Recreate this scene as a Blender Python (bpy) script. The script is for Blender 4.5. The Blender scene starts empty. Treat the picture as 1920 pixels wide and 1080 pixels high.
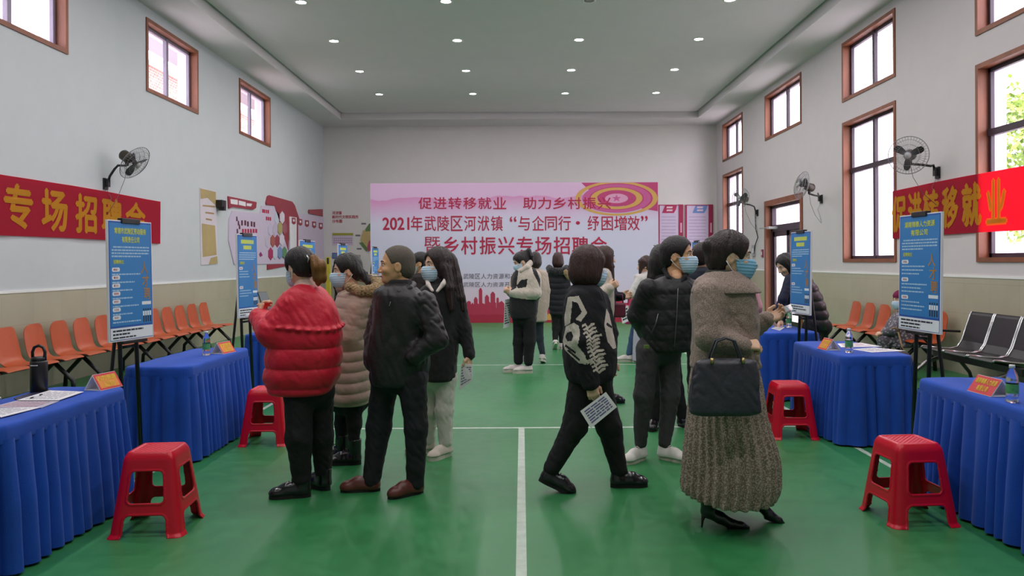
import bpy, bmesh, math, random
import numpy as np
from mathutils import Vector, Matrix

C = bpy.context.scene.collection
SC = bpy.context.scene
R = math.radians
random.seed(7)

# ------------------------------------------------------------------ camera
F = 1450.0            # focal length in px of a 1920 px wide frame
H = 1.58              # camera height
VX, VY = 978.0, 492.0 # principal point
ROLL = 0.0055
cam_d = bpy.data.cameras.new('camera')
cam = bpy.data.objects.new('camera', cam_d)
C.objects.link(cam)
cam_d.sensor_width = 36.0
cam_d.sensor_fit = 'HORIZONTAL'
cam_d.lens = F * 36.0 / 1920.0
cam_d.shift_x = -(VX - 960.0) / 1920.0
cam_d.shift_y = (VY - 540.0) / 1920.0
cam_d.clip_end = 300
cam.location = (0, 0, H)
cam.rotation_euler = (R(90), 0, 0)
cam.rotation_euler = (Matrix.Rotation(R(90), 4, 'X') @ Matrix.Rotation(-ROLL, 4, 'Z')).to_euler()
SC.camera = cam

# ------------------------------------------------------------------ world, exposure
w = bpy.data.worlds.new('sky')
SC.world = w
w.use_nodes = True
nt = w.node_tree
for n in list(nt.nodes): nt.nodes.remove(n)
wo = nt.nodes.new('ShaderNodeOutputWorld')
bg = nt.nodes.new('ShaderNodeBackground')
bg.inputs[0].default_value = (1.0, 0.95, 1.0, 1)
bg.inputs[1].default_value = 5.0
nt.links.new(bg.outputs[0], wo.inputs[0])
LAMP_W = 15.0         # one ceiling downlight
SC.view_settings.view_transform = 'Standard'
SC.view_settings.look = 'None'
SC.view_settings.gamma = 1
SC.view_settings.use_curve_mapping = False
SC.view_settings.exposure = 0.66
SC.cycles.use_denoising = True
SC.cycles.max_bounces = 8
SC.cycles.diffuse_bounces = 5
SC.cycles.caustics_reflective = False
SC.cycles.caustics_refractive = False
SC.cycles.sample_clamp_indirect = 6.0

# ------------------------------------------------------------------ pixel helpers
def uv0(px, py):
    u = px - VX; v = py - VY
    return u - ROLL * v, v + ROLL * u
def at(px, py, Y):
    u, v = uv0(px, py)
    return Vector((u * Y / F, Y, H - v * Y / F))
def lvl(px, py, z=0.0):
    u, v = uv0(px, py)
    Y = (H - z) * F / v
    return Vector((u * Y / F, Y, z))
def onx(px, py, X):
    u, v = uv0(px, py)
    Y = X * F / u
    return Vector((X, Y, H - v * Y / F))

# ------------------------------------------------------------------ materials
def lin(c):
    if isinstance(c, str):
        c = c.lstrip('#'); c = tuple(int(c[i:i+2], 16) / 255 for i in (0, 2, 4))
    return tuple((x / 12.92 if x <= 0.04045 else ((x + 0.055) / 1.055) ** 2.4) for x in c)
MATS = {}
def mat(name, col, rough=0.7, var=0.08, scale=8.0, bump=0.0, bscale=60.0, metal=0.0, stretch=None,
        sheen=0.0, trans=0.0, coat=0.0, spec=0.5, emit=0.0):
    if name in MATS: return MATS[name]
    m = bpy.data.materials.new(name); m.use_nodes = True
    t = m.node_tree; b = t.nodes['Principled BSDF']
    c = lin(col)
    tc = t.nodes.new('ShaderNodeTexCoord')
    mp = t.nodes.new('ShaderNodeMapping')
    t.links.new(tc.outputs['Object'], mp.inputs[0])
    if stretch: mp.inputs['Scale'].default_value = stretch
    nz = t.nodes.new('ShaderNodeTexNoise'); nz.inputs['Scale'].default_value = scale
    nz.inputs['Detail'].default_value = 4
    t.links.new(mp.outputs[0], nz.inputs['Vector'])
    rp = t.nodes.new('ShaderNodeValToRGB')
    rp.color_ramp.elements[0].position = 0.3; rp.color_ramp.elements[1].position = 0.7
    rp.color_ramp.elements[0].color = tuple(x * (1 - var) for x in c) + (1,)
    rp.color_ramp.elements[1].color = tuple(min(1, x * (1 + var)) for x in c) + (1,)
    t.links.new(nz.outputs['Fac'], rp.inputs[0])
    t.links.new(rp.outputs[0], b.inputs['Base Color'])
    b.inputs['Roughness'].default_value = rough
    b.inputs['Metallic'].default_value = metal
    b.inputs['Specular IOR Level'].default_value = spec
    if sheen: b.inputs['Sheen Weight'].default_value = sheen
    if coat: b.inputs['Coat Weight'].default_value = coat
    if trans: b.inputs['Transmission Weight'].default_value = trans
    if emit:
        b.inputs['Emission Color'].default_value = c + (1,)
        b.inputs['Emission Strength'].default_value = emit
    if bump:
        n2 = t.nodes.new('ShaderNodeTexNoise'); n2.inputs['Scale'].default_value = bscale
        n2.inputs['Detail'].default_value = 5
        t.links.new(mp.outputs[0], n2.inputs['Vector'])
        bp = t.nodes.new('ShaderNodeBump'); bp.inputs['Strength'].default_value = bump
        bp.inputs['Distance'].default_value = 0.01
        t.links.new(n2.outputs['Fac'], bp.inputs['Height'])
        t.links.new(bp.outputs[0], b.inputs['Normal'])
    MATS[name] = m
    return m
def flat(name, col, rough=0.6): return mat(name, col, rough, var=0.03)

# ------------------------------------------------------------------ tagging
def tag(o, label=None, cat=None, group=None, kind=None):
    if label: o['label'] = label
    if cat: o['category'] = cat
    if group: o['group'] = group
    if kind: o['kind'] = kind
    return o
def empty(name, loc, rz=0.0):
    o = bpy.data.objects.new(name, None); C.objects.link(o)
    o.location = loc; o.rotation_euler = (0, 0, rz); o.empty_display_size = 0.1
    return o
def copy_tree(o, parent=None):
    c = o.copy(); C.objects.link(c)
    if parent: c.parent = parent
    for ch in list(o.children): copy_tree(ch, c)
    return c

# ------------------------------------------------------------------ polygon mesh builder
class MB:
    def __init__(s): s.v = []; s.f = []; s.m = []; s.sm = []
    def add(s, vs, fs, m=0, smooth=False, M=None):
        o = len(s.v)
        if M is not None: vs = [M @ Vector(v) for v in vs]
        s.v += [tuple(v) for v in vs]
        for f in fs:
            s.f.append(tuple(i + o for i in f)); s.m.append(m); s.sm.append(smooth)
        return s
    def box(s, lo, hi, m=0, M=None, bev=0.0):
        x0, y0, z0 = lo; x1, y1, z1 = hi
        if bev <= 0:
            vs = [(x0,y0,z0),(x1,y0,z0),(x1,y1,z0),(x0,y1,z0),(x0,y0,z1),(x1,y0,z1),(x1,y1,z1),(x0,y1,z1)]
            fs = [(0,3,2,1),(4,5,6,7),(0,1,5,4),(1,2,6,5),(2,3,7,6),(3,0,4,7)]
            return s.add(vs, fs, m, False, M)
        b = bmesh.new(); bmesh.ops.create_cube(b, size=1)
        for v in b.verts:
            v.co = Vector(((x0+x1)/2 + v.co.x*(x1-x0), (y0+y1)/2 + v.co.y*(y1-y0), (z0+z1)/2 + v.co.z*(z1-z0)))
        bmesh.ops.bevel(b, geom=b.edges[:], offset=bev, segments=2, affect='EDGES', profile=0.5)
        vs = [v.co.copy() for v in b.verts]; fs = [[v.index for v in f.verts] for f in b.faces]
        b.free()
        return s.add(vs, fs, m, False, M)
    def prism(s, pts, a, b, m=0, M=None, side=None):
        # pts: 2D outline; a,b : functions mapping (x,y)->3D for the two ends
        n = len(pts)
        vs = [a(p) for p in pts] + [b(p) for p in pts]
        fs = [tuple(range(n))[::-1], tuple(range(n, 2*n))] + [(i, (i+1) % n, n + (i+1) % n, n + i) for i in range(n)]
        return s.add(vs, fs, m, False, M)
    def tube(s, pts, r, m=0, n=10, M=None, cap=True, closed=False):
        pts = [Vector(p) for p in pts]; k = len(pts)
        rs = r if isinstance(r, (list, tuple)) else [r] * k
        vs = []; prev = None
        for i, p in enumerate(pts):
            if closed: d = pts[(i+1) % k] - pts[i-1]
            else: d = pts[min(i+1, k-1)] - pts[max(i-1, 0)]
            d.normalize()
            if prev is None:
                a = d.orthogonal().normalized()
            else:
                a = prev - d * prev.dot(d)
                a = a.normalized() if a.length > 1e-6 else d.orthogonal().normalized()
            prev = a; b = d.cross(a)
            for j in range(n):
                t = 2 * math.pi * j / n
                vs.append(p + (a * math.cos(t) + b * math.sin(t)) * rs[i])
        fs = []
        for i in range(k if closed else k - 1):
            i2 = (i + 1) % k
            for j in range(n):
                fs.append((i*n+j, i*n+(j+1) % n, i2*n+(j+1) % n, i2*n+j))
        if cap and not closed:
            fs.append(tuple(range(n))[::-1]); fs.append(tuple((k-1)*n + j for j in range(n)))
        return s.add(vs, fs, m, True, M)
    def lathe(s, prof, m=0, n=24, M=None, cap=True):
        vs = []; fs = []
        for (r, z) in prof:
            for j in range(n):
                t = 2 * math.pi * j / n; vs.append((r * math.cos(t), r * math.sin(t), z))
        for i in range(len(prof) - 1):
            for j in range(n):
                fs.append((i*n+j, i*n+(j+1) % n, (i+1)*n+(j+1) % n, (i+1)*n+j))
        if cap:
            fs.append(tuple(range(n))[::-1]); fs.append(tuple((len(prof)-1)*n + j for j in range(n)))
        return s.add(vs, fs, m, True, M)
    def quad(s, a, b, c, d, m=0, M=None): return s.add([a, b, c, d], [(0, 1, 2, 3)], m, False, M)
    def build(s, name, mats, parent=None, loc=None, auto=True):
        me = bpy.data.meshes.new(name)
        me.from_pydata(s.v, [], s.f)
        mats = mats if isinstance(mats, (list, tuple)) else [mats]
        for mm in mats: me.materials.append(mm)
        me.polygons.foreach_set('material_index', s.m)
        me.polygons.foreach_set('use_smooth', s.sm)
        me.update()
        o = bpy.data.objects.new(name, me); C.objects.link(o)
        if parent: o.parent = parent
        if loc is not None: o.location = loc
        return o

# text -> flat polygons, cached
_TX = {}
def text_poly(txt, bold=0.0):
    key = (txt, bold)
    if key in _TX: return _TX[key]
    cu = bpy.data.curves.new('glyphs', 'FONT'); cu.body = txt; cu.size = 1.0
    cu.offset = bold; cu.resolution_u = 3; cu.fill_mode = 'FRONT'
    o = bpy.data.objects.new('glyphs', cu); C.objects.link(o)
    dg = bpy.context.evaluated_depsgraph_get(); dg.update()
    me = bpy.data.meshes.new_from_object(o.evaluated_get(dg))
    vs = [v.co.copy() for v in me.vertices]; fs = [tuple(p.vertices) for p in me.polygons]
    bpy.data.objects.remove(o); bpy.data.curves.remove(cu); bpy.data.meshes.remove(me)
    if vs:
        x0 = min(v.x for v in vs); x1 = max(v.x for v in vs); y0 = min(v.y for v in vs); y1 = max(v.y for v in vs)
    else: x0 = x1 = y0 = y1 = 0
    _TX[key] = (vs, fs, x0, x1, y0, y1)
    return _TX[key]
def put_text(mb, txt, x0, y0, x1, y1, m, M, bold=0.0, off=0.0):
    """fit txt into the rectangle (x0,y0)-(x1,y1) of the plane x,y of M, raised by off along M's z"""
    vs, fs, a0, a1, b0, b1 = text_poly(txt, 0.0)
    if not vs: return
    sx = (x1 - x0) / max(1e-6, a1 - a0); sy = (y1 - y0) / max(1e-6, b1 - b0)
    sh = [(0, 0)] if bold <= 0 else [(0, 0), (bold, 0), (-bold, 0), (0, bold), (0, -bold)]
    st = 0.00025 if off < 0.01 else 0.0006
    for q, (ex_, ey_) in enumerate(sh):      # heavier weight: strokes widened by shifted copies
        mb.add([(x0 + (v.x - a0) * sx + ex_*sy, y0 + (v.y - b0) * sy + ey_*sy, off + q*st) for v in vs], fs, m, False, M)

# ------------------------------------------------------------------ distance field solids (numpy) and their surface
def pchip(xs, ys, q):
    xs = np.asarray(xs, float); ys = np.asarray(ys, float)
    if len(xs) == 2: return np.interp(q, xs, ys)
    h = np.diff(xs); d = np.diff(ys) / h
    m = np.zeros(len(xs)); m[0] = d[0]; m[-1] = d[-1]
    for i in range(1, len(xs) - 1):
        m[i] = 0 if d[i-1] * d[i] <= 0 else 2 * d[i-1] * d[i] / (d[i-1] + d[i])
    q = np.clip(q, xs[0], xs[-1])
    i = np.clip(np.searchsorted(xs, q) - 1, 0, len(xs) - 2)
    t = (q - xs[i]) / h[i]
    return ((2*t**3 - 3*t**2 + 1) * ys[i] + (t**3 - 2*t**2 + t) * h[i] * m[i]
            + (-2*t**3 + 3*t**2) * ys[i+1] + (t**3 - t**2) * h[i] * m[i+1])

class Field:
    def __init__(s, lo, hi, h, fine=()):
        s.ax = []
        for a in range(3):
            p = lo[a]; out = [p]
            while p < hi[a]:
                st = h
                for (fl, fh, fs) in fine:
                    if fl[a] - h <= p <= fh[a]: st = min(st, fs)
                p += st; out.append(p)
            s.ax.append(np.array(out, np.float32))
        s.D = np.full([len(a) for a in s.ax], 1.0, np.float32)
    def blk(s, lo, hi):
        sl = []
        for a in range(3):
            i0 = max(0, int(np.searchsorted(s.ax[a], lo[a])) - 2); i1 = min(len(s.ax[a]), int(np.searchsorted(s.ax[a], hi[a])) + 2)
            sl.append(slice(i0, max(i0, i1)))
        return tuple(sl), s.ax[0][sl[0]][:, None, None], s.ax[1][sl[1]][None, :, None], s.ax[2][sl[2]][None, None, :]
    def comb(s, sl, d, k=0.02, op='u'):
        a = s.D[sl]
        if a.size == 0: return
        d = np.broadcast_to(d, a.shape).astype(np.float32)
        if op == 'u':
            if k <= 0: s.D[sl] = np.minimum(a, d); return
            h = np.clip(0.5 + 0.5 * (a - d) / k, 0, 1)
            s.D[sl] = a * (1 - h) + d * h - k * h * (1 - h)
        else:
            d = -d
            if k <= 0: s.D[sl] = np.maximum(a, d); return
            h = np.clip(0.5 - 0.5 * (a - d) / k, 0, 1)
            s.D[sl] = a * (1 - h) + d * h + k * h * (1 - h)
    def limb(s, pts, rad, k=0.02, mod=None, op='u', kin=0.012):
        pts = [np.array(p, np.float32) for p in pts]
        mg = max(rad) + k + 0.04
        lo = np.min(pts, 0) - mg; hi = np.max(pts, 0) + mg
        sl, x, y, z = s.blk(lo, hi)
        tot = None; L = 0.0
        for i in range(len(pts) - 1):
            a, b = pts[i], pts[i+1]; ab = b - a; n2 = float(ab @ ab) + 1e-9; ln = math.sqrt(n2)
            t = np.clip(((x - a[0]) * ab[0] + (y - a[1]) * ab[1] + (z - a[2]) * ab[2]) / n2, 0, 1)
            d = np.sqrt((x - a[0] - t*ab[0])**2 + (y - a[1] - t*ab[1])**2 + (z - a[2] - t*ab[2])**2)
            r = rad[i] + (rad[i+1] - rad[i]) * t
            if mod is not None: r = r + mod(L + t * ln, x, y, z)
            d = d - r; L += ln
            if tot is None: tot = d
            else:
                h = np.clip(0.5 + 0.5 * (tot - d) / kin, 0, 1)
                tot = tot * (1 - h) + d * h - kin * h * (1 - h)
        s.comb(sl, tot, k, op)
    def ell(s, c, r, M=None, k=0.02, op='u', mod=None):
        c = np.array(c, np.float32); r = np.array(r, np.float32); mg = float(max(r)) + k + 0.03
        sl, x, y, z = s.blk(c - mg, c + mg)
        dx, dy, dz = x - c[0], y - c[1], z - c[2]
        if M is not None:
            ax = [M[0][0]*dx + M[1][0]*dy + M[2][0]*dz, M[0][1]*dx + M[1][1]*dy + M[2][1]*dz, M[0][2]*dx + M[1][2]*dy + M[2][2]*dz]
        else: ax = [dx, dy, dz]
        k0 = np.sqrt((ax[0]/r[0])**2 + (ax[1]/r[1])**2 + (ax[2]/r[2])**2)
        k1 = np.sqrt((ax[0]/r[0]**2)**2 + (ax[1]/r[1]**2)**2 + (ax[2]/r[2]**2)**2) + 1e-6
        d = k0 * (k0 - 1.0) / k1
        if mod is not None: d = d - mod(ax[0], ax[1], ax[2])
        s.comb(sl, d, k, op)
    def stack(s, sec, k=0.02, mod=None, p=2.3, op='u', capk=0.03, shrink=0.0):
        # sec : rows (z, cx, cy, rx, ry)
        sec = sorted(sec); A = np.array(sec, float)
        zb, zt = A[0, 0] + shrink, A[-1, 0] - shrink
        mr = max(A[:, 3].max(), A[:, 4].max()) + k + 0.06
        lo = (A[:, 1].min() - mr, A[:, 2].min() - mr, zb - k - 0.05); hi = (A[:, 1].max() + mr, A[:, 2].max() + mr, zt + k + 0.05)
        sl, x, y, z = s.blk(lo, hi)
        zz = z.ravel().astype(float)
        f = lambda i: pchip(A[:, 0], A[:, i], zz).astype(np.float32)[None, None, :]
        cx, cy, rx, ry = f(1), f(2), f(3) - shrink, f(4) - shrink
        rx = np.maximum(rx, 0.01); ry = np.maximum(ry, 0.01)
        ex, ey = np.abs((x - cx) / rx), np.abs((y - cy) / ry)
        q = (ex**p + ey**p) ** (1.0 / p)
        d = (q - 1.0) * np.minimum(rx, ry) * (0.55 + 0.45 * (rx * ex + ry * ey) / (np.minimum(rx, ry) * (ex + ey) + 1e-6)).clip(0.8, 1.6)
        if mod is not None: d = d - mod(np.arctan2(y - cy, x - cx), z, x, y)
        dz = np.maximum(z - zt, zb - z)
        h = np.clip(0.5 - 0.5 * (d - dz) / capk, 0, 1)
        d = d * (1 - h) + dz * h + capk * h * (1 - h)
        s.comb(sl, d, k, op)
    def cut(s, n, o):
        """keep the side n.(p-o) < 0"""
        x, y, z = s.ax[0][:, None, None], s.ax[1][None, :, None], s.ax[2][None, None, :]
        d = n[0]*(x - o[0]) + n[1]*(y - o[1]) + n[2]*(z - o[2])
        s.D = np.maximum(s.D, d).astype(np.float32)
    def mesh(s):
        D = s.D; neg = D < 0
        u = neg.astype(np.uint8)
        cnt = np.zeros([n - 1 for n in D.shape], np.uint8)
        for a in (0, 1):
            for b in (0, 1):
                for c in (0, 1):
                    cnt += u[a:D.shape[0]-1+a, b:D.shape[1]-1+b, c:D.shape[2]-1+c]
        act = (cnt > 0) & (cnt < 8)
        idx = np.argwhere(act); N = len(idx)
        ids = np.full(act.shape, -1, np.int32); ids[act] = np.arange(N, dtype=np.int32)
        off = [(a, b, c) for a in (0, 1) for b in (0, 1) for c in (0, 1)]
        V = np.stack([D[idx[:, 0]+o[0], idx[:, 1]+o[1], idx[:, 2]+o[2]] for o in off], 1)
        P = [np.stack([s.ax[0][idx[:, 0]+o[0]], s.ax[1][idx[:, 1]+o[1]], s.ax[2][idx[:, 2]+o[2]]], 1) for o in off]
        acc = np.zeros((N, 3)); nn = np.zeros(N)
        for i in range(8):
            for j in range(i + 1, 8):
                if sum(abs(off[i][q] - off[j][q]) for q in range(3)) != 1: continue
                m = (V[:, i] < 0) != (V[:, j] < 0)
                t = np.where(m, V[:, i] / np.where(m, V[:, i] - V[:, j], 1), 0)
                acc += np.where(m[:, None], P[i] + (P[j] - P[i]) * t[:, None], 0); nn += m
        verts = acc / nn[:, None]
        faces = []
        for a in range(3):
            b, c = (a + 1) % 3, (a + 2) % 3
            A0 = [slice(None)] * 3; A1 = [slice(None)] * 3
            A0[a] = slice(0, -1); A1[a] = slice(1, None)
            for q in (b, c): A0[q] = slice(1, -1); A1[q] = slice(1, -1)
            n0 = neg[tuple(A0)]; n1 = neg[tuple(A1)]
            e = np.argwhere(n0 != n1)
            if len(e) == 0: continue
            fl = n0[e[:, 0], e[:, 1], e[:, 2]]
            e = e.copy(); e[:, b] += 1; e[:, c] += 1
            def cell(db, dc):
                q = e.copy(); q[:, b] += db; q[:, c] += dc
                return ids[q[:, 0], q[:, 1], q[:, 2]]
            quad = np.stack([cell(-1, -1), cell(0, -1), cell(0, 0), cell(-1, 0)], 1)
            quad = np.where(fl[:, None], quad, quad[:, ::-1])
            faces.append(quad)
        return verts, np.concatenate(faces) if faces else np.zeros((0, 4), int)
    def build(s, name, mats, parent=None, origin=(0, 0, 0), fmat=None, M=None):
        v, f = s.mesh()
        if M is not None:
            A = np.array(M); v = v @ A[:3, :3].T + A[:3, 3]
        return np_object(name, v - np.array(origin), f, mats, parent, fmat, v)
def np_object(name, v, f, mats, parent=None, fmat=None, vw=None):
    me = bpy.data.meshes.new(name)
    me.vertices.add(len(v)); me.vertices.foreach_set('co', np.ascontiguousarray(v, np.float32).ravel())
    me.loops.add(f.size); me.loops.foreach_set('vertex_index', np.ascontiguousarray(f, np.int32).ravel())
    me.polygons.add(len(f)); me.polygons.foreach_set('loop_start', np.arange(0, f.size, 4, dtype=np.int32))
    me.polygons.foreach_set('loop_total', np.full(len(f), 4, np.int32))
    me.polygons.foreach_set('use_smooth', np.ones(len(f), bool))
    mats = mats if isinstance(mats, (list, tuple)) else [mats]
    for m in mats: me.materials.append(m)
    if fmat is not None and len(f):
        ctr = (vw if vw is not None else v)[f].mean(1)
        me.polygons.foreach_set('material_index', fmat(ctr).astype(np.int32))
    me.update(calc_edges=True); me.validate()
    o = bpy.data.objects.new(name, me); C.objects.link(o)
    if parent: o.parent = parent
    return o
# ================================================================== ROOM
XL, XR, YB, YF = -6.19, 6.12, 24.2, -3.0
ZC, ZS = 6.02, 5.85          # ceiling, lowered border
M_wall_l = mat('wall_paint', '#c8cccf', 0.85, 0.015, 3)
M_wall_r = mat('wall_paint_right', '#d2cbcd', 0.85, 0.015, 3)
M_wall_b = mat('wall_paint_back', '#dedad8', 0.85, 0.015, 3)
M_ceil = mat('ceiling_paint', '#d8d4d5', 0.9, 0.015, 2)
M_brown = mat('window_wood', '#8a5138', 0.5, 0.2, 6, stretch=(1, 1, 0.3), bump=0.1, bscale=30)
M_sash = mat('sash_bronze', '#3a2c3a', 0.45, 0.08)
M_sashw = mat('sash_grey', '#8d8496', 0.45, 0.05)
M_plaster = mat('outside_plaster', '#e4dce6', 0.9, 0.03)

def glass_mat():
    m = bpy.data.materials.new('window_glass'); m.use_nodes = True
    t = m.node_tree; t.nodes.remove(t.nodes['Principled BSDF'])
    o = t.nodes['Material Output']
    tr = t.nodes.new('ShaderNodeBsdfTransparent'); tr.inputs[0].default_value = (0.97, 0.96, 1, 1)
    gl = t.nodes.new('ShaderNodeBsdfGlossy'); gl.inputs['Roughness'].default_value = 0.02
    lw = t.nodes.new('ShaderNodeLayerWeight'); lw.inputs[0].default_value = 0.5
    pw = t.nodes.new('ShaderNodeMath'); pw.operation = 'POWER'; pw.inputs[1].default_value = 4.0
    fr = t.nodes.new('ShaderNodeMath'); fr.operation = 'MULTIPLY_ADD'; fr.inputs[1].default_value = 0.5; fr.inputs[2].default_value = 0.04
    t.links.new(lw.outputs['Facing'], pw.inputs[0]); t.links.new(pw.outputs[0], fr.inputs[0])
    mx = t.nodes.new('ShaderNodeMixShader')
    t.links.new(fr.outputs[0], mx.inputs[0]); t.links.new(tr.outputs[0], mx.inputs[1]); t.links.new(gl.outputs[0], mx.inputs[2])
    t.links.new(mx.outputs[0], o.inputs[0])
    return m
M_glass = glass_mat()

# floor: green sports vinyl with scuffs
def floor_mat():
    m = bpy.data.materials.new('green_sports_floor'); m.use_nodes = True
    t = m.node_tree; b = t.nodes['Principled BSDF']
    tc = t.nodes.new('ShaderNodeTexCoord')
    n1 = t.nodes.new('ShaderNodeTexNoise'); n1.inputs['Scale'].default_value = 0.8; n1.inputs['Detail'].default_value = 6
    n2 = t.nodes.new('ShaderNodeTexNoise'); n2.inputs['Scale'].default_value = 420; n2.inputs['Detail'].default_value = 2
    n3 = t.nodes.new('ShaderNodeTexNoise'); n3.inputs['Scale'].default_value = 9; n3.inputs['Detail'].default_value = 8
    for n in (n1, n2, n3): t.links.new(tc.outputs['Object'], n.inputs['Vector'])
    r1 = t.nodes.new('ShaderNodeValToRGB')
    r1.color_ramp.elements[0].position = 0.35; r1.color_ramp.elements[1].position = 0.68
    r1.color_ramp.elements[0].color = lin('#2c7c45') + (1,); r1.color_ramp.elements[1].color = lin('#388b52') + (1,)
    t.links.new(n1.outputs['Fac'], r1.inputs[0])
    mx = t.nodes.new('ShaderNodeMixRGB'); mx.blend_type = 'MULTIPLY'; mx.inputs[0].default_value = 0.25
    t.links.new(r1.outputs[0], mx.inputs[1]); t.links.new(n3.outputs['Fac'], mx.inputs[2])
    t.links.new(mx.outputs[0], b.inputs['Base Color'])
    rr = t.nodes.new('ShaderNodeMapRange'); rr.inputs[3].default_value = 0.30; rr.inputs[4].default_value = 0.5
    t.links.new(n3.outputs['Fac'], rr.inputs[0]); t.links.new(rr.outputs[0], b.inputs['Roughness'])
    bp = t.nodes.new('ShaderNodeBump'); bp.inputs['Strength'].default_value = 0.12; bp.inputs['Distance'].default_value = 0.002
    t.links.new(n2.outputs['Fac'], bp.inputs['Height']); t.links.new(bp.outputs[0], b.inputs['Normal'])
    return m
M_floor = floor_mat()

def tile_mat(name, c1, c2, cm):
    m = bpy.data.materials.new(name); m.use_nodes = True
    t = m.node_tree; b = t.nodes['Principled BSDF']
    tc = t.nodes.new('ShaderNodeTexCoord'); sp = t.nodes.new('ShaderNodeSeparateXYZ'); cb = t.nodes.new('ShaderNodeCombineXYZ')
    ad = t.nodes.new('ShaderNodeMath'); ad.operation = 'ADD'
    t.links.new(tc.outputs['Object'], sp.inputs[0]); t.links.new(sp.outputs[0], ad.inputs[0]); t.links.new(sp.outputs[1], ad.inputs[1])
    t.links.new(ad.outputs[0], cb.inputs[0]); t.links.new(sp.outputs[2], cb.inputs[1])
    br = t.nodes.new('ShaderNodeTexBrick'); br.offset = 0
    br.inputs['Scale'].default_value = 1; br.inputs['Brick Width'].default_value = 0.6; br.inputs['Row Height'].default_value = 0.42
    br.inputs['Mortar Size'].default_value = 0.004
    br.inputs['Color1'].default_value = lin(c1) + (1,); br.inputs['Color2'].default_value = lin(c2) + (1,); br.inputs['Mortar'].default_value = lin(cm) + (1,)
    t.links.new(cb.outputs[0], br.inputs['Vector'])
    nz = t.nodes.new('ShaderNodeTexNoise'); nz.inputs['Scale'].default_value = 3; nz.inputs['Detail'].default_value = 8
    t.links.new(tc.outputs['Object'], nz.inputs['Vector'])
    mx = t.nodes.new('ShaderNodeMixRGB'); mx.blend_type = 'MULTIPLY'; mx.inputs[0].default_value = 0.18
    t.links.new(br.outputs['Color'], mx.inputs[1]); t.links.new(nz.outputs['Fac'], mx.inputs[2])
    t.links.new(mx.outputs[0], b.inputs['Base Color']); b.inputs['Roughness'].default_value = 0.28
    return m
M_tile = tile_mat('dado_tiles', '#bfb8a0', '#bbb49c', '#b0a993')
M_cap = mat('dado_cap', '#efefec', 0.5, 0.02)

fl = MB(); fl.box((XL - 0.3, YF - 0.3, -0.1), (XR + 0.3, YB + 0.3, 0.0))
tag(fl.build('floor', M_floor), kind='structure')

# court lines painted on the floor
M_line = mat('court_line', '#b4c2b4', 0.5, 0.12, 14)
def floor_line(name, x0, y0, x1, y1):
    b = MB(); b.box((x0, y0, 0.0), (x1, y1, 0.0015)); tag(b.build(name, M_line), kind='structure')
floor_line('trim_1', -0.038, 0.5, 0.018, 7.36)
floor_line('trim_2', -2.84, 7.36, 2.84, 7.41)
floor_line('trim_3', 2.80, 0.5, 2.845, 19.0)
floor_line('trim_4', -2.845, 0.5, -2.80, 19.0)
floor_line('trim_5', -2.84, 11.9, 2.84, 11.94)

def wall_y(name, X0, X1, holes, m, z1=6.3):
    """wall running along Y between X0 and X1 with holes (y0,y1,z0,z1)"""
    b = MB(); cols = sorted(set((h[0], h[1]) for h in holes)); y = YF - 0.3
    for (a, c) in cols:
        b.box((X0, y, 0), (X1, a, z1)); zs = sorted((h[2], h[3]) for h in holes if h[0] == a); z = 0.0
        for (p, q) in zs:
            if p > z: b.box((X0, a, z), (X1, c, p))
            z = q
        b.box((X0, a, z), (X1, c, z1)); y = c
    b.box((X0, y, 0), (X1, YB + 0.3, z1))
    return tag(b.build(name, m), kind='structure')
k = F / 1600.0
LW = [(9.45*k, 11.6*k), (14.15*k, 16.3*k), (18.8*k, 21.0*k)]
lz = (4.50, 5.62)
RWU = [(9.2*k, 11.40*k), (13.97*k, 16.16*k), (18.72*k, 20.97*k), (23.6*k, 25.8*k)]
rz = (4.63, 5.65); rz2 = (1.60, 4.14)
DY = (18.65*k, 21.3*k)
holesL = [(a, b, lz[0], lz[1]) for a, b in LW]
holesR = []
for i, (a, b) in enumerate(RWU):
    if i == 2: a, b = DY
    holesR.append((a, b, rz[0], rz[1]))
    holesR.append((a, b, 0.0, 2.97) if i == 2 else (a, b, rz2[0], rz2[1]))
TH = 0.30
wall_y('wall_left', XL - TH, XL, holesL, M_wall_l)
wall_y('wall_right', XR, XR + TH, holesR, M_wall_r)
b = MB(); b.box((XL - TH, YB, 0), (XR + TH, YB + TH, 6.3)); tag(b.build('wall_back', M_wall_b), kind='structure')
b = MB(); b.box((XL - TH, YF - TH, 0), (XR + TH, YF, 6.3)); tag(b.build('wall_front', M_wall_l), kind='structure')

# dado of beige tiles with a pale cap, split at the door
ZD, ZDR = 1.24, 1.34
b = MB(); b.box((XL, YF, 0), (XL + 0.012, YB, ZD)); tag(b.build('trim_6', M_tile), kind='structure')
b = MB(); b.box((XL, YF, ZD), (XL + 0.02, YB, ZD + 0.03)); tag(b.build('trim_7', M_cap), kind='structure')
b = MB(); b.box((XL + 0.012, YB - 0.012, 0), (XR - 0.012, YB, ZD)); tag(b.build('trim_8', M_tile), kind='structure')
b = MB(); b.box((XL + 0.02, YB - 0.02, ZD), (XR - 0.02, YB, ZD + 0.03)); tag(b.build('trim_9', M_cap), kind='structure')
b = MB(); b.box((XR - 0.012, YF, 0), (XR, DY[0] - 0.08, ZDR)); b.box((XR - 0.012, DY[1] + 0.08, 0), (XR, YB, ZDR)); tag(b.build('trim_10', M_tile), kind='structure')
b = MB(); b.box((XR - 0.02, YF, ZDR), (XR, DY[0] - 0.08, ZDR + 0.03)); b.box((XR - 0.02, DY[1] + 0.08, ZDR), (XR, YB, ZDR + 0.03)); tag(b.build('trim_11', M_cap), kind='structure')

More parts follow.
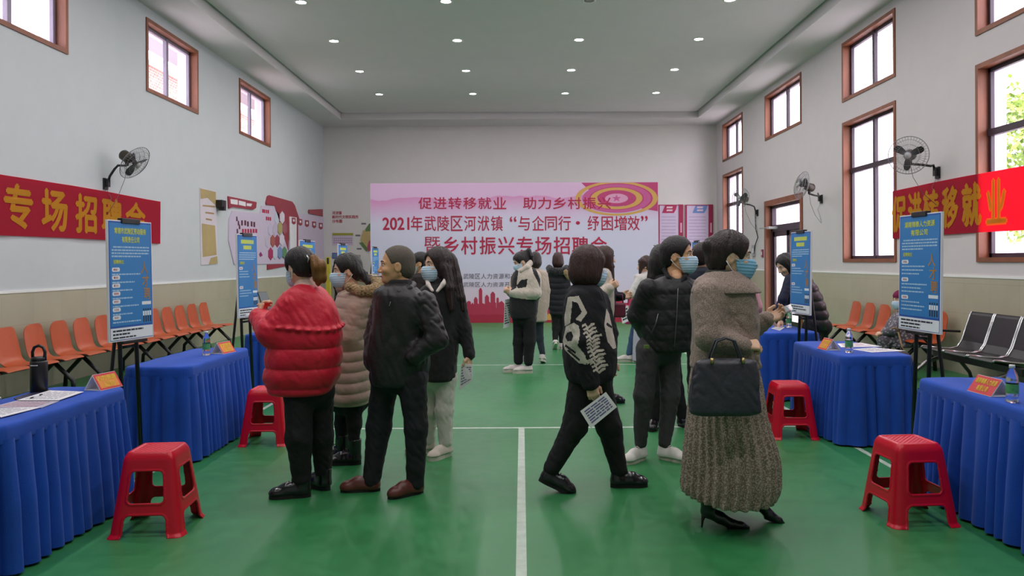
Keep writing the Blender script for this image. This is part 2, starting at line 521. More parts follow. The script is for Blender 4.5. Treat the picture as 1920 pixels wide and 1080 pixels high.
# ceiling: raised field, shadow groove, fascia and lowered border
bx0, bx1, by1, by0 = -5.35, 5.27, 22.93, -1.8
g = 0.07
b = MB(); b.box((bx0 + g, by0 + g, ZC), (bx1 - g, by1 - g, ZC + 0.06))
b.box((bx0 - 0.02, by0 - 0.02, ZC + 0.06), (bx1 + 0.02, by1 + 0.02, ZC + 0.12))
tag(b.build('ceiling', M_ceil), kind='structure')
b = MB()
b.box((XL, YF, ZS), (bx0, YB, ZC + 0.06)); b.box((bx1, YF, ZS), (XR, YB, ZC + 0.06))
b.box((bx0, by1, ZS), (bx1, YB, ZC + 0.06)); b.box((bx0, YF, ZS), (bx1, by0, ZC + 0.06))
tag(b.build('trim_12', M_ceil), kind='structure')
b = MB(); e = 0.025   # thin bead under the border's edge
for (lo, hi) in (((bx0 - e, by0, ZS - 0.02), (bx0 + e, by1, ZS + 0.03)), ((bx1 - e, by0, ZS - 0.02), (bx1 + e, by1, ZS + 0.03)),
                 ((bx0, by1 - e, ZS - 0.02), (bx1, by1 + e, ZS + 0.03))):
    b.box(lo, hi)
tag(b.build('trim_13', M_ceil), kind='structure')

# ------------------------------------------------------------------ windows
nwin = [0]
def window(side, y0, y1, z0, z1, transom=None):
    nwin[0] += 1
    s = 1 if side == 'R' else -1
    X = XR if s > 0 else XL
    def bx(mb, xa, xb, ya, yb, za, zb, m=0):
        x0, x1 = sorted((X + s * xa, X + s * xb)); mb.box((x0, ya, za), (x1, yb, zb), m)
    b = MB(); d = 0.17; cw = 0.05
    # architrave on the wall face and the wood lined reveal
    for (ya, yb, za, zb) in ((y0 - cw, y0, z0 - cw, z1 + cw), (y1, y1 + cw, z0 - cw, z1 + cw), (y0, y1, z0 - cw, z0), (y0, y1, z1, z1 + cw)):
        bx(b, -0.02, 0.0, ya, yb, za, zb)
    t = 0.012
    bx(b, -0.02, d, y0, y0 + t, z0, z1); bx(b, -0.02, d, y1 - t, y1, z0, z1)
    bx(b, -0.02, d, y0 + t, y1 - t, z0, z0 + t); bx(b, -0.02, d, y0 + t, y1 - t, z1 - t, z1)
    o = b.build('window_%d' % nwin[0], M_brown); tag(o, kind='structure')
    sm = M_sash if s > 0 else M_sashw
    b = MB(); f = 0.055; a0, a1 = d - 0.05, d
    for (ya, yb, za, zb) in ((y0 + t, y0 + t + f, z0 + t, z1 - t), (y1 - t - f, y1 - t, z0 + t, z1 - t), (y0 + t, y1 - t, z0 + t, z0 + t + f), (y0 + t, y1 - t, z1 - t - f, z1 - t)):
        bx(b, a0, a1, ya, yb, za, zb)
    ym = (y0 + y1) / 2
    bx(b, a0 - 0.01, a1, ym - 0.04, ym + 0.04, z0 + t, z1 - t)
    if transom: bx(b, a0 - 0.02, a1, y0 + t, y1 - t, transom - 0.045, transom + 0.045)
    b.build('sash', sm, o)
    b = MB(); bx(b, d - 0.03, d - 0.024, y0 + t + 0.02, y1 - t - 0.02, z0 + t + 0.02, z1 - t - 0.02); b.build('pane', M_glass, o)
    b = MB()   # plastered outer reveal
    for (ya, yb, za, zb) in ((y0, y0 + 0.01, z0, z1), (y1 - 0.01, y1, z0, z1), (y0, y1, z0, z0 + 0.01), (y0, y1, z1 - 0.01, z1)):
        bx(b, d, TH + 0.06, ya, yb, za, zb)
    b.build('outer_reveal', M_plaster, o)
for (a, c) in LW: window('L', a, c, *lz)
for i, (a, c) in enumerate(RWU):
    if i == 2: a, c = DY
    window('R', a, c, *rz)
    if i != 2: window('R', a, c, rz2[0], rz2[1], transom=3.27)

# ------------------------------------------------------------------ door on the right
b = MB(); y0, y1, zt = DY[0], DY[1], 2.97; cw = 0.10
for (ya, yb, za, zb) in ((y0 - cw, y0, 0, zt + cw), (y1, y1 + cw, 0, zt + cw), (y0, y1, zt, zt + cw)):
    b.box((XR - 0.03, ya, za), (XR, yb, zb))
for (ya, yb, za, zb) in ((y0, y0 + 0.03, 0, zt), (y1 - 0.03, y1, 0, zt), (y0, y1, zt - 0.03, zt)):
    b.box((XR - 0.03, ya, za), (XR + 0.2, yb, zb))
door = b.build('door_1', M_brown); tag(door, kind='structure')
b = MB()
b.box((XR + 0.1, y0 + 0.03, 2.30), (XR + 0.2, y1 - 0.03, 2.46))
for ya in (y0 + 0.03, y1 - 0.13): b.box((XR + 0.1, ya, 0), (XR + 0.2, ya + 0.1, zt - 0.03))
b.box((XR + 0.1, y0 + 0.03, zt - 0.1), (XR + 0.2, y1 - 0.03, zt - 0.03))
b.build('door_frame', M_sash, door)
b = MB(); b.box((XR + 0.14, y0 + 0.13, 2.46), (XR + 0.146, y1 - 0.13, zt - 0.1)); b.build('pane', M_glass, door)
M_leaf = mat('door_leaf', '#2a1a22', 0.4, 0.1)
ym = (y0 + y1) / 2
for (ya, yb) in ((y0 + 0.13, ym), (ym, y1 - 0.13)):
    b = MB()
    for (a_, c_, za, zb) in ((ya, ya + 0.1, 0, 2.3), (yb - 0.1, yb, 0, 2.3), (ya, yb, 0, 0.18), (ya, yb, 2.18, 2.3)):
        b.box((XR + 0.12, a_, za), (XR + 0.17, c_, zb))
    lf = b.build('door_leaf', M_leaf, door)
    g_ = MB(); g_.box((XR + 0.14, ya + 0.1, 0.18), (XR + 0.147, yb - 0.1, 2.18)); g_.build('glass', M_glass, lf)
b = MB(); b.tube([(XR + 0.1, ym - 0.06, 0.95), (XR + 0.06, ym - 0.06, 0.95), (XR + 0.06, ym - 0.06, 1.25), (XR + 0.1, ym - 0.06, 1.25)], 0.012, n=8)
b.build('door_handle', mat('chrome', '#c9c9cc', 0.2, 0.02, metal=1.0), door)
b = MB(); b.box((XR - 0.12, y1 - 0.55, 2.36), (XR + 0.1, y1 - 0.40, 2.42)); b.tube([(XR - 0.06, y1 - 0.42, 2.39), (XR - 0.16, y1 + 0.05, 2.4)], 0.014, n=8)
b.build('door_closer', mat('closer_grey', '#a9a6a8', 0.4, 0.05), door)

# ------------------------------------------------------------------ outside
b = MB(); b.box((-60, -30, -0.3), (XL - TH, 70, -0.1)); b.box((XR + TH, -30, -0.3), (60, 70, -0.1))
tag(b.build('ground', mat('yard_concrete', '#c9c6c2', 0.9, 0.08, 2)), kind='structure')
b = MB(); b.box((XL - 1.45, YF, 5.98), (XL - TH, YB + 1, 6.25)); tag(b.build('roof_eave', mat('eave_grey', '#a9a3ad', 0.85, 0.04)), kind='structure')

def brick_mat():
    m = bpy.data.materials.new('red_brick'); m.use_nodes = True
    t = m.node_tree; bs = t.nodes['Principled BSDF']
    tc = t.nodes.new('ShaderNodeTexCoord'); sp = t.nodes.new('ShaderNodeSeparateXYZ'); cb = t.nodes.new('ShaderNodeCombineXYZ')
    t.links.new(tc.outputs['Object'], sp.inputs[0]); t.links.new(sp.outputs[1], cb.inputs[0]); t.links.new(sp.outputs[2], cb.inputs[1])
    br = t.nodes.new('ShaderNodeTexBrick'); br.inputs['Scale'].default_value = 3.0
    br.inputs['Color1'].default_value = lin('#b5665a') + (1,); br.inputs['Color2'].default_value = lin('#c47c70') + (1,); br.inputs['Mortar'].default_value = lin('#d8c0b8') + (1,)
    t.links.new(cb.outputs[0], br.inputs['Vector']); t.links.new(br.outputs['Color'], bs.inputs['Base Color']); bs.inputs['Roughness'].default_value = 0.9
    return m
o = empty('brick_building', (-11.5, 30, 0)); tag(o, 'red brick neighbouring house seen through the high left windows', 'building')
b = MB(); b.box((-0.6, -10, 0), (0.5, 14, 7.5)); b.build('wall', brick_mat(), o)
b = MB(); b.box((-0.8, -10.2, 7.5), (0.75, 14.2, 7.7)); b.build('coping', M_plaster, o)
o = empty('pale_building', (17, 26, 0)); tag(o, 'pale plastered building standing outside the tall right windows', 'building')
b = MB(); b.box((0, -4, 0), (4, 26, 9.0)); b.build('wall', mat('pale_wall', '#e6dfe6', 0.9, 0.03), o)
for yy in (-1, 4, 9, 14, 19):
    b = MB(); b.box((-0.03, yy, 3.4), (0.02, yy + 1.8, 5.6)); b.build('window', mat('far_glass', '#a9b0cf', 0.3, 0.05), o)
b = MB(); b.box((-0.4, -4.2, 9.0), (4.2, 26.2, 9.25)); b.build('roof', M_plaster, o)
# tree outside the near right window
rt = empty('leafy_tree', (12.6, 19.2, 0)); tag(rt, 'light green leafy tree outside the nearest tall right window', 'tree')
b = MB(); b.tube([(0, 0, -0.1), (0.05, 0, 2.2), (0, 0.1, 4.4)], [0.16, 0.12, 0.06], n=10); b.build('trunk', mat('bark', '#5b4a3c', 0.9, 0.2, bump=0.4), rt)
b = MB(); rng = random.Random(3)
for i in range(5200):
    th = rng.random() * 6.283; ph = math.acos(2 * rng.random() - 1); rr = 1.7 * (0.45 + 0.55 * rng.random() ** 0.4) * (1 + 0.2 * math.sin(3 * th) * math.sin(4 * ph))
    c = Vector((rr * math.sin(ph) * math.cos(th), rr * math.sin(ph) * math.sin(th), 4.1 + 1.1 * rr * math.cos(ph)))
    n = Vector((rng.gauss(0, 1), rng.gauss(0, 1), rng.gauss(0.6, 1))).normalized(); a = n.orthogonal().normalized() * rng.uniform(0.07, 0.12); q = n.cross(a) * 0.55
    b.add([c - a, c + q, c + a, c - q], [(0, 1, 2, 3)], rng.randint(0, 1))
b.build('crown', [mat('leaf_a', '#7f9a4a', 0.6, 0.15), mat('leaf_b', '#a8bd62', 0.6, 0.15)], rt)

# ------------------------------------------------------------------ ceiling downlights
M_ring = mat('lamp_ring', '#e8e6e4', 0.4, 0.02)
M_glow = mat('lamp_glow', '#fffaf4', 0.4, 0.0, emit=30.0)
M_dead = mat('lamp_dead', '#8f8c8a', 0.4, 0.02)
rowY = [20.33, 17.88, 15.44, 13.13, 10.8, 8.45, 6.1, 3.75, 1.4]
colX = [-3.72, -1.26, 1.17, 3.56]
ordn = ['first', 'second', 'third', 'fourth', 'fifth', 'sixth', 'seventh', 'eighth', 'ninth']
coln = ['leftmost', 'second from left', 'third from left', 'rightmost']
ring = MB(); ring.lathe([(0.085, 0.0), (0.115, 0.0), (0.118, -0.008), (0.10, -0.012), (0.085, -0.006)], n=28, cap=False)
lens = MB(); lens.lathe([(0.001, -0.004), (0.05, -0.006), (0.086, -0.002)], n=24)
proto = None
for r_, yy in enumerate(rowY):
    for c_, xx in enumerate(colX):
        t = empty('downlight', (xx, yy, ZC)); dead = (r_ == 3 and c_ == 2)
        tag(t, '%s %s downlight in the %s row from the back wall' % (coln[c_], 'unlit' if dead else 'glowing', ordn[r_]), 'ceiling light', 'downlights in the grey ceiling')
        if proto is None:
            proto = (ring.build('trim_ring', M_ring, t), lens.build('lens', M_glow, t))
        else:
            for q in proto:
                d_ = q.copy(); C.objects.link(d_); d_.parent = t
                if dead and q.name.startswith('lens'):
                    d_.data = q.data.copy(); d_.data.materials[0] = M_dead
        if not dead:
            ld = bpy.data.lights.get('downlight_light') or bpy.data.lights.new('downlight_light', 'AREA')
            ld.shape = 'DISK'; ld.size = 0.15; ld.energy = LAMP_W; ld.color = (1.0, 0.945, 0.965)
            lo = bpy.data.objects.new('lamp', ld); C.objects.link(lo); lo.parent = t; lo.location = (0, 0, -0.016)
# ================================================================== FURNITURE
M_blue = mat('blue_cloth', '#0949b4', 0.85, 0.10, 5, bump=0.25, bscale=220, sheen=0.08)
M_red = mat('red_plastic', '#d2082a', 0.30, 0.05, 4, spec=0.5)
M_black = mat('black_steel', '#17161a', 0.35, 0.1)
M_white = mat('white_card', '#eceaee', 0.6, 0.02)
M_chrome = MATS['chrome']

# ------------------------------------------------------------------ draped tables
def table(x0, x1, y0, y1, z, label, seed):
    rg = random.Random(seed)
    root = empty('draped_table', ((x0+x1)/2, (y0+y1)/2, 0)); tag(root, label, 'table', 'tables under blue skirted cloths')
    hx, hy = (x1-x0)/2, (y1-y0)/2; rc = 0.10
    # rounded rectangle perimeter
    def per(off, n=560):
        pts = []; a, c = hx + off, hy + off; r_ = rc + off
        segs = [((a - r_), -c, 'x', 1), ]
        P = []
        def arc(cx, cy, t0): return [(cx + r_*math.cos(t0 + i*math.pi/2/8), cy + r_*math.sin(t0 + i*math.pi/2/8)) for i in range(8)]
        key = arc(a-r_, -c+r_, -math.pi/2) + arc(a-r_, c-r_, 0) + arc(-a+r_, c-r_, math.pi/2) + arc(-a+r_, -c+r_, math.pi)
        L = [0]
        for i in range(len(key)):
            p, q = key[i], key[(i+1) % len(key)]; L.append(L[-1] + math.hypot(q[0]-p[0], q[1]-p[1]))
        out = []
        for k_ in range(n):
            d = L[-1]*k_/n; i = max(j for j in range(len(key)) if L[j] <= d); t = (d - L[i])/(L[i+1]-L[i] + 1e-9)
            p, q = key[i], key[(i+1) % len(key)]; out.append(Vector((p[0]+(q[0]-p[0])*t, p[1]+(q[1]-p[1])*t, 0)))
        return out, L[-1]
    n = 640; base, ln = per(0.0, n)
    nor = []
    for i in range(n):
        d = base[(i+1) % n] - base[i-1]; nor.append(Vector((d.y, -d.x, 0)).normalized())
    # cloth: top, rounded lip and plain band
    rows = [(0.0, 0.0), (-0.012, -0.004), (-0.004, -0.014), (0.0, -0.03), (0.004, -0.085)]
    vs = []; fs = []
    for (o_, dz) in rows:
        for i in range(n): vs.append(base[i] + nor[i]*o_ + Vector((0, 0, z + dz)))
    vs = []
    prof = [(-0.03, 0.0), (-0.012, -0.003), (-0.003, -0.012), (0.0, -0.03), (0.006, -0.085), (0.004, -0.095)]
    for (o_, dz) in prof:
        for i in range(n): vs.append(base[i] + nor[i]*o_ + Vector((0, 0, z + dz + 0.0015*math.sin(i*0.11 + seed))))
    for j in range(len(prof) - 1):
        for i in range(n): fs.append((j*n+i, (j+1)*n+i, (j+1)*n+(i+1) % n, j*n+(i+1) % n))
    fs.append(tuple(range(n)))
    b = MB(); b.add(vs, fs, 0, True); b.build('tablecloth', M_blue, root)
    # gathered skirt
    ph = []; t = 0
    while t < ln: ph.append(t); t += rg.uniform(0.06, 0.15)
    sc = ln/t
    ph = [p*sc for p in ph]; amp = [rg.uniform(0.35, 1.5) for _ in ph]; lean = [rg.uniform(-0.02, 0.02) for _ in ph]
    R_ = 22; vs = []
    for j in range(R_):
        q = j/(R_-1); zz = (z - 0.075)*(1-q) + 0.012*q + 0.004*(j == R_-1)
        for i in range(n):
            d = ln*i/n; kk = max(m for m in range(len(ph)) if ph[m] <= d + 1e-9); nx = ph[kk+1] if kk+1 < len(ph) else ln
            u = (d + lean[kk]*q - ph[kk])/(nx - ph[kk]); u = min(1, max(0, u))
            am = amp[kk]*(1-u) + amp[(kk+1) % len(ph)]*u
            w_ = (abs(math.sin(math.pi*u))**0.8 - 0.5)
            off = 0.004 + w_*0.050*am*min(1, 0.38 + 1.3*q) + 0.035*q + 0.008*q*math.sin(d*3.1 + seed)
            vs.append(base[i] + nor[i]*off + Vector((0, 0, zz)))
    fs = [(j*n+i, (j+1)*n+i, (j+1)*n+(i+1) % n, j*n+(i+1) % n) for j in range(R_-1) for i in range(n)]
    b = MB(); b.add(vs, fs, 0, True); o_ = b.build('skirt', M_blue, root)
    return root
TZ = 0.77
TL = [(-3.17, -2.62, 3.85, 5.16), (-3.17, -2.63, 6.1, 7.5), (-3.2, -2.64, 8.85, 10.2), (-3.2, -2.64, 11.2, 12.5), (-3.2, -2.64, 13.5, 14.7)]
TLl = ['blue draped table at the near left with an open folder and black bottle on it',
       'blue draped table on the left beneath the water bottle, behind the near left easel',
       'blue draped table half hidden behind the woman in the red jacket',
       'blue draped table mostly hidden behind the beige coat woman',
       'blue draped table glimpsed between the beige coat and the leather jacket']
for i, (a, c, d, e_) in enumerate(TL): table(a, c, d, e_, TZ, TLl[i], 11 + i)
TR = [(2.72, 3.32, 3.85, 5.37), (2.72, 3.34, 6.55, 7.82), (2.70, 3.38, 8.72, 9.75)]
TRl = ['blue draped table at the near right with a name sign and bottle on it',
       'blue draped table on the right with papers, beyond the near right easel',
       'blue draped table on the right where the woman in the purple puffer leans']
for i, (a, c, d, e_) in enumerate(TR): table(a, c, d, e_, TZ, TRl[i], 31 + i)

# ------------------------------------------------------------------ red plastic stools
def stool_parts():
    """moulded stool: one shell as a distance field, its faces shared out to seat, legs and side rails"""
    fd = Field((-.245, -.245, -.008), (.245, .245, .50), .0042)
    x, y, z = fd.ax[0][:, None, None], fd.ax[1][None, :, None], fd.ax[2][None, None, :]
    zt = .48
    hw = .142 + .066*(1 - z/zt) + .012*np.clip(1 - z/.022, 0, 1) - .016*np.clip((z - .43)/.05, 0, 1)**2
    q = (np.abs(x/hw)**10 + np.abs(y/hw)**10)**(1/10.)
    do = (q - 1)*hw
    def win(u):            # 2D distance of the openings on one side
        au = np.abs(u)/hw
        def rbox(cz, hz, hu, r_):
            a_ = np.abs(u) - (hu*hw - r_); b_ = np.abs(z - cz) - (hz - r_)
            return np.minimum(np.maximum(a_, b_), 0) + np.sqrt(np.maximum(a_, 0)**2 + np.maximum(b_, 0)**2) - r_
        return np.minimum(rbox(.285, .088, .56, .022), rbox(.0, .125, .60, .03))
    wx, wy = win(x), win(y)
    side_y = np.abs(y) > np.abs(x)
    w2 = np.where(side_y, wx, wy)
    t = .0075 + .006*np.exp(-((w2 - .007)/.005)**2)
    corner = np.abs(np.abs(x) - np.abs(y)) < .012
    shell = np.abs(do + t/2 - .003*(t > .009)) - t/2
    shell = np.maximum(shell, -w2)
    shell = np.maximum(shell, np.maximum(z - zt, -z))
    dish = .0025*np.sin(x*210)*np.sin(y*210)*(np.maximum(np.abs(x), np.abs(y)) < .10) - .004*(np.maximum(np.abs(x), np.abs(y)) < .108)
    top = np.maximum(np.maximum(do, z - zt - dish), (zt - .016) - z)
    fd.D = np.minimum(shell, top).astype(np.float32)
    v, f = fd.mesh(); c = v[f].mean(1); ax_, ay_ = np.abs(c[:, 0]), np.abs(c[:, 1])
    hz = .142 + .066*(1 - c[:, 2]/.48); mn = np.minimum(ax_, ay_)/hz
    part = np.where(c[:, 2] > .372, 0, 1 + (c[:, 0] > 0)*1 + (c[:, 1] > 0)*2)
    root = empty('plastic_stool', (0, 0, 0))
    for k_ in range(5):
        ff = f[part == k_]
        if not len(ff): continue
        ids, inv = np.unique(ff, return_inverse=True)
        np_object('seat' if k_ == 0 else 'leg', v[ids], inv.reshape(ff.shape), [M_red], root)
    return root
stool = stool_parts()
SPOTS = [(-2.20, 4.66, 4, 'red plastic stool in front of the near left table'),
         (-2.26, 6.88, 2, 'red plastic stool beside the second left table, behind the red jacket woman'),
         (2.37, 4.76, 5, 'red plastic stool in front of the near right table'),
         (2.42, 7.02, -2, 'red plastic stool right of the long checked skirt')]
for i, (x, y, a, lb) in enumerate(SPOTS):
    o = stool if i == 0 else copy_tree(stool)
    o.location = (x, y, 0.0); o.rotation_euler = (0, 0, R(a)); tag(o, lb, 'stool', 'red plastic stools')

# ------------------------------------------------------------------ orange shell seating
M_or = mat('orange_plastic', '#bb5429', 0.38, 0.06, 3)
def seat_shell():
    """one moulded seat facing +x, seat height .44, centred on y=0"""
    prof = [(0.42, 0.425, 0.205), (0.40, 0.445, 0.21), (0.33, 0.455, 0.215), (0.20, 0.44, 0.22), (0.08, 0.435, 0.215), (0.02, 0.455, 0.205), (-0.015, 0.50, 0.20),
            (-0.03, 0.58, 0.205), (-0.055, 0.70, 0.20), (-0.075, 0.79, 0.185), (-0.085, 0.835, 0.155), (-0.088, 0.858, 0.10)]
    n = 13; b = MB()
    for sgn in (0, 1):
        vs = []
        for i, (x, z_, hw_) in enumerate(prof):
            p, q = prof[max(i-1, 0)], prof[min(i+1, len(prof)-1)]; d = Vector((q[0]-p[0], 0, q[1]-p[1])).normalized(); nn = Vector((d.z, 0, -d.x))
            for j in range(n):
                s_ = -1 + 2*j/(n-1); up = 0.03*abs(s_)**3*(1 if 2 < i < 10 else 0.3)
                vs.append(Vector((x, s_*hw_, z_)) - nn*up + nn*(0.007*sgn))
        fs = [(i*n+j, i*n+j+1, (i+1)*n+j+1, (i+1)*n+j) for i in range(len(prof)-1) for j in range(n-1)]
        if sgn == 0: fs = [f[::-1] for f in fs]; A = vs
        b.add(vs, fs, 0, True)
    return b
SHELL = None
def bench(name, X, ys, face, label, group):
    global SHELL
    ym = sum(ys)/len(ys); root = empty(name, (X, ym, 0), 0 if face > 0 else math.pi)
    tag(root, label, 'bench', group)
    for y in ys:
        dy = (y - ym)*(1 if face > 0 else -1)
        if SHELL is None:
            s_ = seat_shell().build('seat', M_or, root); SHELL = s_
            md = s_.modifiers.new('sub', 'SUBSURF'); md.levels = 1; md.render_levels = 1
        else:
            s_ = SHELL.copy(); C.objects.link(s_); s_.parent = root
        s_.location = (0, dy, 0)
    L = (ys[-1] - ys[0])/2
    b = MB(); b.box((0.16, -L - 0.2, 0.375), (0.21, L + 0.2, 0.41)); b.box((0.05, -L-0.2, 0.40), (0.30, -L-0.16, 0.42)); b.box((0.05, L+0.16, 0.40), (0.30, L+0.2, 0.42))
    for y in ys:
        dy = (y-ym); b.box((0.06, dy-0.12, 0.40), (0.30, dy-0.09, 0.425)); b.box((0.06, dy+0.09, 0.40), (0.30, dy+0.12, 0.425))
    b.build('beam', M_black, root)
    for e in (-L + 0.05, L - 0.05):
        b = MB()
        b.tube([(0.43, e, 0.0), (0.42, e, 0.16), (0.20, e, 0.375), (0.17, e, 0.375), (-0.03, e, 0.16), (-0.04, e, 0.0)], 0.028, n=8)
        b.build('leg', M_black, root)
    return root
BX = -5.92
LB = [[7.96, 8.48, 9.0, 9.52], [10.04, 10.55, 11.07, 11.59], [12.09, 12.61, 13.09], [13.58, 14.08, 14.6]]
LBl = ['row of four orange shell seats on the left wall, nearest the camera', 'row of four orange shell seats behind the near left easel',
       'row of three orange shell seats behind the water bottle on the left', 'row of three orange shell seats on the left, farthest from the camera']
for ys, lb in zip(LB, LBl): bench('seat_bench', BX, ys, 1, lb, 'orange shell seats along the left wall')
bench('seat_bench', 5.86, [12.68, 13.22, 13.76], -1, 'row of three orange shell seats along the right wall', 'orange shell seats along the right wall')
bench('seat_bench', 5.86, [11.0, 11.54, 12.08], -1, 'orange shell seats partly hidden behind the near right easel and seated person', 'orange shell seats along the right wall')

# ------------------------------------------------------------------ black airport bench with chrome frames
M_seatblk = mat('perforated_black', '#2c2a2e', 0.38, 0.1, 90, metal=0.35)
ab = empty('airport_bench', (5.78, 9.2, 0)); tag(ab, 'black steel waiting bench with chrome frames at the far right', 'bench')
ww = 0.53
for k_ in range(3):
    y1 = 1.02 - k_*ww; y0 = y1 - ww + 0.06
    prof = [(-0.50, 0.425), (-0.48, 0.445), (-0.30, 0.42), (-0.12, 0.405), (-0.02, 0.43), (0.04, 0.52), (0.10, 0.70), (0.155, 0.86), (0.17, 0.885), (0.175, 0.90)]
    b = MB(); vs = []; n = len(prof)
    for (x, z_) in prof: vs += [(x, y0, z_), (x, y1, z_)]
    for (x, z_) in prof: vs += [(x + 0.012, y0, z_ - 0.014), (x + 0.012, y1, z_ - 0.014)]
    fs = []
    for i in range(n-1):
        fs.append((2*i, 2*i+1, 2*i+3, 2*i+2)[::-1]); o_ = 2*n; fs.append((o_+2*i, o_+2*i+1, o_+2*i+3, o_+2*i+2))
        fs.append((2*i, 2*i+2, o_+2*i+2, o_+2*i)); fs.append((2*i+1, o_+2*i+1, o_+2*i+3, 2*i+3))
    fs.append((0, 1, 2*n+1, 2*n)[::-1]); fs.append((2*n-2, 2*n-1, 4*n-1, 4*n-2))
    b.add(vs, fs, 0, False); st = b.build('seat', M_seatblk, ab)
    for yy in (y0 - 0.012, y1 + 0.012):
        b = MB(); b.tube([(x, yy, z_ + 0.004) for x, z_ in prof], 0.013, n=8); b.build('side_frame', M_chrome, st)
b = MB(); b.box((-0.30, -0.72, 0.30), (-0.18, 1.12, 0.375)); b.build('beam', M_black, ab)
for yy in (1.0, -0.5):
    b = MB(); b.tube([(-0.66, yy, 0.0), (-0.62, yy, 0.10), (-0.45, yy, 0.24), (-0.24, yy, 0.31), (0.0, yy, 0.25), (0.12, yy, 0.10), (0.15, yy, 0.0)], [0.022, 0.024, 0.028, 0.03, 0.028, 0.024, 0.022], n=8); b.build('leg', mat('dull_chrome', '#8e8a8a', 0.3, 0.05, metal=0.9), ab)
b = MB(); b.tube([(0.05, 1.09, 0.63), (-0.30, 1.09, 0.65), (-0.44, 1.09, 0.63), (-0.46, 1.09, 0.56), (-0.36, 1.09, 0.46), (-0.20, 1.09, 0.40)], 0.016, n=8); b.build('armrest', M_black, ab)

# ------------------------------------------------------------------ wall fans
def fan(base, hub, axis, label, Rg=0.25):
    base, hub, axis = Vector(base), Vector(hub), Vector(axis).normalized()
    root = empty('wall_fan', base); tag(root, label, 'fan', 'black wall fans')
    s = -1 if base.x > 0 else 1
    h = hub - base
    b = MB(); b.box((min(0, s*0.03), -0.05, -0.10), (max(0, s*0.03), 0.05, 0.07)); b.box((min(s*0.02, s*0.07), -0.035, -0.06), (max(s*0.02, s*0.07), 0.035, 0.05)); b.build('bracket', M_black, root)
    mpos = h - axis*0.17; neck = mpos + Vector((0, 0, -0.13))
    b = MB(); pts = [Vector((s*0.05, 0, 0)), Vector((s*0.08, 0, 0.10)), Vector((s*0.14, neck.y*0.25, neck.z*0.75 + 0.01)), Vector((neck.x*0.6, neck.y*0.6, neck.z + 0.0)), neck]
    b.tube(pts, 0.018, n=8); b.tube([neck, neck + Vector((0, 0, 0.07))], 0.028, n=8); b.build('arm', M_black, root)
    q = axis.to_track_quat('Z', 'Y').to_matrix().to_4x4()
    Mm = Matrix.Translation(h) @ q
    b = MB(); b.lathe([(0.001, -0.27), (0.06, -0.265), (0.08, -0.24), (0.082, -0.13), (0.07, -0.10), (0.03, -0.095), (0.022, -0.02)], n=20, M=Mm); b.build('motor', mat('fan_motor', '#3b3226', 0.4, 0.1), root)
    b = MB()
    for k_ in range(3):
        t = k_*2*math.pi/3 + 0.4; ca, sa = math.cos(t), math.sin(t); vs = []
        for rr, wd in ((0.03, 0.02), (0.09, 0.04), (0.16, 0.05), (0.205, 0.035), (0.215, 0.01)):
            for sg in (-1, 1):
                vs.append((rr*ca - sg*wd*sa, rr*sa + sg*wd*ca, sg*wd*0.5 + 0.003)); vs.append((rr*ca - sg*wd*sa, rr*sa + sg*wd*ca, sg*wd*0.5 - 0.003))
        fs = []
        for i in range(4):
            o_ = i*4; fs += [(o_, o_+2, o_+6, o_+4), (o_+1, o_+5, o_+7, o_+3), (o_, o_+4, o_+5, o_+1), (o_+2, o_+3, o_+7, o_+6)]
        fs += [(0, 1, 3, 2), (16, 18, 19, 17)]
        b.add(vs, fs, 0, False, Mm)
    b.lathe([(0.001, 0.03), (0.03, 0.025), (0.038, 0.0), (0.038, -0.03), (0.001, -0.035)], n=16, M=Mm)
    b.build('blades', M_black, root)
    b = MB(); zf, zb = 0.06, -0.085
    def circ(r_, z_, n=36): return [(r_*math.cos(2*math.pi*i/n), r_*math.sin(2*math.pi*i/n), z_) for i in range(n)]
    b.tube(circ(Rg, -0.012), 0.0055, n=6, closed=True, M=Mm); b.tube(circ(0.05, zf), 0.003, n=5, closed=True, M=Mm)
    for r_, zz in ((0.15, 0.045), (0.15, -0.07), (0.22, 0.03), (0.22, -0.055)): b.tube(circ(r_, zz), 0.0025, n=4, closed=True, M=Mm)
    for i in range(40):
        t = 2*math.pi*i/40; ca, sa = math.cos(t), math.sin(t)
        b.tube([(0.04*ca, 0.04*sa, zf), (0.15*ca, 0.15*sa, 0.045), (0.22*ca, 0.22*sa, 0.03), (Rg*ca, Rg*sa, -0.012), (0.22*ca, 0.22*sa, -0.055), (0.15*ca, 0.15*sa, -0.07), (0.05*ca, 0.05*sa, zb)], 0.0017, n=4, M=Mm, cap=False)
    b.build('guard', mat('fan_wire', '#8d8c8f', 0.35, 0.05, metal=0.6), root)
    b = MB(); b.lathe([(0.001, zf + 0.012), (0.04, zf + 0.006), (0.045, zf - 0.004), (0.001, zf - 0.006)], n=16, M=Mm); b.build('guard_badge', mat('fan_badge', '#a4a6a8', 0.35, 0.05), root)
    b = MB(); x_ = s*0.02
    b.tube([(x_, 0.02, -0.09), (x_ + s*0.03, 0.09, -0.22), (x_, 0.05, -0.36), (x_, -0.02, -0.5)], 0.004, n=5)
    b.tube([neck, neck*0.9 + Vector((0, 0, -0.18)), neck*0.55 + Vector((0, 0, -0.38)), Vector((x_, 0.0, -0.5))], 0.004, n=5); b.build('cable', mat('cable_grey', '#75727a', 0.5, 0.05), root)
    return root
fan(onx(196, 343, XL), at(254, 306, 11.55), (0.80, -0.12, -0.55), 'black wall fan on the left wall above the red banner', 0.27)
fan(onx(1760, 322, XR), at(1703, 291, 11.0), (-0.55, -0.80, -0.12), 'black wall fan tilted towards the camera above the right red banner', 0.265)
fan(onx(1541, 372, XR), at(1502, 347, 14.9), (-0.93, -0.12, 0.22), 'black wall fan turned sideways beside the door', 0.27)
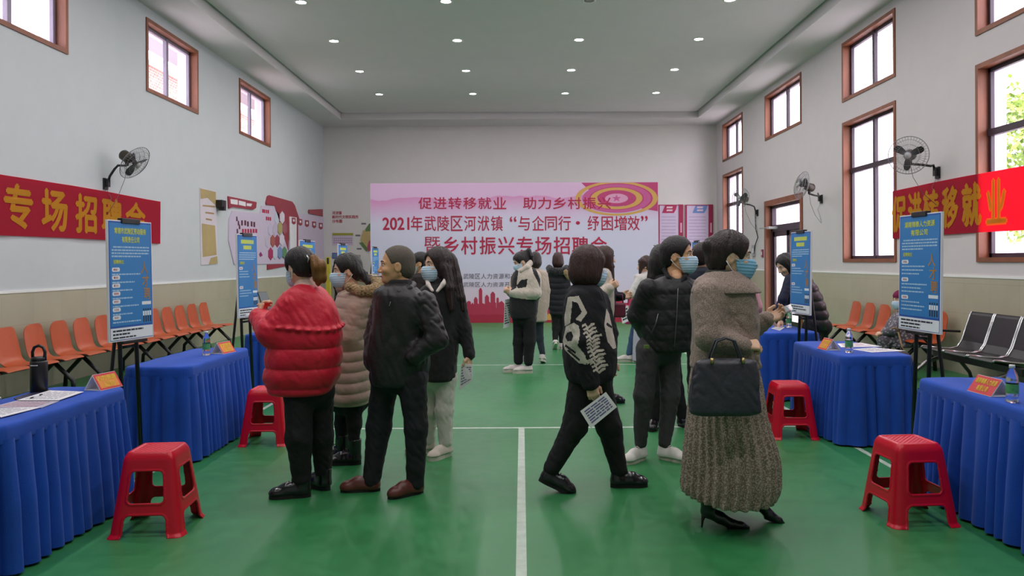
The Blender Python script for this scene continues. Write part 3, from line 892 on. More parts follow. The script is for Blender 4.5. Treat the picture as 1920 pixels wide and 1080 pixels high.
fan(onx(1421, 398, XR), at(1388, 371, 19.3), (-0.75, -0.6, 0.1), 'black wall fan farthest from the camera near the end window', 0.25)
# ================================================================== BANNERS, EASELS, WALL GRAPHICS
def banner_mat(name, col, tl):
    m = bpy.data.materials.new(name); m.use_nodes = True
    t = m.node_tree; b = t.nodes['Principled BSDF']; o = t.nodes['Material Output']
    b.inputs['Base Color'].default_value = lin(col) + (1,); b.inputs['Roughness'].default_value = 0.75
    nz = t.nodes.new('ShaderNodeTexNoise'); nz.inputs['Scale'].default_value = 300
    tc = t.nodes.new('ShaderNodeTexCoord'); t.links.new(tc.outputs['Object'], nz.inputs['Vector'])
    bp = t.nodes.new('ShaderNodeBump'); bp.inputs['Strength'].default_value = 0.15; bp.inputs['Distance'].default_value = 0.003
    t.links.new(nz.outputs['Fac'], bp.inputs['Height']); t.links.new(bp.outputs[0], b.inputs['Normal'])
    tr = t.nodes.new('ShaderNodeBsdfTranslucent'); tr.inputs[0].default_value = lin(tl) + (1,)
    mx = t.nodes.new('ShaderNodeMixShader'); mx.inputs[0].default_value = 0.5
    t.links.new(b.outputs[0], mx.inputs[1]); t.links.new(tr.outputs[0], mx.inputs[2]); t.links.new(mx.outputs[0], o.inputs[0])
    return m
M_ban = banner_mat('red_banner_cloth', '#b3173c', '#ff2a55')
M_gold = banner_mat('gold_letters', '#d9a521', '#ff9a2a')
def cloth_banner(name, X, y0, y1, z0, z1, chars, label):
    """chars: list of (char, yc, width)"""
    s = 1 if X > 0 else -1
    root = empty(name, (X - s*0.03, (y0+y1)/2, (z0+z1)/2)); tag(root, label, 'banner')
    n = 60; vs = []; fs = []; th = 0.004
    def wav(y, z_): return 0.006*math.sin(y*2.3 + 1) + 0.004*math.sin(y*7.1 + z_*3)
    rows = 6
    for j in range(rows+1):
        for i in range(n+1):
            y = y0 + (y1-y0)*i/n; z_ = z0 + (z1-z0)*j/rows + 0.008*math.sin(y*1.3)
            vs.append((-s*wav(y, z_), y - (y0+y1)/2, z_ - (z0+z1)/2))
    nv = len(vs); vs += [(v[0] + s*th, v[1], v[2]) for v in vs]
    for j in range(rows):
        for i in range(n):
            f = (j*(n+1)+i, j*(n+1)+i+1, (j+1)*(n+1)+i+1, (j+1)*(n+1)+i); fs.append(f if s < 0 else f[::-1]); fs.append(tuple(k_ + nv for k_ in (f[::-1] if s < 0 else f)))
    b = MB(); b.add(vs, fs, 0, True); b.build('cloth', M_ban, root)
    b = MB(); hh = (z1-z0)
    for (ch, yc, wd) in chars:
        dirv = -s   # reading direction along Y: on the right wall text runs from far to near
        M = Matrix.Translation((-s*0.016, yc - (y0+y1)/2, 0)) @ Matrix(((0, 0, -s, 0), (-s, 0, 0, 0), (0, 1, 0, 0), (0, 0, 0, 1)))
        put_text(b, ch, -wd/2 + .02, -hh*0.36, wd/2 - .02, hh*0.36, 0, M, bold=0.034)
    b.v = [(v[0] - s*wav(v[1] + (y0+y1)/2, v[2] + (z0+z1)/2) + s*0.0115, v[1], v[2]) for v in b.v]
    b.build('lettering', M_gold, root)
    return root
kL = lambda px: XL*F/(px - VX)
kR = lambda px: XR*F/(px - VX)
def span(f, a, b_): return ((f(a)+f(b_))/2, abs(f(a)-f(b_)))
chs = [(c, ) + span(kL, a, b_) for c, a, b_ in (('专', 2, 58), ('场', 73, 123), ('招', 136, 178), ('聘', 186, 226), ('会', 232, 270))]
cloth_banner('red_banner', XL, 4.0, kL(298), 1.94, 2.66, chs, 'long red cloth banner with yellow characters on the left wall')
chs = [(c, ) + span(kR, a, b_) for c, a, b_ in (('促', 1676, 1704), ('进', 1706, 1734), ('转', 1736, 1766), ('移', 1771, 1803), ('就', 1809, 1845), ('业', 1853, 1893))]
cloth_banner('red_banner', XR, 4.0, kR(1677), 1.94, 2.72, chs, 'long red cloth banner with yellow characters crossing the right window')

# ------------------------------------------------------------------ printed board easels
M_pblue = mat('poster_blue', '#2a80c8', 0.45, 0.06, 1.2)
M_pdk = mat('poster_edge_blue', '#1f56b0', 0.45, 0.05)
M_yel = flat('poster_yellow', '#d8e04a'); M_pw = flat('poster_white', '#e6ecf4'); M_pale = flat('poster_pale_text', '#a9cbe6')
M_prd = flat('poster_red_text', '#c2324a'); M_pora = flat('poster_orange_text', '#b5823c'); M_pink = flat('poster_ink', '#23263a')
PM = [M_pblue, M_pdk, M_yel, M_pw, M_pale, M_prd, M_pora, M_pink]
def easel(p0, p1, zb, label, head, seed=1, jobs=4, Hh=0.9):
    """p0,p1: left and right foot points of the board seen from its front, (x,y)"""
    rg = random.Random(seed)
    p0, p1 = Vector((p0[0], p0[1], 0)), Vector((p1[0], p1[1], 0)); d = (p1-p0).normalized(); c = (p0+p1)/2; W = min(0.6, max(0.42, (p1-p0).length))
    a = math.atan2(d.y, d.x)
    root = empty('poster_easel', (c.x, c.y, 0), a); tag(root, label, 'poster stand', 'blue recruitment posters on easels')
    T = Matrix.Translation((0, 0, zb)) @ Matrix.Rotation(R(-1), 4, 'X')
    b = MB(); b.box((-W/2, 0, 0), (W/2, 0.018, Hh), 0, T); bd = b.build('board', M_white, root)
    # print: x right, y up on the board's front
    S = T @ Matrix(((W/0.6, 0, 0, 0), (0, 0, -1, -0.001), (0, 1, 0, 0), (0, 0, 0, 1)))
    b = MB()
    def rect(x0, y0, x1, y1, m, off): b.add([(x0, y0, off), (x1, y0, off), (x1, y1, off), (x0, y1, off)], [(0, 1, 2, 3)], m, False, S)
    w2 = 0.3 - 0.008
    rect(-w2, 0.008, w2, Hh - 0.008, 1, 0.0004); rect(-w2 + 0.012, 0.115, w2 - 0.012, Hh - 0.02, 0, 0.0008); rect(-w2 + 0.004, 0.012, w2 - 0.004, 0.10, 3, 0.0008)
    def bars(x0, y, x1, h, m, lo=0.012, hi=0.05):     # a line of small illegible type
        x = x0
        while x < x1 - 0.004:
            q = min(x1, x + rg.uniform(lo, hi)); rect(x, y, q, y + h, m, 0.0012); x = q + 0.006
    if head:
        put_text(b, head[0], -0.215, 0.80, 0.215, 0.845, 2, S, 0.022, 0.0014); put_text(b, head[1], -0.12, 0.735, 0.12, 0.78, 2, S, 0.022, 0.0014)
    else:
        bars(-0.19, 0.80, 0.19, 0.042, 2, 0.03, 0.05); bars(-0.12, 0.738, 0.12, 0.042, 2, 0.03, 0.05)
    bars(-0.235, 0.695, 0.255, 0.011, 4); bars(-0.255, 0.672, 0.255, 0.011, 4); bars(-0.255, 0.649, 0.25, 0.011, 4); bars(-0.255, 0.626, rg.uniform(-0.1, 0.2), 0.011, 4)
    put_text(b, '招聘岗位', -0.235, 0.575, -0.10, 0.605, 2, S, 0.02, 0.0014)
    y = 0.545; st = (0.545 - 0.13)/jobs
    for k_ in range(jobs):
        pts = []
        for i in range(16):
            t = 2*math.pi*i/16; pts.append((-0.205 + (0.036 if math.cos(t) > 0 else -0.036) + 0.016*math.cos(t), y - 0.012 + 0.016*math.sin(t), 0.0012))
        b.add(pts, [tuple(range(16))], 3, False, S)
        bars(-0.235, y - 0.02, -0.178, 0.016, 5, 0.012, 0.02)
        nl = 3 if jobs <= 3 else (2 if jobs <= 5 else 1)
        for q in range(nl): bars(-0.255, y - 0.052 - 0.024*q*(1 if jobs > 3 else 1.2), rg.uniform(0.0, 0.14), 0.010, 4)
        y -= st
    for i, ch in enumerate('人才聘'):
        put_text(b, ch, 0.13 + 0.02*i, 0.50 - 0.10*i, 0.235 + 0.012*i, 0.592 - 0.10*i, 6, S, 0.012, 0.0014)
    # little printed group of people: white shirts over dark trousers
    rect(0.14, 0.26, 0.27, 0.285, 3, 0.0012)
    for i in range(4):
        x = 0.15 + i*0.032; rect(x, 0.175, x + 0.024, 0.21, 3, 0.0013); rect(x + 0.003, 0.125, x + 0.021, 0.175, 7, 0.0013)
        pts = [(x + 0.012 + 0.009*math.cos(2*math.pi*j/10), 0.221 + 0.010*math.sin(2*math.pi*j/10), 0.0013) for j in range(10)]; b.add(pts, [tuple(range(10))], 7, False, S)
    bars(-0.26, 0.072, rg.uniform(0.1, 0.2), 0.013, 7, 0.03, 0.08); bars(-0.26, 0.046, rg.uniform(-0.05, 0.2), 0.013, 7, 0.03, 0.08); bars(-0.26, 0.022, rg.uniform(-0.1, 0.05), 0.011, 7, 0.03, 0.08)
    b.build('print', PM, bd)
    b = MB(); b.box((-0.10, -0.012, Hh - 0.022), (0.10, 0.03, Hh + 0.018), 0, T, bev=0.004); b.build('clip', M_black, root)
    b = MB(); b.box((-0.13, -0.03, -0.022), (0.13, 0.03, -0.002), 0, T); b.build('ledge', M_black, root)
    for sx in (-0.09, 0.09):
        b = MB(); b.tube([(sx, 0.052, zb + 0.80), (sx, 0.038, zb - 0.02), (sx*1.05, 0.0, 0.0)], 0.016, n=8); b.build('leg', M_black, root)
    b = MB(); b.tube([(0, 0.065, zb + 0.80), (0, 0.20, 0.6), (0, 0.30, 0.0)], 0.014, n=8); b.build('leg', M_black, root)
    b = MB(); b.tube([(-0.09, 0.037, zb - 0.05), (0.09, 0.037, zb - 0.05)], 0.012, n=8); b.build('crossbar', M_black, root)
    return root
def ex(px, X): return X*F/(px - VX)
def left_easel(pl, pr, Xa, Xb, zb, *a, **k): return easel((Xa, ex(pl, Xa)), (Xb, ex(pr, Xb)), zb, *a, **k)
left_easel(205, 287, -3.00, -2.905, 1.01, 'blue poster easel behind the near left table with seven white job tags', ('常德市武陵区劳动服务', '有限责任公司'), seed=2, jobs=7)
left_easel(447, 484, -3.02, -2.95, 1.00, 'blue poster easel left of the red jacket, before the hexagon wall graphic', None, seed=3, jobs=2)
left_easel(564, 593, -3.0, -2.95, 1.0, 'blue poster easel peeping over the brown ponytail of the red jacket woman', None, seed=4, jobs=3)
left_easel(636, 653, -3.0, -2.95, 1.0, 'blue poster easel above the head of the beige coat woman', None, seed=5, jobs=3)
left_easel(699, 711, -3.0, -2.95, 1.0, 'blue poster easel left of the face of the leather jacket man', None, seed=6, jobs=3)
left_easel(1684, 1762, 3.02, 3.05, 1.035, 'blue poster easel behind the near right table with three white job tags', ('湖南锦泰人力资源', '有限公司'), seed=7, jobs=3)
left_easel(1481, 1518, 3.02, 3.05, 1.0, 'blue poster easel hiding the face of the leaning woman by the door', None, seed=8, jobs=2)
left_easel(1374, 1399, 3.02, 3.05, 1.0, 'blue poster easel hidden behind the masked face of the checked coat woman', None, seed=9, jobs=3)
left_easel(1299, 1309, 3.02, 3.05, 1.03, 'blue poster easel top showing right of the bomber jacket man', None, seed=10, jobs=3)
left_easel(1223, 1237, 2.6, 2.95, 1.0, 'blue poster easel top left of the bomber jacket man, before the backdrop', None, seed=11, jobs=3)

# ------------------------------------------------------------------ the big printed backdrop
YBD = 20.3
c0 = at(694, 344, YBD); c1 = at(1234, 341, YBD)
BW = c1.x - c0.x; BH = (c0.z + c1.z)/2 + 0.0
def backdrop_mat():
    m = bpy.data.materials.new('backdrop_print'); m.use_nodes = True
    t = m.node_tree; b = t.nodes['Principled BSDF']
    tc = t.nodes.new('ShaderNodeTexCoord'); sp = t.nodes.new('ShaderNodeSeparateXYZ'); t.links.new(tc.outputs['Object'], sp.inputs[0])
    mr = t.nodes.new('ShaderNodeMapRange'); mr.inputs[1].default_value = 0; mr.inputs[2].default_value = BH
    t.links.new(sp.outputs[2], mr.inputs[0])
    nz = t.nodes.new('ShaderNodeTexNoise'); nz.inputs['Scale'].default_value = 0.5; nz.inputs['Detail'].default_value = 5
    t.links.new(tc.outputs['Object'], nz.inputs['Vector'])
    ad = t.nodes.new('ShaderNodeMath'); ad.operation = 'MULTIPLY_ADD'; ad.inputs[1].default_value = 0.22; t.links.new(nz.outputs['Fac'], ad.inputs[0]); t.links.new(mr.outputs[0], ad.inputs[2])
    rp = t.nodes.new('ShaderNodeValToRGB'); e = rp.color_ramp.elements
    e[0].position = 0.0; e[0].color = lin('#e2c3d6') + (1,); e[1].position = 1.08; e[1].color = lin('#d58fc0') + (1,)
    for p, c in ((0.3, '#dcc9dd'), (0.5, '#cfcfe6'), (0.82, '#d3cfe6'), (1.0, '#d9b3d6')):
        q = e.new(p); q.color = lin(c) + (1,)
    t.links.new(ad.outputs[0], rp.inputs[0]); t.links.new(rp.outputs[0], b.inputs['Base Color']); b.inputs['Roughness'].default_value = 0.5
    return m
bdp = empty('printed_backdrop', (c0.x + BW/2, YBD, 0)); tag(bdp, 'large pale pink printed backdrop with red title characters', 'backdrop')
b = MB(); b.box((-BW/2, 0, 0.0), (BW/2, 0.06, BH)); b.build('panel', backdrop_mat(), bdp)
SB = Matrix(((1, 0, 0, -BW/2), (0, 0, -1, -0.004), (0, 1, 0, 0), (0, 0, 0, 1)))
def bp(px, py): # picture point -> backdrop plane coordinates (x from left edge, z)
    p = at(px, py, YBD); return p.x - c0.x, p.z
M_tred = flat('title_red', '#b01c44'); M_tgry = flat('title_grey', '#5d5866'); M_sky = flat('skyline_red', '#b3304f'); M_band = flat('band_red', '#a8233f'); M_gld = flat('print_gold', '#cfa257'); M_rose = flat('print_rose', '#bb3f74'); M_pnk = flat('print_pink', '#d79abc')
b = MB()
def line(chars, x0, x1, ytop, ybot, m, bold=0.0, gapw=1.0):
    """characters evenly pitched between picture columns x0..x1"""
    n = len(chars); 
    for i, ch in enumerate(chars):
        if ch == ' ': continue
        xa = x0 + (x1-x0)*i/n; xb = x0 + (x1-x0)*(i+1)/n; pad = (xb-xa)*0.07
        ax, az = bp(xa + pad, ybot); cx, cz = bp(xb - pad, ytop)
        put_text(b, ch, ax, az, cx, cz, m, SB, bold, 0.003)
line('促进转移就业 助力乡村振兴', 783, 1147, 370, 392, 0, 0.012)
ax, az = bp(718, 431); cx, cz = bp(767, 408); put_text(b, '2021', ax, az, cx, cz, 0, SB, 0.02, 0.003)
line('年武陵区河洑镇', 769, 944, 405, 433, 0, 0.008)
for ch, xa, xb, ya, yb in (('“', 956, 968, 406, 416), ('与', 972, 993, 406, 432), ('企', 998, 1020, 405, 432), ('同', 1022, 1044, 406, 432), ('行', 1047, 1070, 405, 432), ('·', 1080, 1087, 415, 421),
                           ('纾', 1102, 1123, 405, 432), ('困', 1128, 1149, 406, 432), ('增', 1152, 1175, 405, 432), ('效', 1177, 1199, 405, 432), ('”', 1202, 1214, 405, 415)):
    ax, az = bp(xa, yb); cx, cz = bp(xb, ya); put_text(b, ch, ax, az, cx, cz, 0, SB, 0.008, 0.003)
line('暨         ', 793, 1140, 444, 477, 0, 0.0); line(' 乡村振兴专场招聘会', 793, 1140, 444, 477, 0, 0.012)
line('武陵区人力资源和社会保障局', 868, 1012, 513, 523, 1, 0.0); line('武陵区总工会', 1012, 1082, 513, 523, 1)
line('武陵区人力资源开发服务中心', 868, 1012, 529, 538, 1); line('武陵区', 1012, 1047, 529, 538, 1)
b.build('lettering', [M_tred, M_tgry], bdp)
b = MB()
def poly(pts, m, off): b.add([(x, y, off) for x, y in pts], [tuple(range(len(pts)))], m, False, SB)
# red band and skyline
_, zb1 = bp(960, 577)
poly([(0.01, 0.0), (BW - 0.01, 0.0), (BW - 0.01, zb1*0.55), (0.01, zb1*0.55)], 1, 0.0012); poly([(0.01, zb1*0.5), (BW-0.01, zb1*0.5), (BW-0.01, zb1), (0.01, zb1)], 0, 0.001)
rg = random.Random(5); x = 0.05
while x < BW - 0.3:
    wd = rg.uniform(0.06, 0.16); hh = rg.choice((0.05, 0.08, 0.12, 0.16, 0.24))*rg.uniform(0.8, 1.1)
    poly([(x, zb1 - 0.01), (x + wd, zb1 - 0.01), (x + wd, zb1 + hh), (x + wd*0.5, zb1 + hh + rg.choice((0, 0.03, 0.08))), (x, zb1 + hh)], 0, 0.001 + 0.0002*rg.random()); x += wd*rg.uniform(0.8, 1.25)
for i, (px, top, hw_) in enumerate(((901, 540, .045), (892, 557, .05), (913, 553, .055), (924, 547, .06), (884, 570, .06), (938, 566, .06), (1120, 552, .05), (1090, 560, .06), (866, 562, .05))):
    xx, zz = bp(px, top); poly([(xx - hw_, zb1 - 0.01), (xx + hw_, zb1 - 0.01), (xx + hw_, zz - 0.06), (xx + 0.015, zz), (xx - 0.015, zz), (xx - hw_, zz - 0.06)], 0, 0.0014 + 0.0001*i)
# strip of wall battlements low on the right
pts = [bp(1012, 600), bp(1032, 586), bp(1050, 590), bp(1062, 586), bp(1062, 600)]; poly(pts, 2, 0.0016)
# spiral of rings with a star, top right
cx, cz = bp(1156, 372); 
xR, zT = BW - 0.012, BH - 0.012; _, zB = bp(1156, 391)
def clipped_ring(r0, r1, m, off, asp=0.42, a0=0.0, a1=2*math.pi):
    n = 64
    for i in range(n):
        t0, t1 = a0 + (a1-a0)*i/n, a0 + (a1-a0)*(i+1)/n
        q = [(cx + r_*math.cos(t), cz + r_*asp*math.sin(t)) for r_, t in ((r0, t0), (r1, t0), (r1, t1), (r0, t1))]
        q = [(min(x_, xR), min(z_, zT)) for x_, z_ in q]
        if max(p[0] for p in q) - min(p[0] for p in q) < 1e-4 or max(p[1] for p in q) - min(p[1] for p in q) < 1e-4: continue
        poly(q, m, off)
poly([(bp(1090, 350)[0], zT), (bp(1130, 380)[0], bp(1130, 380)[1]), (bp(1185, 388)[0], bp(1185, 388)[1]), (xR, bp(1230, 396)[1]), (xR, zT)], 3, 0.0010)
clipped_ring(0.95, 1.08, 2, 0.0014); clipped_ring(0.72, 0.90, 4, 0.0015); clipped_ring(0.52, 0.68, 2, 0.0016); clipped_ring(0.30, 0.50, 3, 0.0017); clipped_ring(0.0, 0.30, 5, 0.0018); clipped_ring(0.68, 0.72, 3, 0.0019)
st = []
for i in range(10):
    r_ = 0.13 if i % 2 == 0 else 0.052; t = math.pi/2 + i*math.pi/5; st.append((cx + r_*math.cos(t), cz + r_*0.8*math.sin(t)))
poly(st, 4, 0.0025)
b.build('artwork', [M_sky, M_band, M_gld, M_rose, flat('print_magenta', '#c45a94'), M_pnk], bdp)
b = MB()
for xx in (-BW/2 + 0.4, 0, BW/2 - 0.4):
    b.tube([(xx, 0.09, BH - 0.1), (xx, 0.09, 0.02)], 0.025, n=8); b.tube([(xx, 0.09, 1.4), (xx, 0.75, 0.02)], 0.02, n=8); b.tube([(xx, 0.09, 0.03), (xx, 0.8, 0.03)], 0.02, n=8)
b.build('frame', mat('steel_tube', '#8f9092', 0.4, 0.05, metal=0.7), bdp)

# ------------------------------------------------------------------ graphics on the left wall (traced onto the wall plane)
def wall_plate(name, pxs, X, th, m, parent=None, off=0.0, obj=True, mb=None, idx=0):
    s = 1 if X > 0 else -1
    P = [onx(x, y, X) for x, y in pxs]
    a = [Vector((X - s*off, p.y, p.z)) for p in P]; c = [Vector((X - s*(off + th), p.y, p.z)) for p in P]
    n = len(P); mbx = mb or MB()
    mbx.add(a + c, [tuple(range(n)), tuple(range(n, 2*n))[::-1]] + [(i, n + i, n + (i+1) % n, (i+1) % n) for i in range(n)], idx)
    if mb is None: return mbx.build(name, m, parent)
M_lil = mat('plate_lilac', '#cdbfd4', 0.5, 0.03); M_wr = mat('plate_red', '#9a2a3c', 0.45, 0.06); M_whp = mat('plate_white', '#e8e6ea', 0.5, 0.02); M_gp = mat('scroll_gold', '#b59f6c', 0.55, 0.1, 3); M_scw = mat('scroll_pale', '#d6ccd4', 0.55, 0.04, 3)
PXL = XL
def fixb(mb): # recalc normals not needed: closed plates
    return mb
o = empty('wall_scroll', onx(389, 425, XL)); org = o.location.copy(); tag(o, 'tall narrow gold and cream poster on the left wall past the banner', 'poster')
def part(root, name, pxs, th, m, off=0.0):
    q = wall_plate(name, pxs, XL if root.location.x < 0 else XR, th, m, None, off); q.parent = root; q.location = -root.location; return q
part(o, 'panel', [(373.5, 352), (404, 359), (407.5, 495), (376, 497)], 0.012, M_scw)
part(o, 'gold_header', [(374, 353), (403.5, 360), (404, 386), (388, 371), (375, 373)], 0.002, M_gp, 0.012)
part(o, 'gold_field', [(377, 419), (402, 423), (405, 478), (379, 482)], 0.002, M_gp, 0.012)
for y_, x0, x1 in ((384, 379, 402), (397, 384, 400), (409, 385, 396)): part(o, 'text_line', [(x0, y_), (x1, y_ + 2), (x1, y_ + 5), (x0, y_ + 3)], 0.002, mat('scroll_ink', '#a8865a', 0.6, 0.05), 0.012)
part(o, 'gold_footer', [(394, 484), (406, 480), (407, 494), (390, 496)], 0.002, M_gp, 0.012)
b = MB(); p = onx(407, 382, XL); b.box((0, -0.10, -0.08), (0.14, 0.12, 0.07)); b.box((0.05, -0.05, -0.14), (0.16, 0.06, -0.06))
tag(b.build('wall_speaker', M_black, None, p), 'small black box fixed on the left wall right of the gold poster', 'speaker')

o = empty('wall_graphic', onx(470, 440, XL)); tag(o, 'lilac cut-out wall board with red header and hexagon tiles', 'wall board')
part(o, 'board', [(434, 395), (460, 398), (486, 400), (489, 386), (513, 386), (521, 402), (552, 480), (554, 494), (438, 496), (427, 450), (428, 410)], 0.02, M_lil)
part(o, 'header', [(426, 368), (479, 379), (478, 390), (472, 393), (434, 388), (427, 391)], 0.03, M_wr)
part(o, 'header_plate', [(429, 373), (443, 375), (443, 384), (430, 382)], 0.004, M_whp, 0.03); part(o, 'header_plate', [(445, 376), (458, 379), (458, 387), (445, 384)], 0.004, M_whp, 0.03); part(o, 'header_plate', [(460, 381), (470, 382), (468, 387), (460, 386)], 0.004, M_whp, 0.03)
part(o, 'gable', [(497, 380), (500, 368), (503, 366), (546, 378), (551, 385), (560, 412), (540, 412), (539, 470), (522, 416), (513, 386), (498, 384)], 0.03, M_wr)
for (x_, y_) in ((452, 418), (458, 418), (463, 420), (470, 420), (475, 421)):
    part(o, 'heading_mark', [(x_ - 1.6, y_ - 5), (x_ + 1.6, y_ - 4.6), (x_ + 1.6, y_ + 5), (x_ - 1.6, y_ + 4.6)], 0.003, flat('ink_plum', '#5a2240'), 0.02)
for x_ in range(452, 480, 5): part(o, 'heading_mark', [(x_, 429), (x_ + 3.4, 429.5), (x_ + 3.4, 437), (x_, 436.5)], 0.003, MATS['title_red'], 0.02)
for x_, y_ in ((490, 392), (493, 392.5), (496.5, 393), (500, 393.5), (497, 406), (500.5, 406.5), (504, 407)): part(o, 'heading_mark', [(x_, y_), (x_ + 2.6, y_ + .4), (x_ + 2.6, y_ + 7), (x_, y_ + 6.6)], 0.003, MATS['title_red'], 0.02)
for (x_, y_) in ((442, 410), (445, 418), (447, 425), (443, 433)): part(o, 'figure_mark', [(x_ - 1, y_ - 4), (x_ + 1, y_ - 4), (x_ + 2, y_ + 4), (x_ - 1, y_ + 5)], 0.003, flat('ink_plum', '#5a2240'), 0.02)
part(o, 'figure_mark', [(484, 477), (487, 472), (491, 479), (486, 482)], 0.003, flat('ink_magenta', '#8a2a6c'), 0.02)
HX = [(522.5, 428, '#b0a46a'), (531, 428, '#a05a6c'), (509.5, 452, '#a85a52'), (518, 452, '#9a3a4c'), (526, 449, '#d8d0de'), (505.5, 476, '#a82a5a'), (514, 475, '#c9cfe2'), (522.5, 474, '#7a8ec0'), (531, 474, '#5a8a62'), (526.5, 408, '#d8d2de'), (517, 408, '#c4c8d8'), (505, 430, '#c9bfd4'), (514, 430, '#c4b8d0'), (500, 453, '#c8bccf')]
for hx, hy, col in HX:
    part(o, 'hexagon_tile', [(hx, hy - 12), (hx + 4.2, hy - 6), (hx + 4.2, hy + 6), (hx, hy + 12), (hx - 4.2, hy + 6), (hx - 4.2, hy - 6)], 0.01, flat('hex_' + col[1:], col), 0.03 if hx > 519 else 0.02)
part(o, 'side_panel', [(540, 406), (553, 408), (553, 476), (541, 478)], 0.02, M_whp, 0.03)
part(o, 'red_bar', [(553.5, 409), (555.5, 409.5), (556, 476), (554, 477)], 0.02, M_wr, 0.03)
part(o, 'foot_ribbon', [(500, 496), (536, 495), (536, 499), (500, 506)], 0.02, M_wr)
o = empty('wall_graphic', onx(585, 440, XL)); tag(o, 'lilac wall board with a row of square red icons near the left corner', 'wall board')
part(o, 'board', [(557, 400), (606, 406), (606, 492), (558, 496)], 0.02, M_lil)
part(o, 'red_tab', [(577, 393), (603, 392), (603, 406), (577, 400)], 0.02, M_wr, 0.02)
for i, x_ in enumerate((547, 561.5, 574, 587.5, 600)):
    y_ = 413 + i*2.4
    part(o, 'icon_tile', [(x_ - 3.6, y_ - 5), (x_ + 3.6, y_ - 4.4), (x_ + 3.6, y_ + 6), (x_, y_ + 8), (x_ - 3.6, y_ + 5)], 0.006, M_wr, 0.05 if i == 0 else 0.02)
    part(o, 'icon', [(x_ - 1.6, y_ - 2), (x_ + 1.6, y_ - 1.8), (x_ + 1.6, y_ + 2.6), (x_ - 1.6, y_ + 2.4)], 0.003, M_whp, 0.056 if i == 0 else 0.026)

# ------------------------------------------------------------------ things on the back wall
def back(px, py): return at(px, py, YB)
def back_plate(root, name, pxs, th, m, off=0.0):
    P = [back(x, y) for x, y in pxs]; n = len(P); mb = MB()
    a = [Vector((p.x, YB - off, p.z)) for p in P]; c = [Vector((p.x, YB - off - th, p.z)) for p in P]
    mb.add(a + c, [tuple(range(n))[::-1], tuple(range(n, 2*n))] + [(i, (i+1) % n, n + (i+1) % n, n + i) for i in range(n)], 0)
    q = mb.build(name, m, root); q.location = -root.location; return q
def back_text(root, name, rows, m, off=0.004, bold=0.02):
    mb = MB()
    for txt, x0, y0, x1, y1 in rows:
        a = back(x0, y1); c = back(x1, y0); put_text(mb, txt, a.x, a.z, c.x, c.z, 0, Matrix(((1, 0, 0, 0), (0, 0, -1, YB - off), (0, 1, 0, 0), (0, 0, 0, 1))), bold)
    q = mb.build(name, m, root); q.location = -root.location; return q
o = empty('wall_map', back(655, 440)); tag(o, 'village map with red heading and table on the back wall left of the backdrop', 'wall map')
back_text(o, 'heading', [('河洑镇', 623, 396, 640.5, 402.5), ('新时代文明实践所', 623, 403.5, 672, 410), ('分布图', 623, 411.5, 641.5, 418)], M_tred)
back_plate(o, 'map_area', [(681, 432), (696, 431), (697, 456), (690, 468), (679, 460), (676, 450)], 0.02, flat('map_tan', '#bba46e'))
back_plate(o, 'map_area', [(685, 430), (692, 420), (699, 416), (699, 433), (686, 434)], 0.022, flat('map_green', '#5f7d4c')); back_plate(o, 'map_area', [(674, 455), (680, 454), (690, 466), (688, 472), (680, 463)], 0.024, flat('map_green', '#5f7d4c')); back_plate(o, 'map_area', [(692, 452), (697, 449), (697, 468), (690, 472), (689, 462)], 0.026, flat('map_rose', '#b0436a'))
for x_, y_ in ((682, 419.5), (671, 441.5), (673.5, 466.5)): back_plate(o, 'map_label', [(x_ - 4.5, y_ - 1.5), (x_ + 4.5, y_ - 1.5), (x_ + 4.5, y_ + 1.5), (x_ - 4.5, y_ + 1.5)], 0.006, flat('label_grey', '#75707a'))
t_ = back_plate(o, 'legend_table', [(623.5, 438), (662, 438), (662, 460), (623.5, 460)], 0.015, M_lil); back_plate(o, 'legend_header', [(623.5, 437), (662.5, 437), (662.5, 441.5), (623.5, 441.5)], 0.006, flat('legend_olive', '#a09c3c'), 0.015)
for i in range(9):
    for j in range(3): back_plate(o, 'legend_cell', [(626 + i*3.9, 446 + j*4), (628.6 + i*3.9, 446 + j*4), (628.6 + i*3.9, 448 + j*4), (626 + i*3.9, 448 + j*4)], 0.003, flat('legend_ink', '#a98aa6'), 0.015)
o = empty('wall_frame', back(630, 479)); tag(o, 'small blue picture frame low on the back wall beneath the map table', 'picture')
back_plate(o, 'frame', [(623, 474), (636, 474), (636, 485), (623, 485)], 0.02, flat('frame_blue', '#4a6398')); back_plate(o, 'picture', [(624.5, 475.5), (634.5, 475.5), (634.5, 483.5), (624.5, 483.5)], 0.003, flat('picture_blue', '#6f86b4'), 0.02)
o = empty('wall_frame', back(671, 486)); tag(o, 'pale grey notice board on the back wall beside the map', 'notice')
back_plate(o, 'frame', [(664, 478), (676, 478), (676, 497), (664, 497)], 0.02, flat('notice_grey', '#9a9894')); back_plate(o, 'sheet', [(665.5, 479.5), (674.5, 479.5), (674.5, 495.5), (665.5, 495.5)], 0.003, flat('notice_sheet', '#bcbab6'), 0.02)

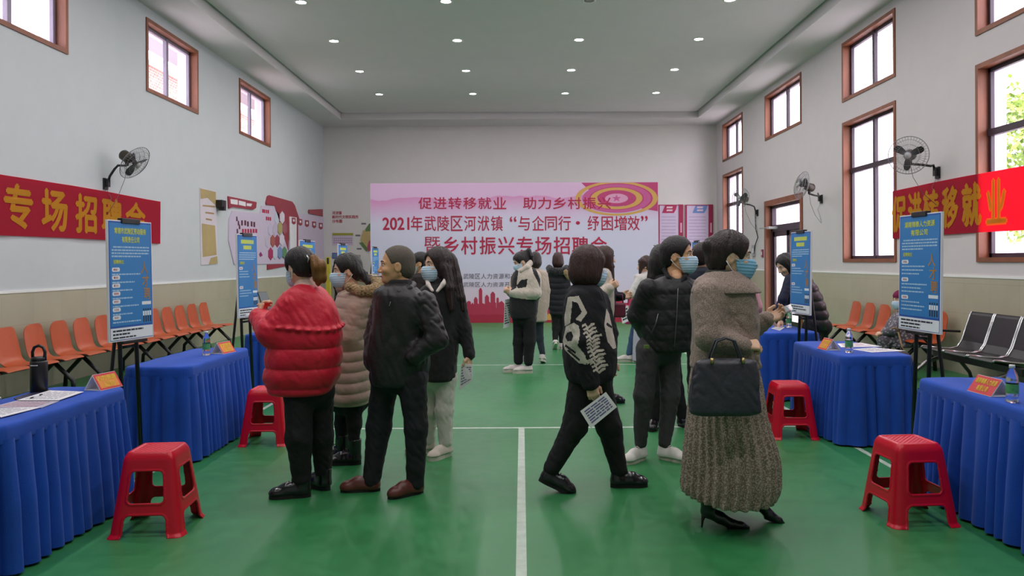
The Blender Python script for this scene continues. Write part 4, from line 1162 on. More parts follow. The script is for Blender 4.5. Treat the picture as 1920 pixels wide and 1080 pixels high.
M_mar = flat('board_maroon', '#a0204c'); M_brd = flat('board_lilac', '#d3c2dc')
def notice(x0, x1, col, lb, xe):
    o = empty('notice_board', back((x0 + x1)/2, 440)); tag(o, lb, 'notice board')
    back_plate(o, 'panel', [(x0, 384), (x1, 384), (x1, 520), (x0, 520)], 0.03, M_brd)
    back_plate(o, 'frame', [(x0, 384), (x0 + 3.5, 384), (x0 + 3.5, 520), (x0, 520)], 0.012, M_mar, 0.03); back_plate(o, 'frame', [(x0 + 3.5, 384), (x1, 384), (x1, 385.6), (x0 + 3.5, 385.6)], 0.012, M_mar, 0.03)
    st = back_plate(o, 'side_strip', [(x1, 383.5), (x1 + 8.5, 383.5), (x1 + 8.5, 520), (x1, 520)], 0.045, M_mar)
    back_plate(o, 'strip_text', [(x1 + 3, 418), (x1 + 6, 418), (x1 + 6, 436), (x1 + 3, 436)], 0.003, flat('strip_pale', '#d9a8c0'), 0.045)
    m = flat('tab_' + col[1:], col); xa, xb = xe
    back_plate(o, 'title_tab', [(xa + 6, 384.5), (xb, 384.5), (xb - 2, 393), (xb - 6, 399.5), (xa, 399.5)], 0.01, m, 0.03)
    for y_ in (389, 394.5): back_plate(o, 'title_text', [(xa + 9, y_ - 1.6), (xb - 8, y_ - 1.6), (xb - 9, y_ + 1.6), (xa + 8, y_ + 1.6)], 0.003, flat('tab_text', '#e3c6d4'), 0.04)
    for i in range(9): back_plate(o, 'text_line', [(x0 + 7, 406 + i*6), (x1 - 5, 406 + i*6), (x1 - 5, 407.6 + i*6), (x0 + 7, 407.6 + i*6)], 0.002, flat('line_grey', '#b7a6c4'), 0.03)
notice(1233, 1272, '#b22a58', 'maroon framed notice board with a red title tab right of the backdrop', (1241, 1269))
notice(1284, 1328, '#6f8cc8', 'maroon framed notice board with a blue title tab near the right corner', (1298, 1326))

# ------------------------------------------------------------------ yellow post in the left corner
o = empty('yellow_post', at(616, 590, 18.0).to_2d().to_3d()); tag(o, 'yellow upright post standing between the red jacket and beige coat women', 'post')
b = MB(); zt_ = at(614, 482, 18.0).z; b.box((-0.055, -0.03, 0.03), (0.055, 0.03, zt_), bev=0.01); b.build('post', mat('post_yellow', '#b5a52c', 0.5, 0.08), o)
b = MB(); b.box((-0.02, -0.034, zt_ - 0.16), (0.02, -0.03, zt_ - 0.02)); b.build('mark', M_black, o)
b = MB(); b.box((-0.18, -0.18, 0), (0.18, 0.18, 0.03), bev=0.006); b.build('base', M_black, o)

# switches, sockets and cable on the right wall
def wall_box(px, py, wy, hz, m, name, lb, cat):
    p = onx(px, py, XR); o = empty(name, p); tag(o, lb, cat)
    b = MB(); b.box((-0.03, -wy/2, -hz/2), (0, wy/2, hz/2), bev=0.006); b.build('cover', m, o); b = MB(); b.box((-0.036, -wy/6, -hz/5), (-0.03, wy/6, hz/5)); b.build('rocker', M_white, o)
wall_box(1414, 470, 0.26, 0.30, mat('box_grey', '#a9a4ac', 0.5, 0.03), 'switch_box', 'grey switch box on the right wall left of the red one', 'switch')
wall_box(1430.5, 475, 0.12, 0.20, mat('box_maroon', '#94345a', 0.5, 0.05), 'alarm_box', 'small maroon alarm box just left of the door', 'alarm')
p = onx(1421, 445, XR); o = empty('wall_cable', p); tag(o, 'dark loose cable hanging on the right wall left of the door', 'cable')
b = MB(); b.tube([onx(x, y, XR - 0.03) - p for x, y in ((1416, 400), (1417, 430), (1421, 445), (1415, 462), (1414, 476))], 0.012, n=6); b.tube([onx(x, y, XR - 0.03) - p for x, y in ((1419, 497), (1413, 507), (1405, 514), (1398, 516))], 0.018, n=6); b.build('cord', M_black, o)
# ================================================================== PEOPLE: builders
M_skin = mat('skin', '#dfb497', 0.5, 0.05, 20)
M_skin2 = mat('skin_tan', '#d8a47c', 0.5, 0.05, 20)
M_lip = mat('lips', '#a35a50', 0.45, 0.03)
M_eyew = mat('eye_white', '#e4ddd8', 0.3, 0.02); M_iris = mat('iris', '#1c120e', 0.2, 0.02)
M_hairb = mat('hair_black', '#1d1719', 0.42, 0.25, 60, stretch=(1, 1, 0.12), bump=0.9, bscale=150)
M_hairbr = mat('hair_brown', '#3d2420', 0.45, 0.25, 60, stretch=(1, 1, 0.12), bump=0.9, bscale=150)
M_hairdb = mat('hair_dark_brown', '#2a1d1c', 0.42, 0.25, 60, stretch=(1, 1, 0.12), bump=0.9, bscale=150)
M_hairgold = mat('hair_tawny', '#7d5326', 0.5, 0.25, 60, stretch=(1, 1, 0.12), bump=0.9, bscale=150)
M_buzz = mat('hair_buzz', '#625850', 0.8, 0.2, 200, bump=0.5, bscale=400)
M_mask = mat('mask_blue', '#bcd8ee', 0.75, 0.04, 30)
M_maskd = mat('mask_deep_blue', '#86bfe2', 0.75, 0.04, 30)
M_strap = mat('mask_strap', '#e6e8ee', 0.7, 0.02)
M_blackcl = mat('black_cloth', '#1a191d', 0.85, 0.15, 8, bump=0.25, bscale=90, sheen=0.1)
M_blackpt = mat('black_trousers', '#121215', 0.85, 0.15, 8, bump=0.2, bscale=90)
M_shoeblk = mat('black_leather_shoe', '#16161a', 0.22, 0.1, 12, coat=0.3)
M_soleblk = mat('black_rubber', '#131314', 0.7, 0.1)
M_shoewht = mat('white_shoe', '#d9d5cf', 0.55, 0.06, 12)
M_solewht = mat('white_sole', '#cfc8ba', 0.6, 0.06)

def frame(yaw, pitch=0.0, roll=0.0):
    """columns forward, left, up"""
    Rm = Matrix.Rotation(R(yaw), 3, 'Z') @ Matrix.Rotation(R(pitch), 3, 'Y') @ Matrix.Rotation(R(roll), 3, 'X')
    return Rm
_LAT = np.random.RandomState(11).rand(32, 32, 32).astype(np.float32)
def vnoise(x, y, z):
    """smooth lattice noise in 0..1"""
    x, y, z = np.broadcast_arrays(x, y, z)
    i, j, k_ = np.floor(x).astype(np.int32), np.floor(y).astype(np.int32), np.floor(z).astype(np.int32)
    fx, fy, fz = (x - i).astype(np.float32), (y - j).astype(np.float32), (z - k_).astype(np.float32)
    fx = fx*fx*(3 - 2*fx); fy = fy*fy*(3 - 2*fy); fz = fz*fz*(3 - 2*fz)
    i &= 31; j &= 31; k_ &= 31; i1 = (i + 1) & 31; j1 = (j + 1) & 31; k1 = (k_ + 1) & 31
    def lx(jj, kk): return _LAT[i, jj, kk]*(1 - fx) + _LAT[i1, jj, kk]*fx
    return (lx(j, k_)*(1 - fy) + lx(j1, k_)*fy)*(1 - fz) + (lx(j, k1)*(1 - fy) + lx(j1, k1)*fy)*fz
def wr(x, y, z, a=0.004):
    """cloth folds: soft lumps and sharp creases of depth a, mostly running aslant"""
    u, v, w_ = x*0.8 + z*0.6, y, z*0.8 - x*0.6
    n1 = vnoise(u*11 + 5, v*11 + 9, w_*7 + 3); n2 = vnoise(u*24 + 1, v*24 + 7, w_*13)
    return a*(1.3*(n1 - .5) + 1.1*(np.abs(2*n2 - 1) - .45))
def backproj(c):
    u = c[:, 0]*F/c[:, 1]; v = (H - c[:, 2])*F/c[:, 1]
    return VX + u + ROLL*v, VY + v - ROLL*u
def inpoly(px, py, poly):
    r = np.zeros(len(px), bool); n = len(poly)
    for i in range(n):
        x0, y0 = poly[i]; x1, y1 = poly[(i+1) % n]
        if y0 == y1: continue
        m = ((y0 > py) != (y1 > py)) & (px < (x1-x0)*(py-y0)/(y1-y0) + x0); r ^= m
    return r

class Person:
    def __init__(s, label, Y, near=True, group=None, skin=None):
        s.Y = Y; s.label = label; s.near = near; s.group = group; s.skin = skin or M_skin
        s.h = 0.009 if near else 0.012; s.hg = 0.0065 if near else 0.009
        s.legs = []; s.arms = []; s.tor = None; s.kids = []; s.hand_specs = []
    def P(s, q):
        px, py = q[0], q[1]; dy = q[2] if len(q) > 2 else 0.0
        return at(px, py, s.Y + dy)
    def m(s, px): return px*s.Y/F
    def sec(s, rows):
        out = []
        for r in rows:
            py, a, b_, ry = r[:4]; dy = r[4] if len(r) > 4 else 0.0
            p = s.P(((a+b_)/2, py, dy)); out.append((p.z, p.x, p.y, s.m(b_-a)/2, ry))
        return out
    # ---- set up
    def head(s, px, py, yaw, pitch=0, roll=0, hs=0.25, dy=0.0, neck=None):
        s.hc = s.P((px, py, dy)); s.hR = frame(yaw, pitch, roll); s.hs = hs/0.235; s.yaw = yaw
        s.neck = s.P(neck) if neck else None
    def L(s, p): return s.hc + s.hR @ (Vector(p)*s.hs)
    def torso(s, rows): s.tor = s.sec(rows)
    def arm(s, pts, rad, hand=None): s.arms.append(([s.P(p) for p in pts], rad, hand))
    def leg(s, pts, rad): s.legs.append(([s.P(p) for p in pts], rad))
    # ---- body
    def body(s):
        pts = [s.L((0, 0, 0.0))]
        for a in s.arms: pts += a[0]
        for l in s.legs: pts += l[0]
        for (z, cx, cy, rx, ry) in s.tor: pts += [Vector((cx - rx, cy - ry, z)), Vector((cx + rx, cy + ry, z))]
        lo = [min(p[i] for p in pts) - 0.2 for i in range(3)]; hi = [max(p[i] for p in pts) + 0.2 for i in range(3)]
        lo[2] = max(lo[2], -0.02)
        hf = 0.0042 if s.near else 0.0065
        fine = [([s.hc[i] - 0.15*s.hs for i in range(3)], [s.hc[i] + 0.15*s.hs for i in range(3)], hf)]
        for (ap, ar, hd) in s.arms:
            if hd and s.near:
                w_ = ap[-1]; d = Vector(hd['d']).normalized(); c = w_ + d*0.09
                fine.append(([c[i] - 0.11 for i in range(3)], [c[i] + 0.11 for i in range(3)], 0.0040))
        fd = Field(lo, hi, s.h, fine)
        s.base = Vector((s.tor[0][1], s.Y, 0))
        # trunk and limbs kept inside the clothing
        fd.stack(s.tor, k=0.03, shrink=0.03)
        for (lp, lr) in s.legs: fd.limb(lp, [max(0.03, min(0.085, r_*0.78)) for r_ in lr], k=0.03)
        for (ap, ar, hd) in s.arms:
            rr = [max(0.026, min(0.05, r_*0.68)) for r_ in ar]; rr[-1] = 0.028
            fd.limb(ap, rr, k=0.025)
            if hd: s.hand(fd, ap[-1], **hd)
        s.headfield(fd)
        col = s.skin
        o = fd.build('person', [col], None, s.base); o.location = s.base
        tag(o, s.label, 'person', s.group); s.root = o
        return o
    def hand(s, fd, w_, d, n, right=True, curl=0.5, size=1.0, spread=0.0):
        d = Vector(d).normalized(); n = Vector(n); n = (n - d*n.dot(d)).normalized()
        th = d.cross(n) if right else -(d.cross(n)); a = -th; z = size
        offs = [-0.031, -0.0105, 0.0105, 0.030]; lens = [0.070, 0.080, 0.074, 0.058]
        for o_, ln in zip(offs, lens):
            kn = w_ + d*(0.088 - abs(o_)*0.25)*z + a*o_*z
            fd.limb([w_ + a*o_*0.55*z + d*0.005, kn], [0.016*z, 0.0125*z], k=0.014)
            dd = d.copy(); p = kn; pts = [p]; ang = 0
            for fr, be in ((0.45, 62), (0.30, 78), (0.25, 48)):
                ang += R(be)*curl; dv = (d*math.cos(ang) + n*math.sin(ang) + a*(o_*spread*3)).normalized(); p = p + dv*ln*fr*z; pts.append(p)
            fd.limb(pts, [0.0105*z, 0.0095*z, 0.0088*z, 0.0075*z], k=0.004, kin=0.006)
        b0 = w_ + d*0.022*z + th*0.022*z; d1 = (d*0.62 + th*0.62 + n*0.45*(0.4 + curl)).normalized(); b1 = b0 + d1*0.045*z
        d2 = (d*0.9 + th*0.1 + n*0.5*curl - a*0).normalized(); b2_ = b1 + d2*0.034*z
        fd.limb([b0, b1, b2_], [0.017*z, 0.0125*z, 0.0095*z], k=0.012, kin=0.006)
    def headfield(s, fd):
        L, Rm, z = s.L, s.hR, s.hs
        E = lambda c, r, k=0.02, op='u': fd.ell(L(c), [q*z for q in r], Rm, k*z, op)
        E((-.012, 0, .030), (.098, .077, .088)); E((.030, 0, -.035), (.064, .064, .080), .03); E((.058, 0, -.094), (.033, .034, .024), .025)
        for sg in (-1, 1):
            fd.limb([L((-.012, .052*sg, -.055)), L((.050, .020*sg, -.094))], [.017*z, .017*z], k=.022*z)
            E((.066, .040*sg, -.032), (.024, .022, .02), .02)
        E((.080, 0, .016), (.013, .050, .011), .015)
        for sg in (-1, 1): E((.100, .032*sg, .0), (.016, .020, .011), .012, 'd')
        fd.limb([L((.088, 0, -.002)), L((.108, 0, -.037))], [.008*z, .0125*z], k=.010*z)
        for sg in (-1, 1): E((.097, .013*sg, -.041), (.011, .009, .008), .006)
        E((.086, 0, -.066), (.009, .024, .0055), .008); E((.084, 0, -.077), (.009, .020, .006), .008)
        for sg in (-1, 1):
            E((-.006, .078*sg, -.014), (.021, .008, .032), .008); E((.0, .087*sg, -.012), (.010, .006, .018), .005, 'd')
        nb = s.neck or Vector((s.tor_top.x, s.tor_top.y, s.tor_top.z))
        fd.limb([L((-.020, 0, -.050)), nb], [.050*z, .058*z], k=.02)
    @property
    def tor_top(s):
        t = max(s.tor); return Vector((t[1], t[2], t[0] - 0.02))
    # ---- attached parts (children)
    def fin(s, fd, name, mats, fmat=None):
        o = fd.build(name, mats, s.root, s.base, fmat); return o
    def box(s, pts, pad, h=None):
        lo = [min(p[i] for p in pts) - pad for i in range(3)]; hi = [max(p[i] for p in pts) + pad for i in range(3)]
        return Field(lo, hi, h or s.hg)
    def face(s, eyes=True, brow=True, lips=False, browm=None):
        L, z = s.L, s.hs
        if eyes:
            for sg in (-1, 1):
                b = MB(); M = Matrix.Translation(L((.0755, .031*sg, .0)) - s.base) @ (s.hR.to_4x4()) @ Matrix.Rotation(R(90), 4, 'Y')
                r_ = .0125*z; pr = [(r_*math.sin(t), r_*math.cos(t)) for t in [math.pi*i/12 for i in range(1, 12)]]
                b.lathe(pr[::-1], 0, 14, M)
                pr2 = [(.0062*z*math.sin(t), (.0125 + .0012*math.cos(t))*z) for t in (1.5, 1.0, 0.5, 0.01)]
                b.lathe([(.0064*z, .0105*z)] + [(.006*z, .0118*z), (.004*z, .0130*z), (.0003, .0133*z)], 1, 12, M)
                b.build('eye', [M_eyew, M_iris], s.root)
        if brow:
            for sg in (-1, 1):
                b = MB(); b.tube([L(q) - s.base for q in ((.0955, .014*sg, .0215), (.0915, .032*sg, .0265), (.079, .050*sg, .021))], [.0035*z, .0042*z, .002*z], n=6)
                b.build('eyebrow', browm or M_hairb, s.root)
        if lips:
            b = MB(); b.tube([L(q) - s.base for q in ((.087, -.021, -.071), (.0945, -.008, -.069), (.096, 0, -.0705), (.0945, .008, -.069), (.087, .021, -.071))], [.002*z, .0048*z, .005*z, .0048*z, .002*z], n=6); b.build('lips', M_lip, s.root)
    def mask(s, m=None, chin=0.0):
        L, Rm, z = s.L, s.hR, s.hs; d = -chin
        c = L((.05, 0, -.06 + d)); fd = Field([c[i] - .13*z for i in range(3)], [c[i] + .13*z for i in range(3)], 0.0042 if s.near else 0.006)
        pl = lambda x, y, zz: .0016*np.sin(zz*330)
        E = lambda q, r, k=0.02, op='u', mod=None: fd.ell(L((q[0], q[1], q[2] + d)), [t*z for t in r], Rm, k*z, op, mod)
        E((.034, 0, -.040), (.076, .0705, .084), .03, 'u', pl); E((.056, 0, -.092), (.042, .044, .034), .03); E((.093, 0, -.040), (.040, .030, .036), .035, 'u', pl); E((.075, 0, -.07), (.045, .052, .05), .03, 'u', pl)
        f, l, u = Rm.col[0], Rm.col[1], Rm.col[2]
        fd.cut(u - f*0.06, L((.06, 0, -.012 + d))); fd.cut(-u - f*0.10, L((.05, 0, -.122 + d))); fd.cut(-f - u*0.28, L((.030, 0, -.06 + d)))
        o = s.fin(fd, 'face_mask', [m or M_mask])
        b = MB()
        for sg in (-1, 1):
            for pts in (((.046, .068*sg, -.028), (.012, .078*sg, -.012), (-.022, .086*sg, .012)), ((.040, .062*sg, -.098), (.005, .073*sg, -.07), (-.026, .084*sg, -.030))):
                b.tube([L((p[0], p[1], p[2] + d)) - s.base for p in pts], .0022*z, n=5)
        b.build('ear_loops', M_strap, s.root)
    def hair(s, style='cap', m=None, t=0.014, locks=(), face=True, ears=True, fringe=0.0, extra=None, low=-.075):
        L, Rm, z = s.L, s.hR, s.hs; m = m or M_hairb
        pts = [s.hc - Vector((.17*z, .17*z, .17*z)), s.hc + Vector((.17*z, .17*z, .17*z))]
        LK = [([s.P(p) for p in q], r_) for q, r_ in locks]
        for q, r_ in LK: pts += [p + Vector((r, r, r)) for p in q for r in (max(r_), -max(r_))]
        fd = s.box(pts, 0.03, 0.0050 if s.near else 0.0075)
        st = lambda x, y, zz: .0016*z*np.sin(np.arctan2(y, x)*58 + zz*25) + (0 if style in ('buzz', 'short') else .010*z*(vnoise(np.arctan2(y, x)*5 + 9, zz*10 + 3, x*6) - .5))
        E = lambda c, r, k=0.02, op='u', mod=None: fd.ell(L(c), [q*z for q in r], Rm, k*z, op, mod)
        E((-.012, 0, .030), (.098 + t, .077 + t, .088 + t), .02, 'u', st)
        if style == 'bob':
            E((-.022, 0, -.045), (.100 + t*.5, .092 + t*.6, .108), .03, 'u', st)
        elif style in ('cap', 'short', 'buzz'):
            E((-.045, 0, -.02), (.066 + t*.6, .070 + t*.5, .075), .02, 'u', st)
        elif style == 'long':
            E((-.030, 0, -.035), (.088 + t, .084 + t, .12), .03, 'u', st)
        # open the face
        if style == 'buzz': E((.105, 0, -.020), (.098, .098, .104), .012, 'd')
        elif style == 'short': E((.108, 0, -.025), (.088, .084, .100), .012, 'd')
        else: E((.105 - fringe*.3, 0, -.035), (.078, .072, .108 - fringe), .012, 'd')
        if style in ('short', 'buzz', 'cap') and ears:
            for sg in (-1, 1): E((.014, .090*sg, -.035), (.036, .030, .052), .01, 'd')
        if style != 'bob' and style != 'long':
            u = Rm.col[2]; f = Rm.col[0]; fd.cut(-u + f*0.35, L((-.02, 0, low)))
        for q, r_ in LK:
            fd.limb(q, r_, k=0.045, mod=lambda sL, x, y, zz: .010*(vnoise(x*55, y*55, zz*5) - .5) + .004*np.sin(190*x + 150*y + 9*zz))
        if extra: extra(fd, E)
        return s.fin(fd, 'hair', [m])
    def puff(s, pitch=0.075, amp=0.010, z0=0.0, zr=(None, None)):
        def f(th, zz, x, y):
            v = amp*(np.abs(np.sin(math.pi*(zz - z0 + 0.006*np.sin(3*th))/pitch))**0.6 - 0.6) + wr(x, y, zz, 0.003)
            return v
        return f
    def top(s, name, m, mod=None, armmod=None, fmat=None, k=0.055, extra=None, p=2.3, cuff=True, pad=0.12):
        pts = []
        for (z, cx, cy, rx, ry) in s.tor: pts += [Vector((cx - rx, cy - ry, z)), Vector((cx + rx, cy + ry, z))]
        for a in s.arms: pts += [a[0][0], a[0][1], a[0][2]]
        fd = s.box(pts, pad)
        mod = mod or (lambda th, zz, x, y: wr(x, y, zz, 0.006))
        fd.stack(s.tor, k=k, mod=mod, p=p)
        am = armmod or (lambda sL, x, y, zz: wr(x*1.4, y*1.4, zz*1.4, 0.006))
        for (ap, ar, hd) in s.arms: fd.limb(ap, ar, k=k, mod=am, kin=0.02)
        if extra: extra(fd)
        return s.fin(fd, name, m if isinstance(m, list) else [m], fmat)
    def bottom(s, name, m, hips=None, mod=None, k=0.03):
        pts = [p for l in s.legs for p in l[0]]
        fd = s.box(pts, 0.2)
        am = mod or (lambda sL, x, y, zz: wr(x*1.3, y*1.3, zz*1.1, 0.006))
        for (lp, lr) in s.legs:
            # trouser ends just above the shoe
            fd.limb(lp, lr, k=k, mod=am, kin=0.03)
        if len(s.legs) == 2:
            c = (s.legs[0][0][0] + s.legs[1][0][0])/2; w_ = (s.legs[0][0][0] - s.legs[1][0][0]).length/2
            fd.ell(c + Vector((0, 0, 0.03)), hips or (w_ + 0.085, 0.125, 0.13), None, 0.04)
        return s.fin(fd, name, [m])
    def collar(s, name, m, rows, p=2.0, mod=None):
        sec = s.sec(rows); pts = []
        for (z, cx, cy, rx, ry) in sec: pts += [Vector((cx - rx, cy - ry, z)), Vector((cx + rx, cy + ry, z))]
        fd = s.box(pts, 0.06, 0.005 if s.near else 0.008); fd.stack(sec, k=0.01, p=p, mod=mod or (lambda th, zz, x, y: wr(x*2, y*2, zz*2, 0.003)), capk=0.012)
        return s.fin(fd, name, [m])
    def blob(s, name, m, limbs, mod=None, h=None, k=0.015):
        L_ = [([s.P(p) for p in q], r_) for q, r_ in limbs]; pts = []
        for q, r_ in L_: pts += [p + Vector((1, 1, 1))*sg*max(r_) for p in q for sg in (-1, 1)]
        fd = s.box(pts, 0.05, h or (0.005 if s.near else 0.008))
        for q, r_ in L_: fd.limb(q, r_, k=k, mod=mod)
        return s.fin(fd, name, [m])
    def line(s, name, m, pts, r_=0.003):
        b = MB(); b.tube([s.P(p) - s.base for p in pts], r_, n=6); return b.build(name, m, s.root)
    def shoe(s, leg, yaw, Ln=0.26, style='shoe', m=None, sm=None, pitch=0.0, sole=0.025, shaft=0.0, lift=None, wd=1.0):
        """leg: index; the shoe hangs under that leg's ankle; pitch>0 lifts the heel"""
        an = s.legs[leg][0][-1]; m = m or M_shoeblk; sm = sm or M_soleblk
        h = 0.005 if s.near else 0.0075
        top = 0.10 + shaft
        fd = Field((-0.09, -0.07, -0.01), (Ln - 0.03, 0.07, top + 0.08), h)
        bk = -0.058
        if style == 'boot': fd.limb([(-.008, 0, .06), (-.008, 0, top)], [.050, .054], k=.02)
        else: fd.limb([(-.010, 0, .05), (-.012, 0, .085)], [.046, .043], k=.02)
        fd.limb([(bk + .048, 0, .040), (Ln*0.35, 0, .044), (Ln - .115, 0, .036)], [.044, .040*wd + .004, .042*wd], k=.03)
        fd.ell((Ln - .115, 0, .030), (.060, .046*wd, .040 if style != 'heel' else .03), None, .02)
        fd.ell((Ln*0.30, 0, .075), (.055, .030, .032), None, .03)
        fd.cut((0, 0, -1), (0, 0, sole - 0.004)); fd.cut((0, 0, 1), (0, 0, top if style == 'boot' else 0.115))
        T = Matrix.Translation(Vector((an.x, an.y, 0)) - s.base)
        piv = Matrix.Translation((Ln - .13, 0, 0)); 
        A = T @ Matrix.Rotation(R(yaw), 4, 'Z')
        if pitch:
            zr = Matrix.Rotation(R(pitch), 4, 'Y'); A = A @ piv @ zr @ piv.inverted()
            # keep the ankle over the joint
            q = A @ Vector((0, 0, 0.09)); dv = Vector((an.x, an.y, 0)) - s.base - q; A = Matrix.Translation((dv.x, dv.y, 0)) @ A
        if lift: A = Matrix.Translation((0, 0, lift)) @ A
        o = fd.build('shoe' if style != 'boot' else 'boot', [m], s.root, (0, 0, 0), None, A)
        # sole outline
        b = MB(); n = 36; pl = []
        for i in range(n):
            t = 2*math.pi*i/n; c, sn = math.cos(t), math.sin(t); x = (Ln/2 - 0.0)*c*1.0 + Ln/2 + bk - 0.004 + 0.002
            wv = (0.046*wd if c > 0 else 0.040) * (1 - 0.18*math.exp(-((x - Ln*0.28)/0.05)**2))
            pl.append((x, wv*math.copysign(abs(sn)**0.75, sn)))
        b.prism(pl, lambda p: (p[0], p[1], 0.0), lambda p: (p[0]*0.995, p[1]*0.97, sole), 0, A)
        sl = b.build('sole', sm, o)
        if style in ('boot', 'lace'):
            b = MB()
            for i in range(4): 
                x = Ln*0.36 - i*.018; zz = .098 + i*.014 if style == 'boot' else .098 + i*.006
                b.tube([(x, -.024, zz - .012), (x + .004, 0, zz), (x, .024, zz - .012)], .0032, n=5, M=A)
            b.build('laces', sm if m != M_shoewht else M_shoewht, o)
        return o
def sheet(name, quad, Y, label, cat, group=None, th=0.003, ink=True, m=None, lines=7, rnd=1, inkc='#4b4a6a'):
    """thin paper sheet through four picture corners (px,py,dy): tl,tr,br,bl"""
    P = [at(q[0], q[1], Y + (q[2] if len(q) > 2 else 0)) for q in quad]; c = sum(P, Vector())/4
    n = (P[1]-P[0]).cross(P[3]-P[0]).normalized(); cd = (Vector((0, 0, H)) - c).normalized()
    if n.dot(cd) < 0: n = -n
    o = empty(name, c); tag(o, label, cat, group)
    b = MB(); q = [p - c for p in P]; b.add([p - n*th for p in q] + q, [(3, 2, 1, 0), (4, 5, 6, 7), (0, 1, 5, 4), (1, 2, 6, 5), (2, 3, 7, 6), (3, 0, 4, 7)], 0)
    b.build('paper', m or M_white, o)
    if ink:
        rg = random.Random(rnd); b = MB()
        def pt(u, v): return q[0]*(1-u)*(1-v) + q[1]*u*(1-v) + q[2]*u*v + q[3]*(1-u)*v + n*0.0012
        for i in range(lines):
            v0 = 0.12 + 0.78*i/lines; v1 = v0 + 0.78/lines*0.55; u = 0.1
            while u < 0.85:
                w_ = rg.uniform(0.08, 0.3); u1 = min(0.9, u + w_); b.add([pt(u, v0), pt(u1, v0), pt(u1, v1), pt(u, v1)], [(0, 1, 2, 3)], 0); u = u1 + 0.03
        b.build('print', flat('ink_' + inkc[1:], inkc), o)
    return o
# ================================================================== PEOPLE: the crowd
Zp = lambda Y, py, px=900: at(px, py, Y).z

# ---- woman in the red puffer jacket
p = Person('woman in a red puffer jacket with tawny ponytail, seen from behind looking at a phone', 5.3)
p.head(562, 500, 142, 16, hs=0.24, neck=(572, 540, 0.0))
p.torso([(533, 558, 594, .10), (548, 538, 612, .16), (575, 522, 628, .20), (610, 510, 637, .23), (650, 503, 640, .235), (690, 499, 637, .23), (720, 501, 630, .21), (737, 509, 620, .19)])
p.arm([(556, 562, -.10), (508, 622, -.14), (487, 596, .05)], [.088, .094, .072], dict(d=(0.1, .35, .9), n=(1, -.1, 0), right=False, curl=.55))
p.arm([(578, 560, .15), (530, 618, .26), (508, 596, .20)], [.08, .08, .062], dict(d=(-.25, -.2, .9), n=(-.6, -.6, 0), right=True, curl=.5))
p.leg([(560, 740, -.07), (560, 820, -.08), (566, 896, -.06)], [.100, .086, .062]); p.leg([(600, 740, .07), (604, 820, .09), (606, 884, .11)], [.095, .078, .060])
p.body()
zr = Zp(5.3, 612, 580)
def redmod(th, z, x, y):
    v = 0.020*np.exp(-((z - zr - 0.012*np.sin(2*th))/0.016)**2)*(1 + .5*np.sin(24*th)) + wr(x, y, z, .006)
    return v + np.where(z < zr - .02, 0.016*(np.abs(np.sin(math.pi*(zr - z)/0.135))**.6 - .6), 0)
def redarm(sL, x, y, z): return 0.008*(np.abs(np.sin(math.pi*sL/0.11))**.6 - .5) + wr(x*1.5, y*1.5, z*1.5, .008)
M_redj = mat('red_puffer', '#d20a30', 0.5, 0.08, 6, bump=0.2, bscale=45, sheen=0.1)
p.top('jacket', M_redj, redmod, redarm)
p.bottom('trousers', M_blackpt)
p.collar('collar', mat('pink_collar', '#e3bdb2', 0.8, 0.05), [(519, 556, 588, .062, 0), (532, 553, 594, .085, 0), (540, 550, 598, .10, 0)])
p.hair('cap', M_hairb, .016, locks=[([(582, 488, -.06), (592, 492, -.08)], [.045, .03])])
p.blob('ponytail', M_hairgold, [([(588, 487, -.08), (598, 500, -.09), (600, 520, -.08), (596, 530, -.07)], [.034, .050, .046, .022])], mod=lambda sL, x, y, z: .004*np.sin(140*x + 80*y + 10*z))
p.line('hair_clip', M_chrome, [(575, 478, -.10), (579, 485, -.115), (577, 492, -.11)], .006)
p.face(eyes=True); p.mask()
p.line('glasses', M_black, [(540, 499, .02), (546, 499, -.02), (553, 500, -.05)], .003)
p.shoe(0, 192, .275, 'boot', sole=.035, shaft=.05); p.shoe(1, 150, .265, 'boot', sole=.035, shaft=.05)
ph = empty('mobile_phone', at(497, 566, 5.44)); tag(ph, 'dark mobile phone held up by the woman in the red jacket', 'phone')
Mp = Matrix.Rotation(R(-35), 4, 'Z') @ Matrix.Rotation(R(-28), 4, 'Y')
b = MB(); b.box((-.005, -.038, -.078), (.005, .038, .078), 0, Mp, bev=.004); b.build('case', M_black, ph); b = MB(); b.box((-.0065, -.034, -.072), (-.0052, .034, .072), 0, Mp); b.box((.0052, -.034, -.072), (.0065, .034, .072), 0, Mp); b.build('screen', mat('screen_grey', '#7f8e94', 0.15, 0.03), ph)

# ---- woman in the long beige coat
p = Person('woman in a long beige quilted coat with fur hood, blue mask and black leggings', 6.13)
p.head(650, 507, 204, 5, hs=.245, neck=(660, 548, 0))
p.torso([(543, 642, 702, .10), (556, 632, 712, .15), (585, 624, 706, .175), (620, 621, 698, .18), (660, 621, 695, .185), (700, 620, 695, .19), (740, 620, 696, .195), (757, 622, 692, .19)])
p.arm([(670, 570, -.13), (655, 632, -.16), (628, 650, .02)], [.074, .066, .054], dict(d=(-1, .4, .1), n=(0, .5, .8), right=False, curl=.7))
p.arm([(645, 566, .13), (630, 628, .14), (618, 640, .10)], [.07, .06, .052], dict(d=(-1, -.2, .2), n=(0, -.5, .8), right=True, curl=.7))
p.leg([(663, 755, -.06), (664, 795, -.06), (663, 835, -.05)], [.075, .056, .044]); p.leg([(644, 755, .08), (641, 795, .09), (640, 832, .10)], [.07, .053, .043])
p.body()
M_beige = mat('beige_quilt', '#b3988a', 0.62, 0.06, 5, bump=0.2, bscale=60, sheen=.1)
def hood(fd): fd.ell(p.P((688, 556, 0.02)), (.125, .15, .075), None, .04)
